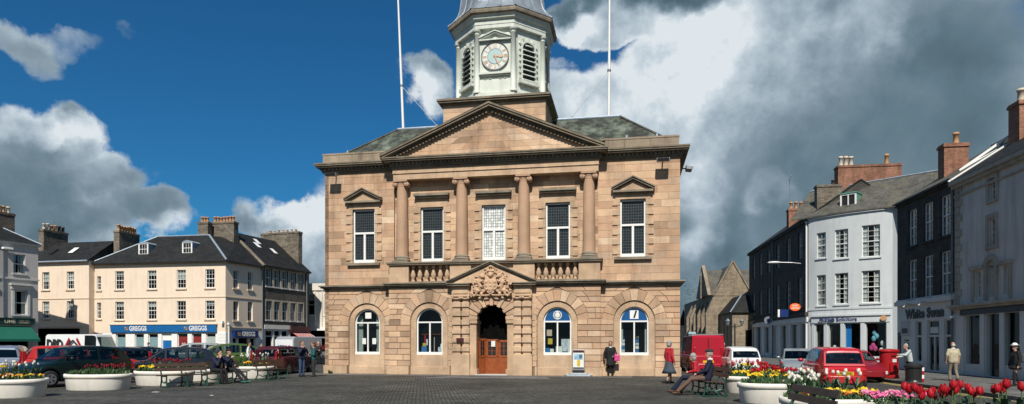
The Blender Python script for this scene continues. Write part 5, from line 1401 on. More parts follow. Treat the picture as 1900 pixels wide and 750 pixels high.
MB().tube([(0,0,0),(0,0,3.2)], .05, 8).build('post', m_steel, t); MB().box(-.1, .7, -.06, -.03, 2.3, 2.95).build('sign_panel', mat('pale_blue_sign', (.35,.5,.55), .5), t)
t = thing('bus_stop_flag', 'white square sign on a pole above the red van', 'sign', (19.6, 66, -.2), 0)
MB().tube([(0,0,0),(0,0,2.4)], .04, 8).build('post', m_steel, t); MB().box(-.26, .26, -.05, -.02, 1.95, 2.4).build('sign_panel', m_white, t)

def bow(root, L, depth):                # the white front swells gently outwards
    for o in root.children_recursive:
        if o.type != 'MESH' or o.name.startswith(('dormer', 'chimney', 'inner', 'ridge', 'pane')) and o.parent.name.startswith(('dormer', 'chimney')): continue
        if o.name.startswith(('chimney', 'dormer', 'ridge', 'inner')): continue
        f = lambda x: depth*4*max(0, min(1, x/L))*(1-max(0, min(1, x/L)))
        if o.name.startswith(('sign_lettering', 'tmp')): o.location.y -= f(o.location.x); continue
        bm = bmesh.new(); bm.from_mesh(o.data)
        for i in range(1, 12):
            bmesh.ops.bisect_plane(bm, geom=bm.verts[:]+bm.edges[:]+bm.faces[:], plane_co=(L*i/12, 0, 0), plane_no=(1, 0, 0))
        for v in bm.verts:
            if -.3 < v.co.x < L+.3 and v.co.y < 1.0: v.co.y -= f(v.co.x)
        bm.to_mesh(o.data); bm.free()
# ------------------------------------------------------------------ vehicles (x forward, z up)
m_cglass = glass('car_glass', (.42,.47,.46), .9)
m_tyre = mat('tyre_rubber', (.018,.018,.018), .85, .15, 8, 40, .1); m_rim = mat('wheel_alloy', (.32,.33,.34), .35, .1, metal=.6)
m_trim = mat('black_trim', (.02,.02,.022), .6, .1); m_tail = mat('tail_lens', (.30,.01,.012), .2, .05, coat=.5); m_lamp = mat('head_lens', (.55,.57,.58), .12, .1, coat=.6)
m_platey = mat('yellow_plate', (.62,.42,.02), .5, .05); m_platew = mat('white_plate', (.62,.62,.6), .5, .05)
def paint(name, col, metal=.0): return mat(name, col, .3, .05, 1.2, 60, 0, metal=metal, spec=.4, coat=.25 if max(col) < .06 else .55)
def interp(pts, x):
    if x <= pts[0][0]: return pts[0][1]
    for (a, b), (c, d) in zip(pts, pts[1:]):
        if x <= c: return b + (d-b)*(x-a)/(c-a)
    return pts[-1][1]
def car(name, label, loc, head, body, green, side_cuts, pnt, W=1.66, wheel=(-1.2, 1.25), wr=.3, wroof=.74, rear=(0,1), front=(-2,-1), cat='car', group=None, tail='low', plate=m_platey, panel_van=False, tails=True, plate_txt=None, wing=True):
    t = thing(name, label, cat, (loc[0], loc[1], loc[2] if len(loc) > 2 else gz(loc[0], loc[1])), head, group)
    x0, x1 = body[0][0], body[-1][0]; L = x1-x0; xc = (x0+x1)/2
    def hw(x):
        u = abs(x-xc)/(L/2); q = max(0, u-.55)/.45; return W/2*(1 - (.17 if panel_van is False else .06)*q*q - .015*u)
    def belt(x): return interp(body, x)
    xs = sorted(set([x0 + L*i/34 for i in range(35)] + [w + s*wr*1.16*k for w in wheel for s in (-1, 1) for k in (.999, .9, .7, .4, .0)]))
    b = MB(); b.smooth = True; rings = []
    for x in xs:
        zb = .2 + (.12*(max(0, abs(x-xc)/(L/2)-.85)/.15))
        arch = zb
        for w in wheel:
            if abs(x-w) < wr*1.16: arch = max(arch, wr + math.sqrt(max(0, (wr*1.16)**2 - (x-w)**2)))
        w_ = hw(x); zt = belt(x); zm = max(arch+.03, .2+(zt-.2)*.55)
        rings.append([(x,0,zb), (x,w_*.6,zb), (x,w_*.95,arch), (x,w_*.995,min(zt-.05, max(arch+.015,.36))), (x,w_,min(zm,zt-.04)), (x,w_*.975,zt-.03), (x,w_*.92,zt), (x,w_*.6,zt+.018), (x,0,zt+.025)])
    for e, x_ in ((0, x0-.045), (-1, x1+.045)):   # soft nose and tail instead of a sawn-off end
        r = rings[e]; zc = (r[0][2]+r[-1][2])/2; q = [(x_, p[1]*.86, zc+(p[2]-zc)*.78) for p in r]
        rings.insert(0, q) if e == 0 else rings.append(q)
    k = len(rings[0]); vs = []
    for r in rings: vs += r + [(p[0], -p[1], p[2]) for p in r[-2:0:-1]]
    m_ = 2*k-2; fs = []
    for i in range(len(rings)-1):
        for j_ in range(m_): fs.append((i*m_+j_, i*m_+(j_+1) % m_, (i+1)*m_+(j_+1) % m_, (i+1)*m_+j_))
    b.add(vs, fs); b.smooth = False; b.add([vs[i] for i in range(m_)], [tuple(range(m_))]); b.add([vs[(len(rings)-1)*m_+i] for i in range(m_)], [tuple(range(m_))])
    # cabin
    zb_ = lambda z: 0
    top = max(z for _, z in green); n = len(green)
    def gw(x, z):
        bl = belt(x)-.03; u = max(0, min(1.0, (z-bl)/max(.2, top-bl)))
        tp = 1 if panel_van else 1 - .10*min(1, max(0, (-.9-x)/.95))**2 - .08*min(1, max(0, (x-.2)/.9))**2
        return tp*( (W/2*.93)*(1-u) + (W/2*wroof)*u)
    P = [(x, gw(x, z), z) for x, z in green]
    CR = ((-1,-.03),(-.96,-.004),(-.8,.014),(0,.024),(.8,.014),(.96,-.004),(1,-.03))
    body_o = b.build('body', pnt, t)
    bev = body_o.modifiers.new('bevel', 'BEVEL'); bev.width = .03; bev.segments = 2; bev.limit_method = 'ANGLE'; bev.angle_limit = R(35)
    b = MB(); b.smooth = True
    def crown(p): return [(p[0], p[1]*u, p[2]+dz) for u, dz in CR]
    fi = [n+i if i < 0 else i for i in front]
    scr = ({tuple(sorted(rear))} if rear and not panel_van else set()) | {tuple(sorted(fi))}
    runs = [i for i in range(n-1) if (i, i+1) not in scr]
    for i in runs:
        b.add(crown(P[i])+crown(P[i+1]), [(j_, j_+1, j_+8, j_+7) for j_ in range(6)])
    b.smooth = False
    def corners(i, j):
        a_, c_ = Vector(P[i]), Vector(P[j]); lo, hi = (a_, c_) if a_.z < c_.z else (c_, a_)
        q0, q1 = lo+(hi-lo)*.1, lo+(hi-lo)*.88
        return lo, hi, q0, q1
    for i, j in scr:                       # frames round the screens
        lo, hi, q0, q1 = corners(i, j); e0, e1 = q0.y-.07, q1.y-.07
        V = [(lo.x,-lo.y,lo.z-.03),(lo.x,lo.y,lo.z-.03),(hi.x,hi.y,hi.z-.03),(hi.x,-hi.y,hi.z-.03),(q0.x,-e0,q0.z),(q0.x,e0,q0.z),(q1.x,e1,q1.z),(q1.x,-e1,q1.z),(hi.x,0,hi.z+.024),(hi.x,hi.y*.8,hi.z+.014),(hi.x,-hi.y*.8,hi.z+.014),(q1.x,0,q1.z+.006)]
        b.add(V, [(0,1,5,4),(1,2,6,5),(3,0,4,7),(2,9,6),(9,8,11,6),(8,10,7,11),(10,3,7)])
    up = [(x, z) for x, z in green]
    gx0, gx1 = green[0][0], green[-1][0]
    cols_ = sorted(set([gx0+(gx1-gx0)*i/26 for i in range(27)] + [c for q in side_cuts for c in q] + [x for x, _ in green]))
    def wlo(x): return belt(x)+.035
    def whi(x): return max(belt(x)+.04, interp(up, x)-.085)
    for s in (-1, 1):
        pt = lambda x, z: (x, s*gw(x, z), z)
        for xa, xb in zip(cols_, cols_[1:]):
            if xb-xa < 1e-4: continue
            xm = (xa+xb)/2; inw = any(a_ < xm < c_ for a_, c_ in side_cuts)
            ta, tb = interp(up, xa)-.03, interp(up, xb)-.03
            ba, bb_ = min(belt(xa)-.02, ta), min(belt(xb)-.02, tb)
            if inw:
                b.add([pt(xa, ba), pt(xb, bb_), pt(xb, wlo(xb)), pt(xa, wlo(xa))], [(0,1,2,3)]); b.add([pt(xa, whi(xa)), pt(xb, whi(xb)), pt(xb, tb), pt(xa, ta)], [(0,1,2,3)])
            else: b.add([pt(xa, ba), pt(xb, bb_), pt(xb, tb), pt(xa, ta)], [(0,1,2,3)])
    cab = b.build('cabin', pnt, t, recalc=True)
    it = MB()
    it.add([(gx0+.05,-W*.43,belt(gx0)+.034),(gx1-.05,-W*.43,belt(gx1)+.034),(gx1-.05,W*.43,belt(gx1)+.034),(gx0+.05,W*.43,belt(gx0)+.034)], [(0,1,2,3)])
    zs_ = belt(0)+.03
    for xs_, ys_ in (((-.15, (-.36, .36)), (-1.0, (-.42, .0, .42))) if not panel_van else ((side_cuts[0][0]-.1, (-.4, .4)),)):
        for y in ys_:
            it.box(xs_-.06, xs_+.06, y-.21, y+.21, zs_, zs_+.12); it.box(xs_-.05, xs_+.05, y-.12, y+.12, zs_+.15, zs_+.31)
    it.build('seats', m_trim, t)
    # glass: front and rear screens
    def screen(i, j, nm):
        a, c = Vector(P[i]), Vector(P[j])
        lo, hi = (a, c) if a.z < c.z else (c, a)
        f = lambda u: lo + (hi-lo)*u
        q0, q1 = f(.09), f(.89)
        sgn = -1 if lo.x < hi.x else 1
        nrm = Vector((sgn*abs(hi.z-lo.z), 0, abs(hi.x-lo.x))).normalized()*.01
        y0, y1 = q0.y-.06, q1.y-.06
        g = MB(); vs_ = []
        for q, y in ((q0, y0), (q1, y1)):
            for s in (-1, -.5, 0, .5, 1): vs_.append((q.x+nrm.x, s*y, q.z+nrm.z+.018*(1-s*s)))
        g.add(vs_, [(i_, i_+1, i_+6, i_+5) for i_ in range(4)]); return g.build(nm, m_cglass, t, recalc=False)
    if rear and not panel_van: screen(rear[0], rear[1], 'rear_window')
    screen(fi[0], fi[1], 'windscreen')
    for s in (-1, 1):
        for a, c in side_cuts:
            xs_ = [a + (c-a)*i/8 for i in range(9)]
            lo = [(x, wlo(x)-.005) for x in xs_]; hi = [(x, whi(x)+.005) for x in xs_]
            poly = lo + hi[::-1]
            g = MB(); g.add([(x, s*(gw(x, z)+.008), z) for x, z in poly], [tuple(range(len(poly)))])
            g.build('side_window', m_cglass, t, recalc=False)
        for w in wheel:
            g = MB(); g.smooth = True; g.M = T(w, s*(W/2-.11), wr) @ Matrix.Rotation(R(90), 4, 'X')
            g.lathe([(wr*.6,-.1),(wr*.92,-.1),(wr,-.06),(wr,.06),(wr*.92,.1),(wr*.6,.1)], n=22, cap=True)
            o = g.build('wheel', m_tyre, t)
            g = MB(); g.M = T(w, s*(W/2-.012), wr) @ Matrix.Rotation(R(90), 4, 'X'); g.lathe([(wr*.62,-.012),(wr*.58,.006),(wr*.15,.01),(wr*.12,.0)], n=20)
            g.m = 1
            for q in range(5):
                a_ = 2*PI*q/5; ca_, sa_ = math.cos(a_), math.sin(a_)
                for zz in (-.0125, .0085): g.add([(wr*(r_*ca_-t_*sa_), wr*(r_*sa_+t_*ca_), zz) for r_, t_ in ((.2,-.04),(.5,-.13),(.5,.13),(.2,.04))], [(0,1,2,3)])
            g.m = 0; g.build('rim', [m_rim, m_trim], o, recalc=False)
        if wing:
            xm = green[-1][0]-.45; g = MB(); g.smooth = True; g.ell((xm, s*(W/2+.08), belt(xm)+.09), (.07,.11,.07), 8, 6); g.build('door_mirror', pnt, t)
        xe = x0-.02
        if tails:
            zt = belt(x0)
            g = MB(); 
            if tail == 'high': g.box(xe-.03, xe+.12, min(s*(W/2*.8), s*(W/2*.68)), max(s*(W/2*.8), s*(W/2*.68)), zt-.05, zt+.42)
            else: g.box(xe-.03, xe+.18, min(s*W*.34, s*W*.425), max(s*W*.34, s*W*.425), zt-.26, zt-.04)
            g.build('tail_light', m_tail, t, bevel=.015)
        zf = belt(x1)
        g = MB(); g.box(x1-.16, x1+.035, min(s*W*.25, s*W*.415), max(s*W*.25, s*W*.415), zf-.2, zf-.05); g.build('headlight', m_lamp, t, bevel=.02)
        g = MB()
        for a, c in side_cuts[:3]:
            xd = (a+.06); g.box(xd, xd+.16, min(s*(hw(xd)-.01), s*(hw(xd)+.025)), max(s*(hw(xd)-.01), s*(hw(xd)+.025)), belt(xd)-.13, belt(xd)-.1)
        if not panel_van: g.build('door_handle', m_trim, t)
        g = MB(); xa, xb = wheel[0]+wr*1.2, wheel[1]-wr*1.2; g.box(xa, xb, min(s*(W/2-.03), s*(W/2+.012)), max(s*(W/2-.03), s*(W/2+.012)), .42, .47); g.build('rubbing_strip', m_trim, t)
    for xe, s, nm in ((x0, -1, 'rear_bumper'), (x1, 1, 'front_bumper')):
        g = MB(); w_ = hw(xe)
        g.prismz([(xe+s*.02, -w_*.92), (xe+s*.085, -w_*.7), (xe+s*.115, 0), (xe+s*.085, w_*.7), (xe+s*.02, w_*.92), (xe-s*.22, w_*1.06), (xe-s*.22, -w_*1.06)], .27, .52); bo = g.build(nm, pnt, t, bevel=.02)
    g = MB(); zp = max(.55, belt(x0)-.38); g.box(x0-.062, x0+.01, -.27, .27, zp, zp+.12); po_ = g.build('number_plate', plate, t)
    if plate_txt: text(plate_txt, .1, T(x0-.066, 0, zp+.06, R(-90)), m_black, po_, 'plate_lettering', .002, .004, fit=.46)
    g = MB(); g.box(x1+.02, x1+.085, -.26, .26, .36, .47); g.build('number_plate', m_platew, t)
    g = MB(); g.box(x1-.01, x1+.05, -W*.22, W*.22, belt(x1)-.17, belt(x1)-.07); g.build('grille', m_trim, t)
    return t
HATCH_B = [(-1.88,.80),(-1.75,.90),(-1.2,.93),(.75,.92),(1.3,.84),(1.75,.70),(1.88,.58)]
HATCH_G = [(-1.8,.88),(-1.52,1.28),(-1.3,1.38),(-.7,1.44),(.0,1.44),(.35,1.38),(1.05,.9)]
HATCH_S = [(-1.25,-.62),(-.52,.02+.18),(.28,.8)]
EST_B = [(-2.2,.80),(-2.1,.92),(-1.2,.95),(.9,.93),(1.6,.85),(2.1,.72),(2.2,.6)]
EST_G = [(-2.12,.9),(-1.9,1.32),(-1.75,1.41),(-.6,1.44),(.1,1.42),(.45,1.35),(1.15,.92)]
EST_S = [(-1.75,-.95),(-.85,-.05),(.05,.92)]
SAL_B = [(-2.15,.80),(-2.05,.93),(-1.4,.96),(.85,.92),(1.5,.84),(2.0,.70),(2.15,.58)]
SAL_G = [(-1.6,.93),(-.95,1.36),(-.7,1.42),(-.1,1.43),(.35,1.36),(1.05,.9)]
SAL_S = [(-1.2,-.4),(-.3,.3),(.38,.8)]
MPV_B = [(-1.95,.85),(-1.85,1.0),(-1.2,1.02),(.9,.98),(1.5,.9),(1.85,.75),(1.95,.6)]
MPV_G = [(-1.9,.95),(-1.75,1.5),(-1.6,1.6),(-.6,1.64),(.1,1.62),(.5,1.52),(1.3,.97)]
MPV_S = [(-1.6,-.95),(-.85,-.05),(.05,.95)]
def hd(dx, dy): return math.atan2(dy, dx)
# left side of the square
car('parked_car', 'dark green hatchback parked behind the two leftmost flower tubs', (-16.35, 24.1), hd(-.42,-.9), HATCH_B, HATCH_G, [(-1.25,-.55),(-.45,.72)], paint('paint_dark_green', (.003,.011,.010)), W=1.68)
car('parked_car', 'red estate car showing its rear pillar behind the dark green hatchback', (-18.9, 28.6), hd(.75,.65), EST_B, EST_G, EST_S, paint('paint_bright_red', (.45,.02,.015)), tail='high')
car('parked_car', 'silver blue car parked before the green awning beside the red estate car', (-22.6, 29.0), hd(-.5,.86), EST_B, EST_G, EST_S, paint('paint_silver_blue', (.24,.28,.36), .4))
car('parked_car', 'dark blue hatchback with its tail turned to the white van', (-20.6, 34.0, -.1), hd(-.8,.55), HATCH_B, HATCH_G, HATCH_S, paint('paint_dark_blue', (.005,.009,.013)), tail='high')
car('parked_car', 'black saloon between the white van and the bakery shopfront', (-21.6, 37.5, -.1), hd(-.97,.2), SAL_B, SAL_G, SAL_S, paint('paint_black', (.008,.009,.010)))
car('parked_car', 'navy hatchback behind the green bench and the red tulips', (-15.0, 28.6, -.08), hd(-.9,-.42), HATCH_B, HATCH_G, HATCH_S, paint('paint_navy', (.007,.012,.022)))
car('people_carrier', 'silver people carrier parked in front of the bakery', (-21.8, 44, -.1), hd(-.95,-.3), MPV_B, MPV_G, MPV_S, paint('paint_silver', (.4,.42,.42), .5), cat='car')
car('parked_car', 'lime green hatchback parked behind the bench with two seated men', (-15.75, 35.5, .0), hd(-.86,-.5), MPV_B, [(-1.9,.95),(-1.6,1.32),(-1.1,1.47),(-.4,1.53),(.2,1.48),(.6,1.38),(1.35,.96)], [(-1.45,-.75),(-.65,.1),(.2,.95)], paint('paint_lime_green', (.075,.125,.028), .3), plate_txt=None)
car('parked_car', 'maroon estate car with its tailgate to the bench beside the mail van', (-11.75, 33.6, -.05), hd(.13,.99), EST_B, EST_G, EST_S, paint('paint_maroon', (.07,.010,.012)), tail='high', plate=m_platey)
# right side
car('parked_car', 'white hatchback parked at the kerb beyond the red and yellow tulips', (11.6, 33.2), hd(.12,.99), HATCH_B, HATCH_G, HATCH_S, paint('paint_white', (.72,.73,.72)))
car('parked_car', 'silver car parked in front of the dark terrace', (14.8, 33.6), hd(-.35,-.93), HATCH_B, HATCH_G, HATCH_S, paint('paint_grey_silver', (.33,.37,.38), .4))
car('parked_car', 'bright red hatchback with a yellow rear number plate behind the white tulips', (11.98, 24.3), hd(.22,.97), HATCH_B, [(-1.86,.9),(-1.6,1.37),(-1.4,1.46),(-.7,1.5),(.0,1.5),(.35,1.43),(1.15,.92)], HATCH_S, paint('paint_red', (.46,.012,.02)), plate_txt='YS53 UXD')
car('parked_car', 'dark red car facing the square beside the red pillar box', (16.1, 30.6), hd(-.14,-.99), SAL_B, SAL_G, SAL_S, paint('paint_wine_red', (.22,.008,.014)))
# vans
def van(name, label, loc, head, L, H, W, pnt, hood, cat='van', rearwin=False):
    h = L/2
    body = [(-h,.95),(h-1.2,1.0),(h-.5,.95),(h-.1,.8),(h,.6)]
    gr = [(-h+.005,.92),(-h+.03,H-.12),(-h+.15,H),(h-hood-.9,H),(h-hood-.65,H-.06),(h-.35,.95)]
    return car(name, label, loc, head, body, gr, [(h-1.75-.3, h-.9)], pnt, W=W, wheel=(-h+1.0, h-.95), wr=.34, wroof=.86, rear=None, cat=cat, panel_van=True, tail='high', tails=True)
m_vw = paint('paint_van_white', (.74,.75,.75)); m_vr = paint('paint_van_red', (.36,.008,.022)); m_vgrey = paint('paint_van_grey', (.30,.31,.32))
v = van('delivery_van', 'long white delivery van with a red and black hexagon logo on its side', (-36.75, 55.5, -.1), hd(.98,-.2), 6.0, 2.35, 1.95, m_vw, .35)
m_bk = mat('black_lettering', (.02,.02,.022), .5, .05)
text('DPD', 1.05, T(-1.95, -.985, 1.52), m_bk, v, 'side_lettering', .004, .03, fit=1.6)
lg_ = MB()
def hexring(mb, cx, cz, r0, r1, y, k0, k1):
    for k_ in range(k0, k1):
        a0, a1 = PI/6*0+k_*PI/3, (k_+1)*PI/3
        mb.prism([(cx+r*math.cos(a), cz+r*math.sin(a)) for r, a in ((r0,a0),(r1,a0),(r1,a1),(r0,a1))], y, y+.03)
[hexring(lg_, -.1, 1.38, .62, .82, -.995, k_, k_+1) for k_ in (0, 2, 3, 5)]; lg_.build('side_logo', m_red, v)
lg_ = MB()
for a, b_ in (((-.57,1.4),(-.1,1.86)),((-.1,1.86),(.37,1.4)),((-.5,1.4),(-.5,1.0)),((.3,1.4),(.3,1.0))):
    lg_.bar((a[0],-.99,a[1]), (b_[0],-.99,b_[1]), .03, .13)
lg_.build('side_logo', m_bk, v)
v = van('mail_van', 'white and grey mail van with red and blue lettering beside the town hall', (-14.85, 47.3, -.08), hd(.41,.91), 4.9, 2.05, 1.9, m_vgrey, .3)
MB().box(-2.525, -2.43, -.8, .8, .62, 1.86).build('rear_door', m_vw, v, bevel=.02)
for s, c, m_ in ((-.30, 'UK', m_navy), (.26, 'Mail', m_red)):
    text(c, .38, T(-2.535, -s, 1.32, R(-90)), m_, v, 'rear_lettering', .004, .016, fit=(.46 if c == 'UK' else .62), shear=.1)
    text(c, .5, T(-.2+s*1.5, -.965, 1.3), m_, v, 'side_lettering', .004, .018, fit=(.6 if c == 'UK' else .9), shear=.1)
MB(T(1.5,-.95,0,R(-65))).box(0, .9, -.03, .03, .5, 1.9).build('door', m_vw, v, bevel=.02)
v = van('red_van', 'red panel van with a roof rack parked by the side street', (10.4, 35.6), hd(.12,.99), 4.4, 1.98, 1.82, m_vr, .3)
MB().box(-2.27, -2.19, -.02, .0, .6, 1.85).build('door_seam', m_black, v)
rk_ = MB()
for x in (-2.0, -.9, .3): rk_.box(x, x+.05, -.8, .8, 2.02, 2.07)
for y in (-.78, .75): rk_.box(-2.1, .6, y, y+.04, 2.0, 2.06)
rk_.build('roof_rack', m_steel, v)
# far traffic in the side street
car('parked_car', 'small dark car far down the side street beside the town hall corner', (16.6, 60), hd(.1,1), HATCH_B, HATCH_G, HATCH_S, paint('paint_far_dark', (.02,.025,.03)))
car('parked_car', 'pale blue car farther down the side street', (18.9, 69), hd(.1,1), MPV_B, MPV_G, MPV_S, paint('paint_far_blue', (.2,.26,.36)))

# ------------------------------------------------------------------ street things
m_tub = mat('tub_white', (.84,.79,.70), .7, .09, 2, 20, .10, streak=.14); m_soil = mat('soil', (.035,.025,.018), .95, .3)
m_slat = mat('bench_slat', (.055,.032,.022), .6, .25, 3, 30, .15); m_iron = mat('green_iron', (.010,.06,.04), .45, .15)
m_slatd = mat('bench_slat_dark', (.04,.033,.03), .6, .25, 3, 30, .15)
TUBS = [(-14.75,18.9,R(4),'white oval tub with white tulips and mixed pansies, nearest the green awning'),
        (-14.0,21.9,R(0),'white oval tub with red tulips in front of the dark green car'),
        (-13.0,24.2,R(0),'white oval tub with yellow pansies behind the first green bench'),
        (-12.75,26.3,R(0),'white oval tub behind the bench with two seated men'),
        (-11.75,28.9,R(0),'white oval tub with small white tulips below the maroon car'),
        (7.75,20.6,R(10),'white oval tub with yellow pansies behind the bench of the seated couple'),
        (7.05,17.2,R(10),'white oval tub with yellow pansies and red tulips, second from the seated couple'),
        (6.3,12.7,R(12),'white oval tub with white tulips and orange pansies behind the dark slatted bench'),
        (5.7,8.9,R(10),'white oval tub with pink flowers between two other tubs'),
        (4.75,6.6,R(10),'white oval tub with large red tulips, nearest to the viewer')]
tub = MB(); tub.smooth = True
tub.lathe([(.98,0),(1.0,.02),(1.045,.42),(1.05,.43)], n=40, sy=.66); 
rim = MB(); rim.smooth = True; rim.lathe([(1.05,.40),(1.085,.41),(1.09,.52),(1.07,.535),(1.0,.53),(.98,.45)], n=40, sy=.66, cap=False)
sol = MB(); sol.lathe([(1.0,.40),(1.0,.46)], n=30, sy=.66)
tmesh, rmesh, smesh = tub.mesh('tub', m_tub), rim.mesh('rim', m_tub), sol.mesh('soil', m_soil)
for x, y, a, lb in TUBS:
    t = thing('planter', lb, 'planter', (x, y, 0), a, 'white oval flower tubs round the square')
    for nm, me in (('tub', tmesh), ('rim', rmesh), ('soil', smesh)):
        o = bpy.data.objects.new(nm, me); C.objects.link(o); o.parent = t
# flowers
def fm(name, c, r=.55): return mat(name, c, r, .12, 20, 60, 0)
m_leaf = [fm('leaf_green', (.035,.085,.025)), fm('leaf_light', (.07,.13,.035)), fm('leaf_bluish', (.045,.09,.05))]
F = dict(white=fm('petal_white', (.75,.73,.62)), red=fm('petal_red', (.40,.006,.014)), darkred=fm('petal_crimson', (.20,.005,.017)), pink=fm('petal_pink', (.62,.10,.26)), palepink=fm('petal_pale_pink', (.66,.36,.40)),
         yellow=fm('petal_yellow', (.72,.48,.012)), orange=fm('petal_orange', (.68,.22,.015)), rust=fm('petal_rust', (.25,.03,.012)), mauve=fm('petal_mauve', (.38,.12,.26)))
def tulip_meshes(col, seed):
    rg = random.Random(seed)
    b = MB(); b.smooth = True
    for k in range(6):                 # six overlapping cupped petals
        a = k*PI/3 + (.2 if k % 2 else 0); rr_ = .026 if k % 2 else .030; wd = .028
        pts = []
        for j_, (u, z, w) in enumerate(((.25,0,.35),(.95,.018,1.0),(1.0,.045,.95),(.72,.075,.30))):
            for s in (-1, 0, 1):
                rad = rr_*u*(1.0 if s == 0 else .93); ang = a + s*w*wd/ max(.012, rr_*u)*.6
                pts.append((rad*math.cos(ang), rad*math.sin(ang), z))
        b.add(pts, [(r*3+c, r*3+c+1, r*3+c+4, r*3+c+3) for r in range(3) for c in range(2)])
    bl = b.mesh('bloom', col, recalc=False)
    return bl
STEM = MB(); STEM.tube([(0,0,-.3),(.004,.002,-.15),(0,0,.004)], .0045, 6)
stem_me = STEM.mesh('stem', m_leaf[1])
LF = MB()
for a, l in ((0,.24),(2.2,.2),(4.1,.17)):
    d = Vector((math.cos(a), math.sin(a), 0)); s_ = Vector((-d.y, d.x, 0))
    p = [Vector((0,0,-.32)), d*.04+Vector((0,0,-.32+l*.5)), d*.09+Vector((0,0,-.32+l)), d*.15+Vector((0,0,-.32+l*1.05))]
    w = [.012,.028,.018,.002]
    vs_ = []
    for q, ww in zip(p, w): vs_ += [tuple(q-s_*ww), tuple(q+s_*ww)]
    LF.add(vs_, [(0,1,3,2),(2,3,5,4),(4,5,7,6)])
leaf_me = LF.mesh('leaf', m_leaf[2], recalc=False)
BL = {c: tulip_meshes(F[c], 3) for c in ('white', 'red', 'darkred', 'pink', 'palepink')}
rgf = random.Random(11)
def local(ti, u, v):                    # point in a tub, u,v in the unit disc
    x, y, a, _ = TUBS[ti]; p = Matrix.Rotation(a, 2) @ Vector((u*.98, v*.63)); return x+p.x, y+p.y
def tulips(ti, colour, spots, z, size, label, parts=True, zj=.06):
    for u, v in spots:
        x, y = local(ti, u, v); h = z + rgf.uniform(-zj, zj); s = size*rgf.uniform(.88, 1.15)
        t = thing('tulip', label, 'tulip', (x, y, h), rgf.uniform(0, 6), f'{label.split(" in ")[0]}s in one tub')
        t.scale = (s, s, 1 if size < 1.6 else 1.2); t.rotation_euler = (rgf.uniform(-.15,.15), rgf.uniform(-.15,.15), rgf.uniform(0, 6))
        for nm, me in (('bloom', BL[colour]), ('stem', stem_me), ('leaf', leaf_me)):
            o = bpy.data.objects.new(nm, me); C.objects.link(o); o.parent = t
            if nm == 'bloom': o.scale = (1, 1, s)
def spots(n, u0, u1, v0, v1):
    r = []
    for _ in range(n):
        for _k in range(40):
            u, v = rgf.uniform(u0, u1), rgf.uniform(v0, v1)
            if u*u+v*v < .92 and all((u-a)**2+(v-b)**2 > .0045 for a, b in r): break
        r.append((u, v))
    return r
tulips(0, 'white', spots(26, -.95, .6, -.6, .8), .95, 1.05, 'white tulip in the tub nearest the green awning')
tulips(1, 'darkred', spots(34, -.35, .8, -.5, .9), .745, 1.1, 'crimson tulip in the tub before the dark green car')
tulips(2, 'darkred', spots(34, -.9, .9, -.2, .95), .87, 1.2, 'crimson tulip in the tub behind the first green bench')
tulips(4, 'white', spots(14, -.5, .95, -.2, .8), 1.0, 1.2, 'white tulip in the tub below the maroon car')
tulips(5, 'palepink', spots(12, -.95, .1, -.2, .9), .92, 1.3, 'pale pink tulip in the tub behind the seated couple')
tulips(5, 'red', spots(12, -.1, .95, -.1, .9), .88, 1.5, 'red tulip in the tub behind the seated couple')
tulips(6, 'red', spots(26, -.6, .95, -.1, .95), .84, 1.4, 'red tulip in the second tub from the seated couple')
tulips(7, 'white', spots(30, -.85, .75, .0, .95), .92, 1.15, 'white tulip in the tub behind the empty bench', zj=.09)
tulips(7, 'white', spots(8, -.9, -.3, -.2, .6), .86, .95, 'white tulip in the tub behind the empty bench')
tulips(8, 'red', [(.1,.3),(.2,.35),(.32,.3),(.28,.1),(.42,.2)], .83, 1.05, 'red tulip in the tub with pink flowers')
RS = [(-.88,-.02),(-.84,-.16),(-.79,.02),(-.75,-.14),(-.70,-.03),(-.66,-.18),(-.53,.0),(-.50,-.16),(-.45,-.05),(-.43,-.22),(-.38,.02),(-.36,-.14),(-.33,-.05),(-.22,-.02),(-.19,-.18),(-.14,-.05),(-.10,-.2),(-.06,-.02),(.08,-.25),(.13,-.1),(.2,-.22),(.4,-.2),(.5,.3),(.3,.0)]
tulips(9, 'red', RS, 1.08, 1.2, 'large red tulip in the tub nearest to the viewer', zj=.055)
# bedding plants: pansy and hyacinth clumps one can count, greenery as a mass
def clump(cols, seed, n=7, r=.07, fs=.022):
    rg = random.Random(seed); b = MB()
    for i in range(16):
        a = rg.uniform(0, 2*PI); d = rg.uniform(.01, r); h = rg.uniform(-.10, .0); s = rg.uniform(.02, .035)
        c = Vector((d*math.cos(a), d*math.sin(a), h)); u = Vector((rg.uniform(-1,1), rg.uniform(-1,1), rg.uniform(.0,1))).normalized(); w = u.orthogonal().normalized()
        b.m = 0; b.add([tuple(c-u*s), tuple(c+w*s*.5), tuple(c+u*s), tuple(c-w*s*.5)], [(0,1,2,3)])
    for i in range(n):
        a = rg.uniform(0, 2*PI); d = r*math.sqrt(rg.random()); c = Vector((d*math.cos(a), d*math.sin(a), rg.uniform(-.01, .035)))
        nrm = Vector((rg.uniform(-.6,.6), rg.uniform(-1,.2), rg.uniform(.3,1))).normalized(); u = nrm.orthogonal().normalized(); w = nrm.cross(u); s = fs*rg.uniform(.8, 1.2)
        b.m = 1 + i % (len(cols))
        pts = [tuple(c)]
        for k in range(10):
            q = 2*PI*k/10; rad = s*(1.15 if k % 2 else .8); pts.append(tuple(c + u*rad*math.cos(q) + w*rad*math.sin(q) + nrm*.006))
        b.add(pts, [(0, 1+k, 1+(k+1) % 10) for k in range(10)])
    return b.mesh('pansy', [m_leaf[0]] + [F[c] for c in cols], recalc=False)
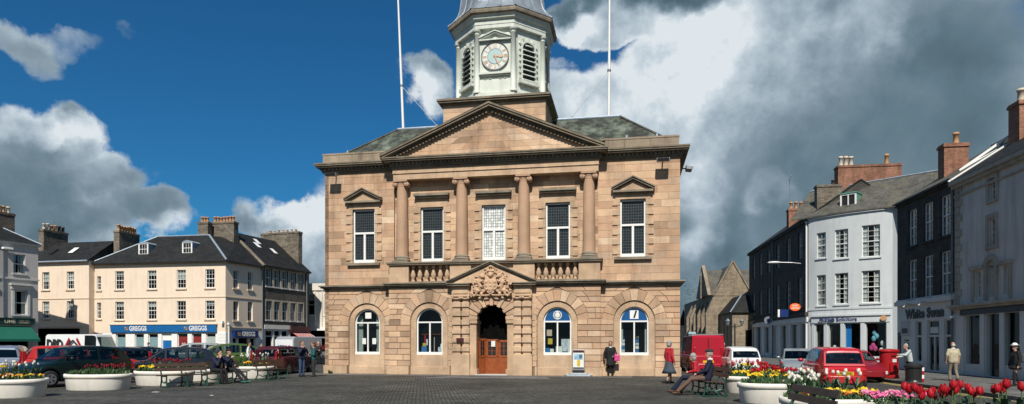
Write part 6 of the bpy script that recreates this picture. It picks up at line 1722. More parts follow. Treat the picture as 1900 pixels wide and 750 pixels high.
def beds(ti, name, label, cols, sp, z, scale=1.0, group=None, **kw):
    me = [clump(cols, s, **kw) for s in (1, 2, 3)]
    for u, v in sp:
        x, y = local(ti, u, v)
        o = bpy.data.objects.new(name, rgf.choice(me)); C.objects.link(o); o.location = (x, y, z+rgf.uniform(-.02,.03)); o.rotation_euler = (0, 0, rgf.uniform(-.6, .6)); o.scale = (scale,)*3
        tag(o, label, 'flower', group or f'{name} clumps in one tub')
beds(0, 'pansy', 'yellow pansy clump in the tub nearest the green awning', ('yellow','orange'), spots(13, -.1, .95, -.9, .2), .63, 1.3, 'yellow pansies in the leftmost tub')
beds(0, 'pansy', 'rust and orange pansy clump in the tub nearest the green awning', ('rust','orange','white'), spots(12, -.9, .5, -.9, .2), .62, 1.3, 'rust pansies in the leftmost tub')
beds(2, 'pansy', 'yellow pansy clump in the tub behind the first green bench', ('yellow',), spots(14, -.85, .1, -.9, .3), .66, 1.5, 'yellow pansies behind the first green bench', n=10)
beds(3, 'pansy', 'yellow pansy clump in the tub behind the two seated men', ('yellow','white'), spots(8, -.8, .8, -.8, .2), .62, 1.3)
beds(4, 'pansy', 'golden pansy clump in the tub below the maroon car', ('yellow','orange'), spots(9, -.2, .3, -.9, .0), .68, 1.5)
beds(5, 'pansy', 'yellow pansy clump in the tub behind the seated couple', ('yellow',), spots(22, -.75, .95, -.95, .0), .66, 1.5, n=10)
beds(6, 'pansy', 'yellow pansy clump in the second tub from the seated couple', ('yellow',), spots(20, -.7, .5, -.0, .8), .70, 1.4, n=9)
beds(6, 'daisy', 'pink and blue flower clump at the front of the second tub from the couple', ('mauve','palepink'), spots(8, -.8, .5, -.9, -.3), .57, 1.1, n=3)
beds(7, 'pansy', 'yellow pansy clump in the tub behind the empty bench', ('yellow',), spots(22, -.4, .7, -.95, .3), .64, 1.25, n=8)
beds(7, 'pansy', 'orange and rust pansy clump in the tub behind the empty bench', ('orange','rust'), spots(24, -.9, .95, -.95, .1), .60, 1.2, 'orange pansies in the tub behind the empty bench', n=8)
beds(8, 'hyacinth', 'bright pink flower clump in the tub with pink flowers', ('pink','pink','palepink'), spots(24, -1.0, -.15, -.3, .5), .88, 1.0, n=12, r=.06)
beds(8, 'daisy', 'white daisy clump at the front of the tub with pink flowers', ('white',), spots(14, -.75, .2, -.9, -.2), .62, .9, n=14, fs=.016)
beds(8, 'daisy', 'mauve daisy clump at the front of the tub with pink flowers', ('mauve','palepink'), spots(22, -.95, .6, -.9, -.1), .64, 1.0, 'mauve daisies in the tub with pink flowers', n=10, fs=.018)
beds(9, 'daisy', 'pale pink daisy clump in the tub nearest to the viewer', ('palepink','white','pink'), spots(20, -.98, -.2, -.7, .5), .72, .9, n=12, fs=.016)
for ti in range(10):
    b = MB(); rg = random.Random(40+ti); x, y, a, lb = TUBS[ti]
    near = ti >= 7; cnt = 1900 if near else 1300
    for i in range(cnt):
        q = rg.uniform(0, 2*PI); d = math.sqrt(rg.random()); u, v = d*math.cos(q), d*math.sin(q)
        h = rg.uniform(.0, .26)*(1-.45*d) + .46; s = rg.uniform(.03, .075)*(.8 if near else 1.15)
        c = Vector((u*1.0, v*.65, h)); up_ = Vector((rg.gauss(0,.4), rg.gauss(0,.4), 1)).normalized(); w = up_.orthogonal().normalized(); w = Matrix.Rotation(rg.uniform(0,6), 3, up_) @ w
        b.m = rg.randrange(3); b.add([tuple(c-up_*s), tuple(c+w*s*.28), tuple(c+up_*s*1.1), tuple(c-w*s*.28)], [(0,1,2,3)])
    o = b.build('bedding_leaves', m_leaf, None, recalc=False); o.location = (x, y, 0); o.rotation_euler = (0, 0, a)
    if lb: tag(o, 'green leaves filling the ' + lb.replace('white oval ', ''), 'foliage', None, 'stuff'); continue
    tag(o, 'green leaves filling the ' + lb.replace('white oval ', '').split(' with ')[0].split(',')[0] + (' at bottom right' if ti == 9 else '') + (' of pink flowers' if ti == 8 else '') + (' of red tulips' if ti == 1 else '') + (' of yellow pansies' if ti in (2,) else ''), 'foliage', None, 'stuff')
# benches (x along the seat, front towards -y)
def bench(label, x, y, rz, L=1.6, slat=m_slat, nleg=3, z=0.0):
    t = thing('bench', label, 'bench', (x, y, z), rz, 'slatted benches with iron frames')
    for i in range(5): 
        b = MB(); yy = -.30+i*.115; b.box(-L/2-.06, L/2+.06, yy, yy+.09, .43-.008*i, .465-.008*i); b.build('seat_slat', slat, t, bevel=.008)
    for i in range(2):
        b = MB(); z_ = .56+i*.16; yy = .30+.05*i; b.add([(-L/2-.08,yy,z_),(L/2+.08,yy,z_),(L/2+.08,yy+.03,z_),(-L/2-.08,yy+.03,z_),(-L/2-.08,yy+.045,z_+.12),(L/2+.08,yy+.045,z_+.12),(L/2+.08,yy+.075,z_+.12),(-L/2-.08,yy+.075,z_+.12)], [(0,3,2,1),(4,5,6,7),(0,1,5,4),(1,2,6,5),(2,3,7,6),(3,0,4,7)]); b.build('back_slat', slat, t, bevel=.008)
    for i in range(nleg):
        xx = -L/2+.12 + (L-.24)*i/(nleg-1); b = MB()
        b.tube([(xx,-.34,.02),(xx,-.28,.2),(xx,-.29,.40)], .026, 6); b.tube([(xx,.36,.02),(xx,.24,.22),(xx,.25,.42),(xx,.36,.62),(xx,.45,.85)], .028, 6)
        b.bar((xx,-.31,.405),(xx,.26,.37), .045, .035); b.bar((xx,-.36,.025),(xx,.38,.025), .05, .03); b.tube([(xx,-.30,.24),(xx,0,.16),(xx,.25,.24)], .02, 6)
        b.build('leg', m_iron, t)
    b = MB(); b.bar((-L/2+.12,.0,.16),(L/2-.12,.0,.16), .03, .03); b.build('stretcher', m_iron, t)
    return t
bench('empty green iron bench before the tub of yellow pansies', -11.75, 23.2, R(45), 1.6)
bench('green iron bench carrying the two seated men', -11.15, 25.3, R(68), 1.7)
bench('empty bench nearest the maroon car and the standing couple', -10.3, 27.8, R(72), 1.5)
bench('bench carrying the seated elderly couple', 5.95, 19.6, R(-92), 1.7)
bench('empty dark slatted bench close to the viewer before the white tulips', 4.72, 10.95, R(-91), 1.62, m_slatd)
# pillar box
t = thing('pillar_box', 'red post box standing on the pavement beside the dark red car', 'post box', (17.6, 30.2, -.2+.12), R(10))
b = MB(); b.lathe([(.46,0),(.46,.14),(.42,.16),(.42,1.2),(.47,1.22),(.48,1.29),(.42,1.34),(.0,1.38)], n=28, sy=.8); b.build('post_box_body', m_red, t, bevel=.01)
MB().box(-.14, .14, -.36, -.3, 1.02, 1.07).build('slot', m_black, t); MB().box(-.1, .1, -.355, -.31, .75, .9).build('collection_plate', m_platew, t); MB().box(-.22,.22,-.348,-.3,.25,.7).build('door', m_red, t)
t = thing('litter_bin', 'squat black litter bin on the pavement in front of the leaning man', 'litter bin', (16.95, 27.3, -.1), R(5))
b = MB(); b.lathe([(.3,0),(.33,.03),(.3,.1),(.31,.62),(.36,.64),(.36,.72),(.3,.78)], n=20); b.build('drum', m_black, t); MB().lathe([(.22,.781),(.2,.8)], n=16).build('liner', m_trim, t)
t = thing('striped_bollard', 'small red and white banded bollard beside the black litter bin', 'bollard', (17.35, 27.4, -.1), 0)
for i, m_ in enumerate((m_red, m_white, m_red, m_white)):
    MB().lathe([(.1,0.16*i+.0),(.1,.16*i+.158)], n=14).build('band', m_, t)
b = MB(); b.smooth = True; b.ell((0,0,.64), (.1,.1,.08)); b.build('cap', m_red, t)
# advertising stand
t = thing('pavement_sign', 'free-standing advertising sign on a grey plastic base before the town hall', 'sign', (3.12, 30.35, 0), R(-10))
b = MB(); b.prismz([(-.56,-.3),(.56,-.3),(.66,0),(.56,.3),(-.56,.3),(-.66,0)], 0, .09); b.prismz([(-.4,-.2),(.4,-.2),(.46,0),(.4,.2),(-.4,.2),(-.46,0)], .09, .16); b.build('base', m_tower if False else mat('grey_plastic', (.36,.40,.43), .6), t, bevel=.03)
MB().box(-.24, .24, -.03, .03, .15, .3).build('foot', m_black, t)
b = MB(); b.box(-.29, .29, -.035, .035, .28, 1.24); fo = b.build('frame', m_steel, t, bevel=.01)
for nm, x0_, x1_, z0_, z1_, m_ in (('header', -.25, .25, 1.12, 1.22, m_maroon), ('poster', -.25, .25, .42, 1.1, m_poster), ('poster_picture', -.2, .2, .78, 1.04, mat('poster_blue', (.25,.4,.55), .6, .5, 6, 12)), ('poster_picture', -.06, .08, .47, .77, m_yel), ('poster_picture', .03, .18, .84, 1.0, mat('poster_green', (.08,.25,.2), .6)), ('footer', -.22, .22, .37, .41, m_black)):
    MB().box(x0_, x1_, -.042 if nm[-1] != 'e' else -.046, -.036, z0_, z1_).build(nm, m_, fo)
# ------------------------------------------------------------------ people
m_skin = mat('skin', (.46,.27,.19), .6, .06, 12, 60, 0); m_eye = mat('eye_dark', (.02,.015,.012), .4); m_lip = mat('lips', (.32,.10,.09), .5)
def cloth(n, c, r=.85): return mat(n, c, r, .18, 6, 60, .15)
c_black = cloth('black_cloth', (.010,.010,.012)); c_navy = cloth('navy_cloth', (.010,.014,.035)); c_red = cloth('red_cloth', (.42,.018,.03)); c_jean = cloth('denim', (.035,.065,.13)); c_teal = cloth('teal_cloth_jacket', (.015,.085,.085))
c_brown = cloth('brown_cloth', (.13,.075,.055)); c_tan = cloth('tan_cloth', (.42,.37,.26)); c_khaki = cloth('khaki_cloth', (.20,.17,.12)); c_grey = cloth('slate_cloth', (.05,.065,.085)); c_white = cloth('white_cloth', (.7,.7,.67)); c_char = cloth('charcoal_cloth', (.03,.028,.03)); c_pale = cloth('pale_shirt', (.42,.48,.46)); c_greenj = cloth('green_jersey', (.02,.07,.045)); c_shoe = cloth('brown_leather', (.07,.032,.018), .5); c_blk_shoe = cloth('black_leather', (.012,.012,.012), .4); c_pink = cloth('pink_plastic', (.62,.06,.25), .4); c_tealshoe = cloth('teal_suede', (.03,.13,.10))
h_grey = cloth('grey_hair', (.30,.29,.27), .8); h_brown = cloth('brown_hair', (.09,.05,.025), .7); h_auburn = cloth('auburn_hair', (.15,.05,.02), .7); h_dark = cloth('dark_hair', (.02,.015,.012), .7); h_white = cloth('white_hair', (.5,.48,.45), .8)
STAND = dict(pelvis=(0,0,.94), chest=(0,0,1.27), neck=(0,0,1.47), head=(.02,0,1.62), sl=(0,.185,1.40), sr=(0,-.185,1.40), el=(-.02,.25,1.12), er=(-.02,-.25,1.12), wl=(.06,.26,.87), wr=(.06,-.26,.87),
  hl=(0,.09,.92), hr=(0,-.09,.92), kl=(.02,.10,.50), kr=(.02,-.10,.50), al=(-.01,.10,.09), ar=(-.01,-.10,.09))
SIT = dict(pelvis=(0,0,.56), chest=(-.06,0,.88), neck=(-.08,0,1.09), head=(-.05,0,1.24), sl=(-.07,.185,1.02), sr=(-.07,-.185,1.02), el=(.05,.25,.76), er=(.05,-.25,.76), wl=(.26,.12,.70), wr=(.26,-.12,.70),
  hl=(0,.09,.54), hr=(0,-.09,.54), kl=(.45,.10,.53), kr=(.45,-.10,.53), al=(.50,.10,.10), ar=(.50,-.10,.10))
def capsule(mb, a, b, ra, rb):
    mb.tube([a, b], [ra, rb], 10); mb.ell(a, (ra,)*3, 10, 6); mb.ell(b, (rb,)*3, 10, 6)
def remesh(mb, name, mats, parent, voxel, smooth=3, zones=()):
    o = mb.build('tmp', mats[0])
    r = o.modifiers.new('r', 'REMESH'); r.mode = 'VOXEL'; r.voxel_size = voxel; r.use_smooth_shade = True
    s = o.modifiers.new('s', 'SMOOTH'); s.iterations = smooth; s.factor = .5
    dg = bpy.context.evaluated_depsgraph_get()
    me = bpy.data.meshes.new_from_object(o.evaluated_get(dg)); me.name = name
    old = o.data; bpy.data.objects.remove(o); bpy.data.meshes.remove(old)
    me.materials.clear()
    for m in mats: me.materials.append(m)
    for p in me.polygons:
        p.use_smooth = True
        for c, rr_, i in zones:
            if (p.center - Vector(c)).length < rr_: p.material_index = i
    ob = bpy.data.objects.new(name, me); C.objects.link(ob); ob.parent = parent
    return ob
def hand(mb, w, e, side, curl=.5):
    d = (w-e).normalized(); 
    lat = Vector((0, side, 0)); lat = (lat - d*lat.dot(d)).normalized(); nrm = d.cross(lat)
    capsule(mb, w, w+d*.045, .026, .030); pc_ = w+d*.055
    for k, (o_, l) in enumerate(((-.026,.075),(-.009,.085),(.009,.08),(.025,.062))):
        p0 = pc_+nrm*o_; p1 = p0+d*l*.55; p2 = p1+(d*(1-curl)-lat*curl).normalized()*l*.5
        capsule(mb, p0-d*.02, p1, .0095, .009); capsule(mb, p1, p2, .009, .0075)
    p0 = w+d*.02+nrm*-.022; p1 = p0+(d*.6-nrm*.6).normalized()*.045; capsule(mb, p0, p1, .012, .010); capsule(mb, p1, p1+(d-nrm*.2).normalized()*.03, .010, .008)
def person(label, loc, head, base=STAND, pose=None, h=1.7, top=c_black, sleeves='long', bottom='trousers', bot=c_black, shoe=c_blk_shoe, hair=h_dark, style='short', hat=None, group=None, coat=None, build_=1.0, look=0.0, vox=.016, collar=None):
    z = loc[2] if len(loc) > 2 else gz(loc[0], loc[1])
    t = thing('person', label, 'person', (loc[0], loc[1], z), head, group)
    k = h/1.74; t.scale = (k, k, k)
    J = dict(base); J.update(pose or {}); J = {a: Vector(b) for a, b in J.items()}
    # --- body: one skin surface
    b = MB()
    H = J['head']; Rl = Matrix.Rotation(look, 3, 'Z'); fwd = Rl @ Vector((1,0,0))
    tilt = (H-J['neck']); 
    b.ell(H+Vector((0,0,.03)), (.098,.077,.112), 14, 10, Rl); b.ell(H+fwd*.03-Vector((0,0,.05)), (.062,.056,.07), 12, 8, Rl)
    b.ell(H+fwd*.098-Vector((0,0,.01)), (.02,.016,.026), 8, 6, Rl); b.ell(H+fwd*.07-Vector((0,0,.095)), (.025,.025,.02), 8, 6, Rl)
    for s in (-1, 1): b.ell(H+Rl @ Vector((-.005, s*.077, -.005)), (.02,.012,.032), 8, 6, Rl)
    capsule(b, J['neck']-Vector((0,0,.03)), H-Vector((0,0,.05)), .055, .052)
    up = (J['chest']-J['pelvis']).normalized()
    for y in (-.075, .075): capsule(b, J['pelvis']+Vector((0,y,0)), J['chest']+Vector((0,y,.0)), .10, .105)
    for s, S_, E_, W_ in ((1,'sl','el','wl'), (-1,'sr','er','wr')):
        capsule(b, J['neck']-up*.06, J[S_], .06, .055); capsule(b, J['chest'], J[S_], .09, .055)
        capsule(b, J[S_], J[E_], .048, .038); capsule(b, J[E_], J[W_], .038, .026); hand(b, J[W_], J[E_], s)
    for S_, K_, A_ in (('hl','kl','al'), ('hr','kr','ar')):
        capsule(b, J[S_], J[K_], .078, .052); capsule(b, J[K_], J[A_], .05, .034)
        tf = (J[K_]-J[S_]); tf.z = 0; tf = tf.normalized() if tf.length > .1 else Vector((1,0,0))
        capsule(b, J[A_]-Vector((0,0,.04)), J[A_]+tf*.13-Vector((0,0,.06)), .036, .028)
    eyes = [(H+Rl @ Vector((.092, s*.032, .02)), .016, 1) for s in (-1, 1)]
    remesh(b, 'body', [m_skin, m_eye, m_lip], t, min(vox, .013), 2, eyes+[(H+fwd*.09-Vector((0,0,.055)), .022, 2)])
    # --- clothes
    def shirt(mt, g, nm, sl, low=0):
        c = MB()
        for y in (-.078, .078): capsule(c, J['pelvis']+Vector((0,y,0))-up*low, J['chest']+Vector((0,y,0)), (.112+g)*build_, (.118+g)*build_)
        for S_, E_, W_ in (('sl','el','wl'), ('sr','er','wr')):
            capsule(c, J['neck']-up*.075, J[S_], .058+g, .062+g); capsule(c, J['chest'], J[S_], .10+g, .062+g)
            if sl == 'long': capsule(c, J[S_], J[E_], .058+g, .049+g); capsule(c, J[E_], J[W_].lerp(J[E_], .08), .047+g, .038+g)
            else: capsule(c, J[S_], J[S_].lerp(J[E_], .8), .062+g, .062+g)
        return remesh(c, nm, [mt], t, vox, 2)
    shirt(coat or top, .008 if not coat else .018, 'jacket' if sleeves == 'long' else 'shirt', sleeves, .03 if bottom == 'trousers' else .0)
    if collar: 
        c = MB(); c.lathe([(.075,0),(.082,.03),(.07,.06)], J['neck'].x, J['neck'].y, 14, z0=J['neck'].z-.03); c.build('collar', collar, t)
    c = MB()
    if bottom == 'trousers':
        for y in (-.07, .07): capsule(c, J['pelvis']+Vector((0,y,.06)), J['pelvis']+Vector((0,y,-.03)), .112*build_, .115*build_)
        for S_, K_, A_ in (('hl','kl','al'), ('hr','kr','ar')):
            capsule(c, J[S_], J[K_], .098, .07); capsule(c, J[K_], J[A_]+(J[K_]-J[A_])*.03, .068, .058)
        remesh(c, 'trousers', [bot], t, vox, 2)
    else:                               # skirt or long coat skirt
        zh = bottom[1]
        p = J['pelvis']
        c.smooth = True; n = 28
        prof = [(.15,.94),(.185,.84),(.205,.7),(.23+.05*bottom[2], (zh+.7)/2),(.25+.1*bottom[2],zh),(.23+.1*bottom[2],zh+.01)]
        vs_ = []; 
        for r, z_ in prof:
            for i in range(n):
                a = 2*PI*i/n; f_ = 1+.05*math.sin(a*9)*max(0, (.9-z_)); vs_.append((p.x+r*f_*.82*math.cos(a), p.y+r*f_*math.sin(a), z_))
        c.add(vs_, [(j_*n+i, j_*n+(i+1) % n, (j_+1)*n+(i+1) % n, (j_+1)*n+i) for j_ in range(len(prof)-1) for i in range(n)])
        c.build('skirt', bot, t)
        if bottom[0] == 'coat': 
            c = MB()
            for S_, K_, A_ in (('hl','kl','al'), ('hr','kr','ar')): capsule(c, J[K_]+Vector((0,0,.1)), J[A_], .065, .052)
            remesh(c, 'trousers', [c_black], t, vox, 2)
    for S_, K_, A_ in (('hl','kl','al'), ('hr','kr','ar')):
        tf = (J[K_]-J[S_]); tf.z = 0; tf = tf.normalized() if tf.length > .1 else Vector((1,0,0))
        c = MB(); capsule(c, J[A_]+Vector((0,0,-.045))-tf*.04, J[A_]+tf*.15-Vector((0,0,.055)), .046, .036); capsule(c, J[A_]-tf*.02, J[A_]-tf*.02+Vector((0,0,-.03)), .045, .045); remesh(c, 'shoe', [shoe], t, .014, 2)
    # --- hair and hats
    c = MB()
    if style == 'short': c.ell(H+Rl @ Vector((-.018,0,.062)), (.098,.087,.095), 14, 10, Rl); c.ell(H+Rl @ Vector((-.06,0,-.0)), (.055,.075,.075), 12, 8, Rl)
    elif style == 'bob': c.ell(H+Rl @ Vector((-.02,0,.06)), (.105,.10,.10), 14, 10, Rl); c.ell(H+Rl @ Vector((-.05,0,-.03)), (.075,.102,.10), 12, 8, Rl)
    elif style == 'bald': c.ell(H+Rl @ Vector((-.05,0,.0)), (.06,.082,.06), 12, 8, Rl)
    remesh(c, 'hair', [hair], t, .013, 2)
    if hat == 'cap':
        c = MB(); c.smooth = True; c.ell(H+Rl @ Vector((-.01,0,.105)), (.125,.108,.055), 14, 8, Rl); c.ell(H+Rl @ Vector((.1,0,.09)), (.06,.075,.014), 12, 6, Rl); c.build('flat_cap', c_char, t)
    if hat == 'baseball':
        c = MB(); c.smooth = True; c.ell(H+Rl @ Vector((-.01,0,.08)), (.108,.095,.085), 14, 8, Rl); c.ell(H+Rl @ Vector((.13,0,.075)), (.075,.07,.012), 12, 6, Rl); c.build('cap', c_black, t)
    if hat == 'sun':
        c = MB(); c.smooth = True; c.ell(H+Vector((0,0,.10)), (.105,.092,.085), 14, 8); c.ell(H+Vector((0,0,.085)), (.18,.165,.014), 18, 6); c.build('sun_hat', c_white, t)
    return t
F_ = lambda dx, dy: math.atan2(dy, dx)
# by the town hall
t = person('woman in a long black coat standing before the town hall with a pink bag', (4.62, 30.35), F_(-.15,-1), h=1.62, coat=c_black, bottom=('coat', .52, .0), bot=c_black, hair=h_auburn, style='bob', pose=dict(er=(-.03,-.30,1.14), wr=(.02,-.30,.9), el=(.03,.27,1.12), wl=(.17,.16,1.02)), collar=c_white)
bag = thing('handbag', 'bright pink bag hanging from the arm of the woman in black', 'bag', (4.62+.27, 30.35-.22, .72), F_(-.15,-1))
b = MB(); b.prism([(-.02,0),(.02,0)]+[(.02,.0)], 0, .001) if False else b.box(-.05, .05, -.12, .12, 0, .3); b.build('bag_body', c_pink, bag, bevel=.03); b = MB(); b.tube([(0,-.08,.29),(0,-.05,.42),(0,.05,.42),(0,.08,.29)], .012, 6); b.build('handle', c_pink, bag)
# standing couple on the left
person('man in a dark jacket and blue jeans drinking while standing by the maroon car', (-9.75, 30.0), F_(.8,-.5), h=1.64, top=c_navy, bot=c_jean, hair=h_brown, pose=dict(er=(.14,-.24,1.18), wr=(.17,-.08,1.42), el=(.16,.24,1.16), wl=(.20,.08,1.40)), look=.1)
t = person('woman in a teal jacket standing with folded arms opposite the man in jeans', (-9.2, 30.0), F_(-.85,-.45), h=1.60, top=c_teal, bot=c_char, hair=h_auburn, style='bob', pose=dict(er=(.04,-.25,1.12), wr=(.2,.06,1.16), el=(.04,.25,1.10), wl=(.2,-.06,1.12)))
# seated men
sit = dict(SIT)
person('seated man in navy fleece resting his head on his hand on the bench', (-11.42, 24.85), F_(.93,-.37), SIT, dict(chest=(.10,0,.88), neck=(.17,0,1.06), head=(.25,0,1.17), sl=(.12,.185,1.0), sr=(.12,-.185,1.0), er=(.36,-.2,.74), wr=(.36,-.09,1.0), el=(.33,.22,.72), wl=(.46,.10,.66)), h=1.72, top=c_navy, bot=c_black, hair=h_dark)
person('seated man in a black cap stretching out his legs on the bench', (-11.18, 25.4), F_(.93,-.37), SIT, dict(chest=(.02,0,.88), neck=(.05,0,1.08), head=(.09,0,1.21), kl=(.5,.08,.50), kr=(.48,-.12,.52), al=(.92,.10,.12), ar=(.88,-.12,.12), er=(.14,-.24,.78), wr=(.28,-.08,.98)), h=1.74, top=c_navy, bot=c_black, hair=h_brown, hat='baseball', shoe=c_tealshoe)
# people behind the cars
person('person in a white top walking behind the lime green car', (-14.4, 35.4, -.05), F_(1,.2), h=1.66, top=c_white, bot=c_char, hair=h_dark, vox=.02)
person('person in a red jacket between the lime green and maroon cars', (-13.3, 34.2, -.05), F_(.9,-.3), h=1.58, top=c_red, bot=c_char, hair=h_dark, vox=.02)
person('man in dark clothes walking past the bakery windows', (-32.6, 58.0, -.15), F_(-.8,-.4), h=1.72, top=c_grey, bot=c_char, hair=h_brown, vox=.024)
person('van driver in dark clothes standing by the open door of the mail van', (-13.9, 46.4, -.08), F_(.6,-.6), h=1.7, top=c_char, bot=c_black, hair=h_grey, vox=.02, pose=dict(er=(.1,-.25,1.14), wr=(.25,-.12,1.12)))
# right side
person('grey-haired woman in a red jacket and slate skirt standing beside the town hall corner', (6.05, 24.9), F_(.75,.3), h=1.64, top=c_red, bottom=('skirt', .42, .9), bot=c_grey, hair=h_grey, style='bob', shoe=c_blk_shoe, pose=dict(al=(.16,.1,.1), ar=(-.18,-.1,.13), kl=(.14,.1,.5), kr=(-.02,-.1,.5)))
person('seated elderly man in navy blazer, brown trousers and flat cap on a bench', (5.83, 19.3), F_(-.97,.22), SIT, dict(kl=(.46,.08,.50), kr=(.44,-.12,.53), al=(.86,.06,.12), ar=(.78,-.12,.12), wl=(.30,.06,.64), wr=(.30,-.06,.64)), h=1.74, top=c_navy, bot=c_brown, shoe=c_shoe, hair=h_grey, hat='cap', collar=c_white, build_=1.08, look=.25)
person('seated grey-haired woman in a red coat beside the man in the flat cap', (5.75, 20.1), F_(-.95,.3), SIT, dict(chest=(.04,0,.88), neck=(.08,0,1.07), head=(.14,0,1.19), sl=(.05,.185,1.01), sr=(.05,-.185,1.01), kl=(.46,.1,.53), kr=(.46,-.08,.50), al=(.72,.1,.12), ar=(.8,-.08,.12)), h=1.64, top=c_red, bot=c_navy, shoe=c_shoe, hair=h_grey, style='bob', build_=1.05)
person('grey-haired man in a pale shirt and green jersey leaning beside the black litter bin', (17.75, 28.9, -.1), F_(-.95,.1), h=1.66, top=c_pale, bot=c_black, hair=h_grey, pose=dict(chest=(.05,0,1.25), neck=(.1,0,1.44), head=(.16,0,1.57), sl=(.07,.185,1.37), sr=(.07,-.185,1.37), el=(.25,.2,1.18), wl=(.48,.16,1.2), er=(.2,-.22,1.12), wr=(.42,-.16,1.08)))
person('balding man in a tan shirt and khaki trousers walking away along the pavement', (19.1, 28.0, -.1), F_(.15,1), h=1.68, top=c_tan, sleeves='short', bot=c_khaki, hair=h_white, style='bald', shoe=c_shoe, pose=dict(kl=(.1,.1,.5), al=(.05,.1,.09), kr=(-.02,-.1,.5), ar=(-.2,-.1,.14), el=(-.04,.27,1.13), er=(.02,-.27,1.13)), build_=1.12, collar=c_white)
t = person('person in a black coat and white sun hat walking before the stone house', (19.3, 24.8, -.1), F_(-1,.05), h=1.62, coat=c_black, bottom=('coat', .78, .1), bot=c_black, hair=h_grey, hat='sun', pose=dict(kl=(.1,.1,.5), al=(.12,.1,.09), kr=(-.04,-.1,.5), ar=(-.2,-.1,.13)))
bag = thing('shoulder_bag', 'dark bag hanging behind the person in the white sun hat', 'bag', (19.6, 24.75, .82), 0)
b = MB(); b.box(-.16, .16, -.1, .1, 0, .34); b.build('bag_body', c_grey, bag, bevel=.05); b = MB(); b.tube([(-.12,0,.33),(-.2,0,.6),(-.1,0,.33)], .014, 6); b.build('strap', c_grey, bag)
person('person in a pale blue jacket standing between the red van and the white hatchback', (12.6, 38.5), F_(-.2,-1), h=1.66, top=cloth('blue_anorak', (.12,.18,.32)), bot=c_char, hair=h_grey, vox=.02)

# ------------------------------------------------------------------ ground, road edge, air
def setts(name, c1, c2, mortar, bw, bh, rot=0.0, patch=.35):
    m, t, b, _ = nt(name)
    tc = N(t, 'ShaderNodeTexCoord').outputs['Object']
    mp = N(t, 'ShaderNodeMapping'); mp.inputs['Rotation'].default_value = (0, 0, rot); t.links.new(tc, mp.inputs[0])
    wob = N(t, 'ShaderNodeTexNoise'); wob.inputs['Scale'].default_value = .6; t.links.new(mp.outputs[0], wob.inputs['Vector'])
    ma = N(t, 'ShaderNodeVectorMath', operation='MULTIPLY_ADD'); t.links.new(wob.outputs['Color'], ma.inputs[0]); ma.inputs[1].default_value = (.05,.05,0); t.links.new(mp.outputs[0], ma.inputs[2])
    br = N(t, 'ShaderNodeTexBrick'); t.links.new(ma.outputs[0], br.inputs['Vector']); br.inputs['Scale'].default_value = 1
    br.inputs['Brick Width'].default_value = bw; br.inputs['Row Height'].default_value = bh; br.inputs['Mortar Size'].default_value = .016; br.inputs['Mortar Smooth'].default_value = .4
    br.inputs['Color1'].default_value = (*c1, 1); br.inputs['Color2'].default_value = (*c2, 1); br.inputs['Mortar'].default_value = (*mortar, 1)
    f = maprange(t, noise(t, tc, .35, 6, .65), .3, .7, 1-patch*1.2, 1+patch*1.5)
    st_ = N(t, 'ShaderNodeMapping'); st_.inputs['Scale'].default_value = (.25, 1.2, 1); st_.inputs['Rotation'].default_value = (0, 0, .25); t.links.new(tc, st_.inputs[0])
    g = maprange(t, noise(t, st_.outputs[0], 1.1, 6, .7), .52, .72, 1.0, 1.7)
    h = maprange(t, noise(t, tc, 7, 5, .75), .3, .7, .72, 1.3)
    c = mul(t, mul(t, mul(t, br.outputs['Color'], f), g), h)
    t.links.new(c, b.inputs['Base Color']); b.inputs['Roughness'].default_value = .8; b.inputs['Specular IOR Level'].default_value = .3
    inv = N(t, 'ShaderNodeMath', operation='SUBTRACT'); inv.inputs[0].default_value = 1; t.links.new(br.outputs['Fac'], inv.inputs[1])
    bump(t, b, inv.outputs[0], .7, .015)
    return m
m_setts = setts('granite_setts', (.044,.044,.038), (.078,.077,.067), (.031,.031,.027), .19, .115, R(82))
m_flag = setts('flagstones', (.095,.092,.085), (.13,.125,.115), (.05,.048,.044), .9, .6, R(10), .2)
m_wornsett = setts('worn_setts', (.12,.117,.11), (.20,.195,.185), (.05,.048,.045), .24, .13, R(10), .4)
m_pave = setts('pavement_slabs', (.10,.098,.092), (.13,.127,.118), (.06,.058,.055), .75, .6, R(8), .15)
gx = [-400,-200,-120] + [-80+4*i for i in range(22)] + [8+.5*i for i in range(17)] + [18,20,24,28,34,40,50,70,100,160,260,420]
gy = [-60,-30,-15] + [-8+4*i for i in range(30)] + [124,140,180,260,400,700]
gm = MB(); nx = len(gx)
gm.add([(x, y, gz(x, y)) for y in gy for x in gx], [(j_*nx+i, j_*nx+i+1, (j_+1)*nx+i+1, (j_+1)*nx+i) for j_ in range(len(gy)-1) for i in range(nx-1)])
tag(gm.build('ground', m_setts, None), None, None, None, 'structure')
def sheet(name, pts, m, dz=.004):
    b = MB(); b.add([(x, y, gz(x, y)+dz) for x, y in pts], [tuple(range(len(pts)))]); return tag(b.build(name, m, None), None, None, None, 'structure')
Mth = T(-9.57, 33.1, 0, R(-10.12))
def th(x, y): v = Mth @ Vector((x, y, 0)); return (v.x, v.y)
sheet('path', [th(-1.2,-1.5), th(W-2.2,-1.5), th(W-2.2,.4), th(-1.2,.4)], m_flag)
sheet('path', [th(6.2,-3.4), th(12.0,-3.0), th(11.6,-1.6), th(7.0,-1.6)], m_wornsett, .006)
kx = lambda y: 12.7+.142*y
pv = MB(); ys = [8, 90]
for w0, w1, z0, z1 in ((0, .16, -.25, -.075), (.165, 14, -.25, -.08)):
    b = MB(); b.prismz([(kx(8)+w0, 8), (kx(8)+w1, 8), (kx(95)+w1, 95), (kx(95)+w0, 95)], z0, z1)
    tag(b.build('kerb' if w1 < 1 else 'pavement', m_flag if w1 < 1 else m_pave, None), None, None, None, 'structure')
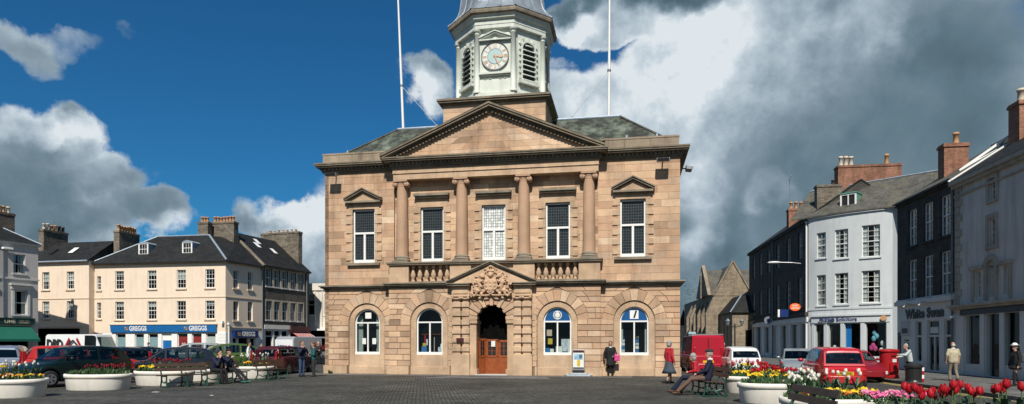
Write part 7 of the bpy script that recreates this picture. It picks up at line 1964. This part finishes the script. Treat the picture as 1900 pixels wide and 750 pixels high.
m_yline = mat('yellow_line', (.42,.33,.10), .8, .25, 3, 12)
for w in (-.25, -.48):
    b = MB(); b.add([(kx(9)+w-.06, 9, -.194), (kx(9)+w+.06, 9, -.194), (kx(60)+w+.06, 60, -.194), (kx(60)+w-.06, 60, -.194)], [(0,1,2,3)]); tag(b.build('road_marking', m_yline, None), None, None, None, 'structure')
for (x, y, r_) in ((-11.4, 20.7, .12), (-9.0, 19.4, .05)):
    o = MB().prismz([(-r_,-.03),(r_*.8,-.06),(r_,.05),(-r_*.6,.07)], 0, .006).build('paper_scrap', m_poster, None); o.location = (x, y, .002); tag(o, 'crumpled white scrap of paper on the setts ' + ('below the second tub' if r_ > .1 else 'farther from the tubs'), 'litter')
tw = MB(); rgw = random.Random(2)
for i in range(60):
    a = rgw.uniform(0, 2*PI); u = Vector((math.cos(a)*.1, math.sin(a)*.06, .14*rgw.random())); tw.add([tuple(u*.2), tuple(u+Vector((.02,0,.03))), tuple(u*1.3), tuple(u+Vector((-.02,0,0)))], [(0,1,2,3)])
o = tw.build('weed_tuft', m_leaf[0], None, recalc=False); p_ = th(.35, -.12); o.location = (p_[0], p_[1], 0); tag(o, 'green weed growing at the foot of the town hall left corner', 'weed')

# ------------------------------------------------------------------ sky, sun, camera
sc = bpy.context.scene
Wd = bpy.data.worlds.new('World'); sc.world = Wd; Wd.use_nodes = True
t = Wd.node_tree; t.nodes.clear()
out = N(t, 'ShaderNodeOutputWorld'); bg = N(t, 'ShaderNodeBackground'); t.links.new(bg.outputs[0], out.inputs[0])
EXPO = .12; SKY = .1; bg.inputs['Strength'].default_value = SKY
sun_dir = Vector((-.10, -1.0, 1.08)).normalized()
sky = N(t, 'ShaderNodeTexSky'); sky.sky_type = 'NISHITA'; sky.sun_disc = False
sky.sun_elevation = math.asin(sun_dir.z); sky.sun_rotation = math.atan2(sun_dir.x, sun_dir.y); sky.altitude = 100; sky.air_density = 1.0; sky.dust_density = .6; sky.ozone_density = 3.0
tcg = N(t, 'ShaderNodeTexCoord').outputs['Generated']
sp = N(t, 'ShaderNodeSeparateXYZ'); t.links.new(tcg, sp.inputs[0])
def math_(op, a, b=None, c=None):
    n = N(t, 'ShaderNodeMath', operation=op)
    for i, x in enumerate((a, b, c)):
        if x is None: continue
        if isinstance(x, (int, float)): n.inputs[i].default_value = x
        else: t.links.new(x, n.inputs[i])
    return n.outputs[0]
az = math_('ARCTAN2', sp.outputs[0], sp.outputs[1]); el = math_('ARCSINE', sp.outputs[2])
cb = N(t, 'ShaderNodeCombineXYZ'); t.links.new(az, cb.inputs[0]); t.links.new(el, cb.inputs[1])
def warp(src, scale, amp, detail=5, off=0):
    n = N(t, 'ShaderNodeTexNoise'); n.inputs['Scale'].default_value = scale; n.inputs['Detail'].default_value = detail; n.inputs['Roughness'].default_value = .6
    mp = N(t, 'ShaderNodeMapping'); mp.inputs['Location'].default_value = (off, off*1.7, off*.3); t.links.new(tcg, mp.inputs[0]); t.links.new(mp.outputs[0], n.inputs['Vector'])
    s = N(t, 'ShaderNodeVectorMath', operation='SUBTRACT'); t.links.new(n.outputs['Color'], s.inputs[0]); s.inputs[1].default_value = (.5,.5,.5)
    m = N(t, 'ShaderNodeVectorMath', operation='MULTIPLY_ADD'); t.links.new(s.outputs[0], m.inputs[0]); m.inputs[1].default_value = (amp, amp, 0); t.links.new(src, m.inputs[2])
    return m.outputs[0]
P0 = warp(warp(cb.outputs[0], 3.5, .20, 3), 11, .10, 7, 3.1)
P1 = warp(warp(cb.outputs[0], 4.0, .18, 4, 8.7), 12, .09, 7, 5.3)
def ae(px, py): x = (px-950)/1200; v = (635-py)/1200; return math.atan2(x, 1), math.atan2(v, math.hypot(1, x))
def blob(P, px, py, rx, ry, k):
    a0, e0 = ae(px-rx, py); a1, _ = ae(px+rx, py); a, e = ae(px, py); _, e1 = ae(px, py-ry); _, e2 = ae(px, py+ry)
    sx = 2/(a1-a0); sy = 2/(e1-e2)
    m = N(t, 'ShaderNodeVectorMath', operation='MULTIPLY_ADD'); t.links.new(P, m.inputs[0]); m.inputs[1].default_value = (sx, sy, 0); m.inputs[2].default_value = (-a*sx, -e*sy, 0)
    l = N(t, 'ShaderNodeVectorMath', operation='LENGTH'); t.links.new(m.outputs[0], l.inputs[0])
    n = N(t, 'ShaderNodeMapRange'); n.interpolation_type = 'SMOOTHSTEP'; t.links.new(l.outputs['Value'], n.inputs[0])
    for i, x in enumerate((1.25, .35, 0, k)): n.inputs[i+1].default_value = x
    return n.outputs[0]
def union(P, L):
    s = None
    for b in L:
        o = blob(P, *b); s = o if s is None else math_('MAXIMUM', s, o)
    return s
def total(P, L):
    s = None
    for b in L:
        o = blob(P, *b); s = o if s is None else math_('ADD', s, o)
    return s
# cloud cover: where cumulus, the storm bank and added unseen cloud stand (pixel-free once turned into azimuth and height)
COVER = [(60,330,190,120,1),(130,270,120,85,1),(210,345,140,70,1),(90,420,240,90,1),(290,410,120,55,1),(20,60,140,55,.62),(130,60,110,38,.42),(228,22,45,28,.45),
         (560,390,110,60,1),(600,470,150,150,1),(500,400,50,45,.95),(265,320,60,40,.4),
         (795,190,60,62,.95),(1020,75,60,30,.6),(1090,220,140,120,1),(1060,110,45,30,.5),(1230,130,120,120,1),(1350,200,200,260,1),(1600,200,400,420,1),(1300,420,170,240,1),(1170,20,260,52,1),(1450,40,300,120,1),(1250,300,200,160,1),(1700,480,400,300,1),(700,560,300,80,.9),(2700,380,1300,520,1)]  # final entries are added unseen cloud that dulls window reflections
cov = union(P0, COVER)
fb = N(t, 'ShaderNodeTexNoise'); fb.inputs['Scale'].default_value = 8; fb.inputs['Detail'].default_value = 11; fb.inputs['Roughness'].default_value = .60; t.links.new(tcg, fb.inputs['Vector'])
dens = math_('ADD', cov, math_('MULTIPLY', math_('SUBTRACT', fb.outputs['Fac'], .5), .95))
hz = N(t, 'ShaderNodeMapRange'); t.links.new(sp.outputs[2], hz.inputs[0])
for i_, x_ in enumerate((.0, .15, .9, 0)): hz.inputs[i_+1].default_value = x_
dens = math_('ADD', dens, hz.outputs[0])  # added horizon cloud band, keeps bright sky out of window reflections
hz2 = N(t, 'ShaderNodeMapRange'); t.links.new(sp.outputs[2], hz2.inputs[0])
for i_, x_ in enumerate((.0, .5, 1.6, 0)): hz2.inputs[i_+1].default_value = x_  # added cloud low behind the viewer, greys what the windows reflect
# loose cloud added in the unseen sky behind, shaping the fill light
back = N(t, 'ShaderNodeMapRange'); t.links.new(sp.outputs[1], back.inputs[0]); back.inputs[1].default_value = .1; back.inputs[2].default_value = -.3; back.inputs[3].default_value = 0; back.inputs[4].default_value = .42
fb2 = N(t, 'ShaderNodeTexNoise'); fb2.inputs['Scale'].default_value = 2.2; fb2.inputs['Detail'].default_value = 6; t.links.new(tcg, fb2.inputs['Vector'])
dens = math_('ADD', dens, math_('MULTIPLY', back.outputs[0], math_('ADD', hz2.outputs[0], math_('MULTIPLY', fb2.outputs['Fac'], 1.6))))
cm_ = N(t, 'ShaderNodeMapRange'); cm_.interpolation_type = 'SMOOTHSTEP'; t.links.new(dens, cm_.inputs[0]); cm_.inputs[1].default_value = .28; cm_.inputs[2].default_value = .70
# how bright each stretch of cloud is
LIGHT = [(100,270,130,75,.03),(180,290,60,60,.12),(50,228,110,40,.26),(140,236,70,44,.24),(110,225,150,36,.12),(280,420,120,40,.34),(340,400,60,30,.12),(560,385,120,60,.45),(600,450,90,90,.40),(520,380,40,30,.2),(795,180,70,60,.62),(40,50,120,50,.12),
         (1200,150,290,220,.34),(1240,110,130,100,.20),(1090,180,100,90,.20),(1400,130,260,230,.15),(1330,40,80,60,.12),(1290,335,70,85,.24),(1290,450,60,50,.24),(1270,420,50,110,.12),(1415,365,50,32,.16),(1450,60,90,90,.07),(1590,55,120,70,.14),(1020,80,60,40,.5),(1330,540,80,60,.15)]
DARK = [(60,395,200,45,.02),(100,440,240,40,.02),(1130,8,210,46,.32),(1290,12,110,30,.14),(1230,8,90,30,.12),(1650,260,420,330,.05),(1720,250,230,110,.05),(1810,50,220,90,.09),(1480,350,160,150,.04),(1400,500,200,130,.06),(1340,260,100,90,.09),(1160,290,80,45,.06),(1290,40,60,40,.05)]
br_ = math_('SUBTRACT', total(P1, LIGHT), total(P1, DARK))
fb3 = N(t, 'ShaderNodeTexNoise'); fb3.inputs['Scale'].default_value = 8; fb3.inputs['Detail'].default_value = 11; fb3.inputs['Roughness'].default_value = .60
off = N(t, 'ShaderNodeMapping'); off.inputs['Location'].default_value = (.012, 0, -.022); t.links.new(tcg, off.inputs[0]); t.links.new(off.outputs[0], fb3.inputs['Vector'])
rel = math_('SUBTRACT', fb.outputs['Fac'], fb3.outputs['Fac'])
lum = math_('ADD', math_('ADD', math_('ADD', br_, .33), math_('MULTIPLY', rel, math_('MULTIPLY_ADD', br_, 2.0, .55))), math_('ADD', math_('MULTIPLY', math_('SUBTRACT', fb2.outputs['Fac'], .5), .25), math_('MULTIPLY', math_('SUBTRACT', fb.outputs['Fac'], .5), math_('MULTIPLY_ADD', br_, .6, .16))))
edge = N(t, 'ShaderNodeMapRange'); t.links.new(dens, edge.inputs[0])
for i_, x_ in enumerate((.25, 1.05, .34, 0)): edge.inputs[i_+1].default_value = x_
lum = math_('ADD', math_('ADD', lum, edge.outputs[0]), math_('MULTIPLY', back.outputs[0], .0))
ramp = N(t, 'ShaderNodeValToRGB'); t.links.new(lum, ramp.inputs[0])
els = ramp.color_ramp.elements
STOPS = [(0,(.040,.074,.094)),(.16,(.072,.122,.152)),(.30,(.122,.192,.240)),(.46,(.215,.290,.350)),(.64,(.365,.455,.525)),(.85,(.555,.640,.705)),(1,(.73,.79,.83))]
while len(els) < len(STOPS): els.new(.5)
for e_, (p_, c_) in zip(els, STOPS): e_.position = p_; e_.color = (*c_, 1)
csc = N(t, 'ShaderNodeVectorMath', operation='SCALE'); t.links.new(ramp.outputs[0], csc.inputs[0]); csc.inputs['Scale'].default_value = 1/SKY/2**EXPO
tint = N(t, 'ShaderNodeVectorMath', operation='MULTIPLY'); t.links.new(sky.outputs[0], tint.inputs[0]); tint.inputs[1].default_value = (.13,.50,.72)   # polarising filter
t.links.new(mixc(t, cm_.outputs[0], tint.outputs[0], csc.outputs[0]), bg.inputs['Color'])
Wd.cycles.sampling_method = 'MANUAL'; Wd.cycles.sample_map_resolution = 512
sl = bpy.data.lights.new('sun', 'SUN'); sl.energy = 5.0; sl.angle = R(.5); sl.color = (1, .94, .85)
so = bpy.data.objects.new('sun', sl); C.objects.link(so); so.location = (0, 0, 60); so.rotation_euler = sun_dir.to_track_quat('Z', 'Y').to_euler()
cd = bpy.data.cameras.new('camera'); cam = bpy.data.objects.new('camera', cd); C.objects.link(cam)
cam.location = (0, 0, 1.6); cam.rotation_euler = (R(90), 0, 0)
cd.sensor_width = 36; cd.lens = 36*1200/1900; cd.shift_y = 260/1900; cd.clip_end = 3000
sc.camera = cam
sc.view_settings.view_transform = 'Standard'; sc.view_settings.look = 'None'; sc.view_settings.exposure = EXPO; sc.view_settings.gamma = 1
bake_texts()
bow(B8, L8, .5)
sc.render.engine = 'CYCLES'; sc.cycles.max_bounces = 6; sc.cycles.diffuse_bounces = 3; sc.cycles.glossy_bounces = 3; sc.cycles.transparent_max_bounces = 12; sc.cycles.use_denoising = True; sc.cycles.caustics_reflective = False; sc.cycles.caustics_refractive = False
